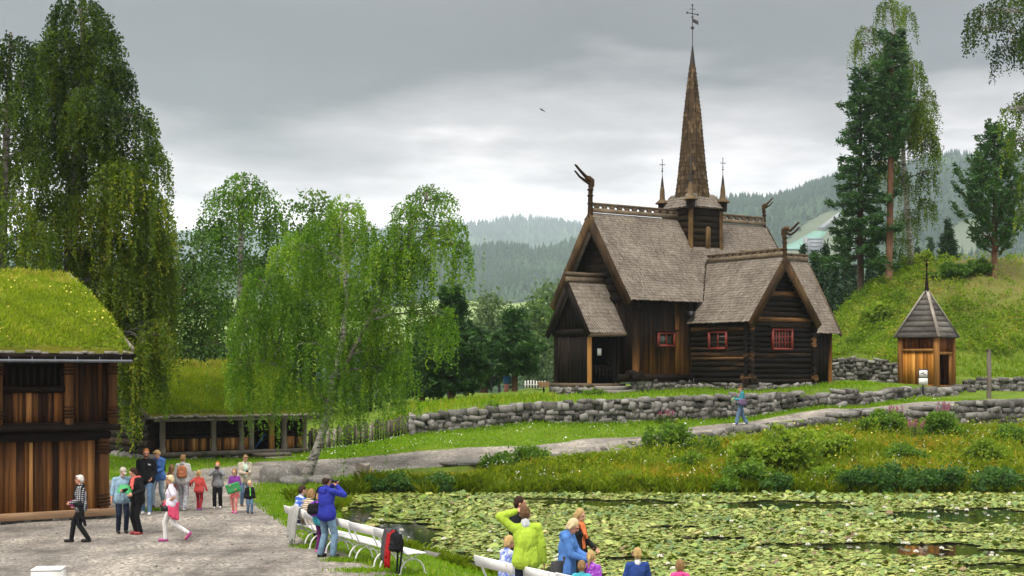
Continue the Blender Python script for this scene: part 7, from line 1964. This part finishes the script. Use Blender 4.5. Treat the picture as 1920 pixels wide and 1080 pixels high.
    if collar is not None:
        mb = MB(); cap(mb, U(0, .03, 1.455), U(0, .025, 1.50), .078 * kb, .07 * kb, 12); remeshed(mb, 'collar', collar, .012, 2, o)
    if scarf is not None:
        mb = MB(); a = np.linspace(0, 2 * PI, 13); mb.tube([U(.085 * math.cos(q), .02 - .085 * math.sin(q), 1.475 + .01 * math.sin(2 * q)) for q in a], .032 * kb, 8); cap(mb, U(.03, -.09, 1.45), U(.045, -.155, 1.2), .035 * kb, .03 * kb); cap(mb, U(-.03, -.09, 1.45), U(-.03, -.15, 1.27), .035 * kb, .028 * kb)
        remeshed(mb, 'scarf', scarf, .012, 2, o)
    if bottom is not None:
        mb = MB(); q = .014 * baggy
        cap(mb, hipL, hipR, (.108 * t + q) * kb, (.108 * t + q) * kb); cap(mb, W(base + [0, 0, .0]), W(base + [0, 0, .09]), (.118 * t + q) * kb, (.112 * t + q) * kb)
        for h_, kn, an in ((hipL, knL, anL), (hipR, knR, anR)): cap(mb, h_, kn, (.085 + q) * kb, (.058 + q) * kb); cap(mb, kn, kn + (an - kn) * leg, (.058 + q) * kb, (.042 + q * 1.3) * kb)
        remeshed(mb, bottomname, bottom, vox, 4, o)
    if skirt is not None:
        mb = MB(); cap(mb, hipL + [0, 0, .06 * kb], hipR + [0, 0, .06 * kb], .13 * kb, .13 * kb)
        z0 = (base[2] - .30) * kb; mb.lathe(W((base[0], base[1], 0)), [(.22 * kb, z0), (.19 * kb, z0 + .12 * kb), (.14 * kb, z0 + .32 * kb)], 14); remeshed(mb, 'skirt', skirt, vox, 2, o)
    if shoes is not None:
        for an, fw in zip((anL, anR), toes):
            mb = MB(); upv = np.array([0, 0, 1.0]) if abs(fw[2]) < .3 else np.array([0, -.85, .5])
            h_ = an - upv * .045 * kb; cap(mb, h_ + np.array([0, .028, 0]) * kb, h_ + fw * .15 * kb, .047 * kb, .040 * kb, 10); cap(mb, h_ + upv * .02 * kb, h_ + upv * .045 * kb, .046 * kb, .044 * kb); cap(mb, h_ - upv * .014 * kb + np.array([0, .03, 0]) * kb, h_ + fw * .16 * kb - upv * .014 * kb, .036 * kb, .034 * kb)
            remeshed(mb, 'shoe', shoes, .012, 1, o)
    o['_'] = 0; del o['_']
    return o, dict(U=U, W=W, wrL=wrL, wrR=wrR, Hd=Hd, kb=kb, k=k, RU=RU, base=base, elL=elL, elR=elR, shL=shL, shR=shR)
def foot(px, py, dz=0.0):
    x, d, z = ground_hit(px, py, 20, 70); return (x, d, z)
def headpos(px, py, H, top=True):
    d = F * (4 - H) / (py - 700); x = (px - 960) * d / F; return (x, d, gz1(x, d))
def to_world(loc, head, p):
    return np.asarray(loc, float) + rotz(math.radians(head)) @ np.asarray(p, float)
def sheet(name, label, c, w_, h, R, mat, cat, th=.006, fold=0.0):
    mb = MB(); n = 7; u = np.linspace(-.5, .5, n); v_ = np.linspace(-.5, .5, n); Ug, Vg = np.meshgrid(u, v_)
    Zg = fold * (np.abs(Ug) * 2) + .02 * np.sin(Vg * 5); V = np.stack([Ug * w_, Zg * w_, Vg * h], -1) @ np.asarray(R).T
    nr = np.zeros_like(V); nr[...] = np.asarray(R) @ np.array([0, th, 0]); idx = np.arange(n * n).reshape(n, n); f = np.stack([idx[:-1, :-1], idx[:-1, 1:], idx[1:, 1:], idx[1:, :-1]], -1).reshape(-1, 4)
    o = remeshed_solid(None, V, nr, f, name, mat); o.location = c; return tag(o, label, cat)

c_black = m_blackcloth; c_navy = cloth('navy_denim', (0.0176, 0.0228, 0.0426)); c_jean = cloth('blue_denim', (0.0971, 0.1616, 0.2562), var=.35, scale=4); c_pale = cloth('faded_denim', (0.2821, 0.3595, 0.4283), var=.3, scale=4); c_mid = cloth('washed_denim', (0.1445, 0.2305, 0.3251), var=.45, scale=3.5)
c_white = cloth('white_cotton', (0.6186, 0.61, 0.6014)); c_lav = cloth('lavender_cotton', (0.5591, 0.5075, 0.5935)); c_hot = cloth('hot_pink_nylon', (0.5701, 0.0713, 0.1487)); c_coral = cloth('coral_red_fleece', (0.4754, 0.0669, 0.0626)); c_dred = cloth('dark_red_cotton', (0.2554, 0.0249, 0.0318))
c_lime = cloth('lime_nylon', (0.332, 0.4696, 0.0465)); c_royal = cloth('royal_blue_fleece', (0.0259, 0.0345, 0.2736)); c_sky = cloth('bright_blue_nylon', (0.0697, 0.1686, 0.4266)); c_teal = cloth('teal_nylon', (0.0405, 0.2039, 0.2555)); c_turq = cloth('turquoise_nylon', (0.0559, 0.3483, 0.4257)); c_denims = cloth('chambray_shirt', (0.2173, 0.3291, 0.4237))
c_grey = cloth('grey_jersey', (0.1714, 0.18, 0.1886)); c_lgrey = cloth('pale_grey_knit', (0.4181, 0.4095, 0.3923)); c_beige = cloth('beige_canvas', (0.4107, 0.3591, 0.2903)); c_purple = cloth('purple_fleece', (0.1658, 0.0368, 0.2174)); c_salmon = cloth('salmon_leggings', (0.6719, 0.2419, 0.2161)); c_pinksk = cloth('pink_skirt', (0.6863, 0.1961, 0.1875))
c_dnavy = cloth('deep_blue_nylon', (0.0232, 0.0516, 0.2021)); c_pink2 = cloth('vivid_pink_cotton', (0.7207, 0.0757, 0.2735)); c_orange = cloth('orange_fleece', (0.6617, 0.1801, 0.0683)); c_brownp = cloth('brown_cotton', (0.1153, 0.0852, 0.0594)); c_green = simple('green_card', (0.0523, 0.3146, 0.1082), .6, .15, 4, .1)
c_lgreen = cloth('mint_cotton', (0.4298, 0.5674, 0.4728)); c_capg = cloth('taupe_cap', (0.1484, 0.1355, 0.1312)); c_capb = cloth('beige_cap', (0.3525, 0.3095, 0.2579)); c_redsc = cloth('coral_scarf', (0.6068, 0.1252, 0.108))
p_plaid = pattern('dark_plaid', 'plaid', (.012, .012, .016), (.42, .42, .44), (.07, .07, .085), 7); p_stripe = pattern('cream_stripe_knit', 'stripe', (.52, .44, .34), (.20, .14, .10), None, 7); p_dye = pattern('blue_tie_dye', 'noise', (.06, .12, .46), (.55, .56, .70), (.24, .30, .62), 14)
p_dots = pattern('purple_dotted_nylon', 'dots', (.26, .05, .40), (.55, .36, .66), None, 34); p_floral = pattern('grey_print_cotton', 'noise', (.20, .21, .24), (.50, .49, .50), (.36, .36, .40), 22); p_pinkpl = pattern('pink_plaid', 'plaid', (.55, .12, .14), (.62, .5, .48), (.6, .25, .25), 8)
s_black = simple('black_shoe_leather', (0.012, 0.012, 0.0129), .5, .2, 6, .2); s_white = simple('white_trainer', (0.5481, 0.5395, 0.5223), .6, .1, 6, .2); s_mag = simple('magenta_trainer', (0.3741, 0.0516, 0.2193), .6, .2, 6, .2); s_brown = simple('brown_shoe', (0.0849, 0.0462, 0.029), .6, .2, 6, .2); s_red = simple('red_trainer', (0.2567, 0.0417, 0.0417), .6, .2, 6, .2); s_pink = simple('pink_trainer', (0.5817, 0.1345, 0.3237), .6, .2, 6, .2)
walkL = dict(fL=(.08, -.26, .085), fR=(-.08, .22, .10)); walkR = dict(fR=(-.08, -.26, .085), fL=(.08, .22, .10))

# --- group on the gravel square
L_ = foot(152, 1017)
o, q = person('woman in a dark plaid jacket and black trousers walking past the storehouse', L_, 1.62, -86, fem=True, hair='short', hc='white', top=p_plaid, hem=.82, bottom=c_black, shoes=s_black, sk='ruddy', glasses=True, lean=3, fL=(.07, .20, .10), fR=(-.07, -.26, .085),
              hL=(.16, -.22, 1.02), hR=(-.20, -.16, .95), scarf=c_black, pel=(0, 0, .905))
mb = MB(); kb = q['kb']; cap(mb, q['W']((.20, .02, .98)), q['W']((.24, .10, .62)), .075, .05); cap(mb, q['W']((.18, -.10, 1.0)), q['W']((.24, .06, .98)), .06, .07); cap(mb, q['W']((.23, .10, .66)), q['W']((.25, .16, .46)), .05, .035)
jk = remeshed(mb, 'jacket', c_black, .014, 3); jk.location = L_; jk.rotation_euler = (0, 0, math.radians(-86)); tag(jk, 'black jacket carried over the arm of the woman in plaid', 'jacket')
mb = MB(); cap(mb, q['W']((-.10, -.20, .98)), q['W']((.06, -.21, 1.0)), .075, .08); mb2 = MB(); bagc = empty('handbag', L_, math.radians(-86), 'magenta handbag held in front of the woman in plaid', 'handbag'); remeshed(mb, 'bag', cloth('magenta_cloth', (.42, .02, .24)), .012, 3, bagc)
mb = MB(); mb.tube([q['W']((-.10, -.2, 1.04)), q['W']((-.16, -.06, 1.3)), q['W']((-.06, .02, 1.49)), q['W']((.10, -.12, 1.3)), q['W']((.07, -.2, 1.04))], .009, 6); mb.build('strap', c_black, bagc)

L_ = foot(229, 1000)
o, q = person('bearded man with beige cap and pale denim shirt looking at a green map', L_, 1.68, 25, hair='crop', hc='grey', beard='white', cap_=c_capb, top=c_denims, hem=.80, sleeve=.72, bottom=c_navy, shoes=s_black, sk='ruddy', pitch=32, yaw=10, fat=1.15, hR=(-.29, -.08, .86), hL=(.10, -.34, 1.15))
L2_ = foot(258, 1002)
o, q2 = person('woman with dark bob, black jacket and coral scarf bending over the green map', L2_, 1.70, -42, fem=True, hair='bob', hc='dark', top=c_black, hem=.80, bottom=c_black, shoes=s_red, pitch=30, yaw=-8, lean=6, scarf=c_redsc, hL=(.20, -.26, 1.06), hR=(-.06, -.40, 1.14))
c = (np.array(to_world(L_, 25, q['wrL'])) + np.array(to_world(L2_, -42, q2['wrR']))) / 2 + np.array([.0, -.04, .05])
sheet('map', 'open green map held between the capped man and the woman with dark bob', c, .36, .27, rotz(.2) @ rotx(-.75) @ roty(.25), c_green, 'map', fold=.15)
# small camera bag at her hip
mb = MB(); mb.box((0, 0, 0), (.13, .08, .15), bev=.02); ob = empty('camera_bag', to_world(L2_, -42, (.0, -.20, .98)), math.radians(-42), 'small black camera bag hanging before the woman with the dark bob', 'camera bag'); mb.build('bag', s_black, ob)
mb = MB(); mb.tube([(-.07, 0, .07), (-.1, .08, .3), (-.08, .16, .5)], .008, 5); mb.build('strap', s_black, ob)

L_ = foot(274, 965)
o, q = person('tall bearded man in black fleece and blue jeans with glasses', L_, 1.87, 8, hair='crop', hc='ginger', beard='brown', glasses=True, top=c_black, hem=.83, bottom=c_jean, shoes=s_white, sk='ruddy', yaw=5, pitch=8, fL=(.10, -.12, .085), fR=(-.10, .16, .09), hL=(.17, -.20, .98), hR=(-.2, -.12, .90), bulk=1.2)
mb = MB(); R_ = q['RU']
mb.box(q['U'](.10, -.158, 1.33), (.075, .012, .03), bev=.004); mb.box(q['U'](.075, -.16, 1.355), (.02, .012, .02), bev=.004); mb.build('chest_logo', s_white, o)
L_ = foot(297, 951)
o, q = person('blonde woman in a bright blue jacket and faded jeans reading a paper', L_, 1.72, -18, fem=True, hair='short', hc='blonde', top=c_sky, hem=.82, bottom=c_pale, shoes=s_brown, pitch=30, yaw=-10, hL=(.05, -.30, 1.10), hR=(-.10, -.26, 1.02), fL=(.09, .16, .09), fR=(-.09, -.14, .085), hood=True)
c = to_world(L_, -18, q['W']((-.16, -.33, 1.0))); sheet('leaflet', 'green and yellow leaflet held by the woman in the bright blue jacket', c, .2, .28, rotz(-.2) @ rotx(-.5) @ roty(.4), simple('light_green_card', (.22, .48, .16), .6, .2, 4, .1), 'leaflet')
lb_ = to_world(L_, -18, q['U'](0, .16, 1.02)); backpack('backpack', 'dark backpack worn by the woman in the bright blue jacket', lb_, math.radians(-18), .40, c_black, c_black, .28, .15)
L_ = foot(322, 956)
person('girl with long light brown hair and pink plaid shirt between two women', L_, 1.32, 150, hs=1.12, fem=True, hair='long', hc='light', top=p_pinkpl, hem=.86, bottom=c_pale, shoes=s_pink)
L_ = foot(343, 957)
o, q = person('woman in pale grey sweater seen from behind with an orange-brown backpack', L_, 1.62, 178, fem=True, hair='short', hc='light', top=c_lgrey, hem=.84, bottom=p_floral, baggy=1.6, shoes=s_white, fL=(.09, -.16, .085), fR=(-.09, .18, .10), hR=(-.28, -.06, .86), hL=(.27, .02, .84), bulk=1.4)
c = to_world(L_, 178, q['U'](0, .13, 1.0)); backpack('backpack', 'orange-brown backpack on the woman in the pale grey sweater', c, math.radians(178), .40, cloth('rust_canvas', (.36, .14, .07)), c_black, .30, .16)
L_ = foot(373, 957)
person('small child in a coral red jacket holding a hand out, seen from behind', L_, 1.17, 172, hs=1.2, fem=True, hair='tails', hc='blonde', top=c_coral, hem=.80, bottom=c_dred, shoes=cloth('violet_boots', (.32, .12, .40)), hL=(.42, -.05, 1.10), hR=(-.36, -.06, .86), fL=(.09, -.10, .085), fR=(-.09, .12, .1), bulk=1.6)
L_ = foot(408, 953)
person('ginger boy in a grey hoodie with both hands raised to his face', L_, 1.37, 4, hs=1.12, hair='short', hc='ginger', top=c_grey, hem=.82, bottom=c_black, baggy=1.8, shoes=s_white, hL=(.055, -.20, 1.47), hR=(-.055, -.20, 1.47), pL=(.7, -.2, -.6), pR=(-.7, -.2, -.6), hood=True, bulk=1.3, fR=(-.10, -.10, .085), fL=(.10, .1, .09))
mb = MB(); mb.box((0, 0, 0), (.11, .05, .07), bev=.01); mb.tube([(0, -.025, 0), (0, -.06, 0)], .022, 10)
ob = mb.build('camera', s_black); ob.location = to_world(L_, 4, (0, -.19, 1.21)); tag(ob, 'small camera held up by the ginger boy', 'camera')
L_ = foot(440, 962)
o, q = person('girl in a purple jacket and pink skirt carrying a green folder', L_, 1.28, -6, hs=1.15, fem=True, hair='bob', hc='light', top=c_purple, hem=.90, bottom=c_salmon, bottomname='leggings', baggy=.3, skirt=c_pinksk, shoes=s_pink, pitch=12, hL=(.16, -.27, 1.0), hR=(-.12, -.30, 1.12), bulk=1.3, fL=(.08, -.08, .085), fR=(-.08, .08, .085))
c = to_world(L_, -6, q['W']((.05, -.34, 1.02))); sheet('folder', 'large green folder carried by the girl in the purple jacket', c, .40, .28, rotz(.1) @ rotx(.25) @ roty(-.3), c_green, 'folder', .02)
L_ = foot(459, 949)
o, q = person('woman in a beige jacket looking down at her phone', L_, 1.56, 22, fem=True, hair='short', hc='light', top=c_beige, front=(c_beige, c_lgreen, .055), hem=.78, bottom=c_jean, shoes=s_brown, pitch=28, lean=4, hL=(.05, -.34, 1.13), hR=(-.06, -.33, 1.12), bulk=1.5)
mb = MB(); mb.box((0, 0, 0), (.075, .012, .145), np.array(Matrix.Rotation(.7, 3, 'X')), bev=.004); ob = mb.build('phone', s_black); ob.location = to_world(L_, 22, q['W']((0, -.42, 1.17))); tag(ob, 'dark phone in the hands of the woman in beige', 'phone')
L_ = foot(468, 963)
person('blond toddler in dark vest with green trim and blue jeans', L_, .94, 28, hs=1.38, hair='crop', hc='pale', top=c_black, front=(c_black, simple('leaf_green_cloth', (.10, .42, .04), .8, .2, 5, .2), .035), hem=.82, bottom=c_jean, baggy=1.6, shoes=s_black, bulk=1.6, fL=(.09, -.08, .085), fR=(-.09, .08, .09), hL=(.30, -.05, .85), hR=(-.30, -.05, .85))
L_ = foot(322, 1016)
o, q = person('woman in lavender shirt and white trousers striding left with a pink jacket round her waist', L_, 1.60, -78, fem=True, hair='short', hc='pale', glasses=True, top=c_lav, sleeve=.3, hem=.90, topname='shirt', bottom=c_white, shoes=s_mag, sk='tan', fR=(-.08, -.16, .085), fL=(.07, .40, .24), hL=(.14, -.08, 1.06), pL=(.9, .7, .1), hR=(-.16, -.14, 1.06), pR=(-.5, .9, 0), fat=1.12, lean=4, kL=(.05, -1, -.3), pel=(0, 0, .92))
mb = MB()
a = np.linspace(0, 2 * PI, 15); mb.tube([q['W']((.155 * math.cos(t), .15 * math.sin(t), .99 + .02 * math.sin(3 * t))) for t in a], .055, 8, cap=False)
cap(mb, q['W']((.16, .02, .97)), q['W']((.19, .05, .66)), .075, .06); cap(mb, q['W']((.14, .10, .97)), q['W']((.17, .14, .62)), .07, .05); cap(mb, q['W']((-.1, -.13, .99)), q['W']((-.12, -.2, .9)), .06, .06); cap(mb, q['W']((.19, -.05, .93)), q['W']((.2, -.04, .72)), .06, .05)
jk = remeshed(mb, 'jacket', c_hot, .015, 3); jk.location = L_; jk.rotation_euler = (0, 0, math.radians(-78)); tag(jk, 'hot pink jacket tied round the waist of the striding woman', 'jacket')
ob = empty('camera_bag', to_world(L_, -78, q['W']((.17, -.16, .88))), math.radians(-20), 'black camera bag hanging before the striding woman in white trousers', 'camera bag'); mb = MB(); mb.box((0, 0, 0), (.17, .09, .13), bev=.02); mb.build('bag', s_black, ob)
mb = MB(); mb.tube([(-.08, 0, .06), (-.07, .12, .45), (.0, .2, .6)], .008, 5); mb.build('strap', s_black, ob)

# --- along the shore
L_ = foot(612, 1046)
o, q = person('man in a royal blue hoodie and cap photographing the pond', L_, 1.81, 142, hair='crop', hc='dark', cap_=c_capg, top=c_royal, hem=.82, bottom=c_mid, baggy=1.5, shoes=s_black, sk='ruddy', pitch=10, yaw=12, hood=True, bulk=1.5, hL=(.06, -.26, 1.52), hR=(-.08, -.24, 1.50), pL=(.8, -.1, -.7), pR=(-.8, -.1, -.7), fL=(.17, .02, .085), fR=(-.17, -.02, .085))
mb = MB(); mb.box((0, 0, 0), (.13, .06, .08), bev=.012); mb.tube([(0, -.03, 0), (0, -.09, 0)], .03, 10); ob = mb.build('camera', s_black); ob.location = to_world(L_, 142, q['W']((0, -.25, 1.60))); ob.rotation_euler = (0, 0, math.radians(142)); tag(ob, 'black camera at the eye of the man in royal blue', 'camera')
ob = empty('shoulder_bag', to_world(L_, 142, q['W']((.27, .10, 1.02))), math.radians(150), 'black shoulder bag at the left side of the man in royal blue', 'bag'); mb = MB(); cap(mb, (-.08, 0, -.02), (.08, 0, -.04), .1, .1, 10); cap(mb, (-.08, 0, .06), (.08, 0, .04), .085, .085, 10); remeshed(mb, 'bag', c_black, .013, 3, ob)
mb = MB(); mb.tube([(-.02, 0, .1), (-.05, .02, .3), (-.12, .0, .48), (-.16, -.1, .5)], .014, 6); mb.build('strap', c_black, ob)
L_ = foot(601, 1036)
o, q = person('girl with long blonde hair in a turquoise jacket behind the man in royal blue', L_, 1.42, 150, hs=1.1, fem=True, hair='long', hc='blonde', top=c_turq, hem=.80, bottom=cloth('plum_cotton', (.10, .02, .10)), shoes=s_pink, bulk=1.3)
c = to_world(L_, 150, q['U'](.06, .15, .98)); backpack('backpack', 'purple backpack worn by the girl in turquoise', c, math.radians(150), .40, cloth('violet_nylon', (.16, .04, .36)), c_black, .30, .16)
SIT = dict(pel=(0, .06, .56), fL=(.11, -.42, .085), fR=(-.11, -.38, .085))
bh = 120
def seat_on(nm, lx): 
    x, y, z = on_bench(nm, lx, .02, 0); return (x, y, z)
L_ = seat_on('r4', .05); person('seated woman in a cream striped cardigan with brown hair on the farthest bench', L_, 1.66, bh, fem=True, hair='bob', hc='light', top=p_stripe, hem=.9, topname='cardigan', bottom=c_beige, shoes=s_brown, pitch=16, lean=8, hL=(.10, -.34, .80), hR=(-.08, -.34, .80), bulk=1.6, **SIT)
L_ = seat_on('r4', -.42); person('seated person in a blue shirt beyond the woman in the striped cardigan', L_, 1.72, bh, hair='crop', hc='dark', top=pattern('blue_white_shirt', 'plaid', (.04, .10, .38), (.5, .5, .6), (.1, .2, .5), 3), hem=.9, topname='shirt', bottom=c_navy, shoes=s_black, pitch=10, lean=6, hL=(.12, -.34, .78), hR=(-.1, -.34, .78), **SIT)
# --- on the path below the church
L_ = foot(1390, 797)
o, q = person('person in a teal jacket and blue jeans walking down the path below the church', L_, 1.74, -84, fem=True, hair='short', hc='brown', top=c_teal, front=(c_teal, c_coral, .05), hem=.84, bottom=c_jean, baggy=2.2, shoes=s_white, pitch=18, hL=(.10, -.30, 1.14), hR=(-.10, -.32, 1.16), fL=(.08, -.24, .085), fR=(-.08, .26, .11), bulk=1.5)
ob = empty('shoulder_bag', to_world(L_, -84, q['W']((.24, -.02, .98))), math.radians(-84), 'purple-grey shoulder bag on the person in the teal jacket', 'bag'); mb = MB(); cap(mb, (0, -.08, 0), (0, .08, -.02), .12, .12); cap(mb, (0, -.06, .1), (0, .06, .1), .1, .1); remeshed(mb, 'bag', cloth('mauve_nylon', (.11, .08, .14)), .014, 3, ob)
mb = MB(); mb.tube([(0, -.05, .16), (-.04, -.04, .4), (-.14, .03, .52)], .012, 5); mb.build('strap', c_black, ob)
c = to_world(L_, -84, q['W']((0, -.40, 1.16))); sheet('leaflet', 'green leaflet held by the person on the path', c, .24, .2, rotz(-1.4) @ rotx(-.6), c_green, 'leaflet')

# --- in the foreground by the water
L_ = seat_on('f0', .0); person('seated girl in a blue tie-dye top on the foreground bench', (L_[0], L_[1], L_[2]), 1.60, bh, fem=True, hair='bob', hc='blonde', top=p_dye, hem=.88, topname='shirt', bottom=c_jean, shoes=s_white, yaw=-24, pitch=14, sk='ruddy', hL=(.13, -.26, .82), hR=(-.12, -.28, .8), **SIT)
L_ = seat_on('f0', .47); person('seated child in a turquoise jacket mostly hidden by the man in lime', L_, 1.30, bh, hs=1.12, hair='crop', hc='light', top=c_turq, hem=.86, bottom=c_navy, shoes=s_black, pel=(0, .06, .72), fL=(.11, -.42, .25), fR=(-.11, -.40, .25), bulk=1.5)
d = F * (4 - 1.84) / (927 - 700); L_ = ((973 - 960) * d / F, d, gz1((973 - 960) * d / F, d))
person('dark haired man in a black jacket beyond the man in lime, looking right', L_, 1.84, 118, hair='crop', hc='dark', top=c_black, hem=.82, bottom=c_navy, shoes=s_black, yaw=-28, pitch=6, sk='ruddy')
L_ = headpos(987, 948, 1.83); HD = 184
o, q = person('man in a lime green jacket with his hand on his head, back turned', L_, 1.84, HD, hair='crop', hc='brown', top=c_lime, hem=.80, bottom=c_navy, shoes=s_brown, collar=cloth('pale_grey_collar', (.48, .50, .53)), bulk=2.4, sk='ruddy', hL=(.17, -.02, 1.66), pL=(1, .1, -.75), hR=(-.29, -.02, .80), pR=(-.5, .6, 0), pitch=14, side=2)
L_ = headpos(1062, 966, 1.70); HD = 72
o, q = person('woman with pale blonde hair in a bright blue jacket looking into a bag', L_, 1.70, HD, fem=True, hair='bob', hc='pale', top=c_sky, hem=.74, bottom=c_brownp, shoes=s_brown, hood=True, bulk=1.9, pitch=34, lean=5, hL=(.06, -.38, 1.06), hR=(-.08, -.36, 1.05), sk='ruddy')
c = to_world(L_, HD, q['W']((0, -.44, .88))); ob = empty('plastic_bag', c, .3, 'white plastic bag in the hands of the woman in bright blue', 'bag'); mb = MB(); cap(mb, (-.03, 0, .1), (.04, 0, -.02), .075, .1); cap(mb, (0, 0, .16), (0, 0, .1), .04, .06); remeshed(mb, 'bag', cloth('white_plastic_film', (.58, .56, .54)), .013, 2, ob)
mb = MB(); mb.tube([(-.03, 0, .17), (-.02, 0, .25), (.02, 0, .25), (.03, 0, .17)], .008, 5); mb.build('handle', MATS['white_plastic_film'], ob)
L_ = headpos(1084, 966, 1.70); L_ = (1084 - 960) * 25.0 / F, 25.0, gz1(1.16, 25.0); HD = 60
o, q = person('blonde woman in a black jacket with white ring emblem behind the woman in blue', L_, 1.66, HD, fem=True, hair='long', hc='blonde', top=c_black, front=(c_black, c_orange, .06), hem=.80, bottom=c_black, shoes=s_black, hL=(.10, -.30, 1.0), hR=(-.20, -.20, .95), scarf=c_orange, pitch=20)
mb = MB(); pc = q['shR'] + (q['elR'] - q['shR']) * .45; a = np.linspace(0, 2 * PI, 13); mb.tube([pc + np.array([-.078 - .002 * 0, .03 * math.cos(t), .04 * math.sin(t)]) for t in a], .007, 6, cap=False); mb.box(pc + np.array([-.074, 0, -.075]), (.006, .06, .014)); mb.build('emblem', s_white, o)
L_ = headpos(1091, 1048, 1.10); person('small child with light brown hair beside the girl in purple', L_, 1.08, 165, hs=1.25, hair='short', hc='light', top=c_turq, hem=.82, bottom=c_navy, shoes=s_white, bulk=1.5)
L_ = headpos(1108, 1032, 1.22); person('girl with ponytail in a dotted purple jacket, back turned', L_, 1.22, 172, hs=1.16, fem=True, hair='pony', hc='blonde', top=p_dots, hem=.80, bottom=c_navy, shoes=s_pink, hood=True, bulk=1.8, yaw=-12)
L_ = headpos(1195, 1027, 1.28); person('ginger blond boy in a deep blue jacket standing at the water, back turned', L_, 1.28, 184, hs=1.15, hair='crop', hc='blonde', top=c_dnavy, hem=.80, bottom=c_navy, shoes=s_white, bulk=2.4, hL=(.30, -.16, .90), hR=(-.32, -.10, .88), collar=c_white)
L_ = headpos(1275, 1049, 1.12); person('small girl in a vivid pink jacket at the water, back turned', L_, 1.12, 168, hs=1.2, fem=True, hair='bob', hc='light', top=c_pink2, hem=.80, bottom=c_navy, shoes=s_pink, hood=True, bulk=1.6, yaw=10)
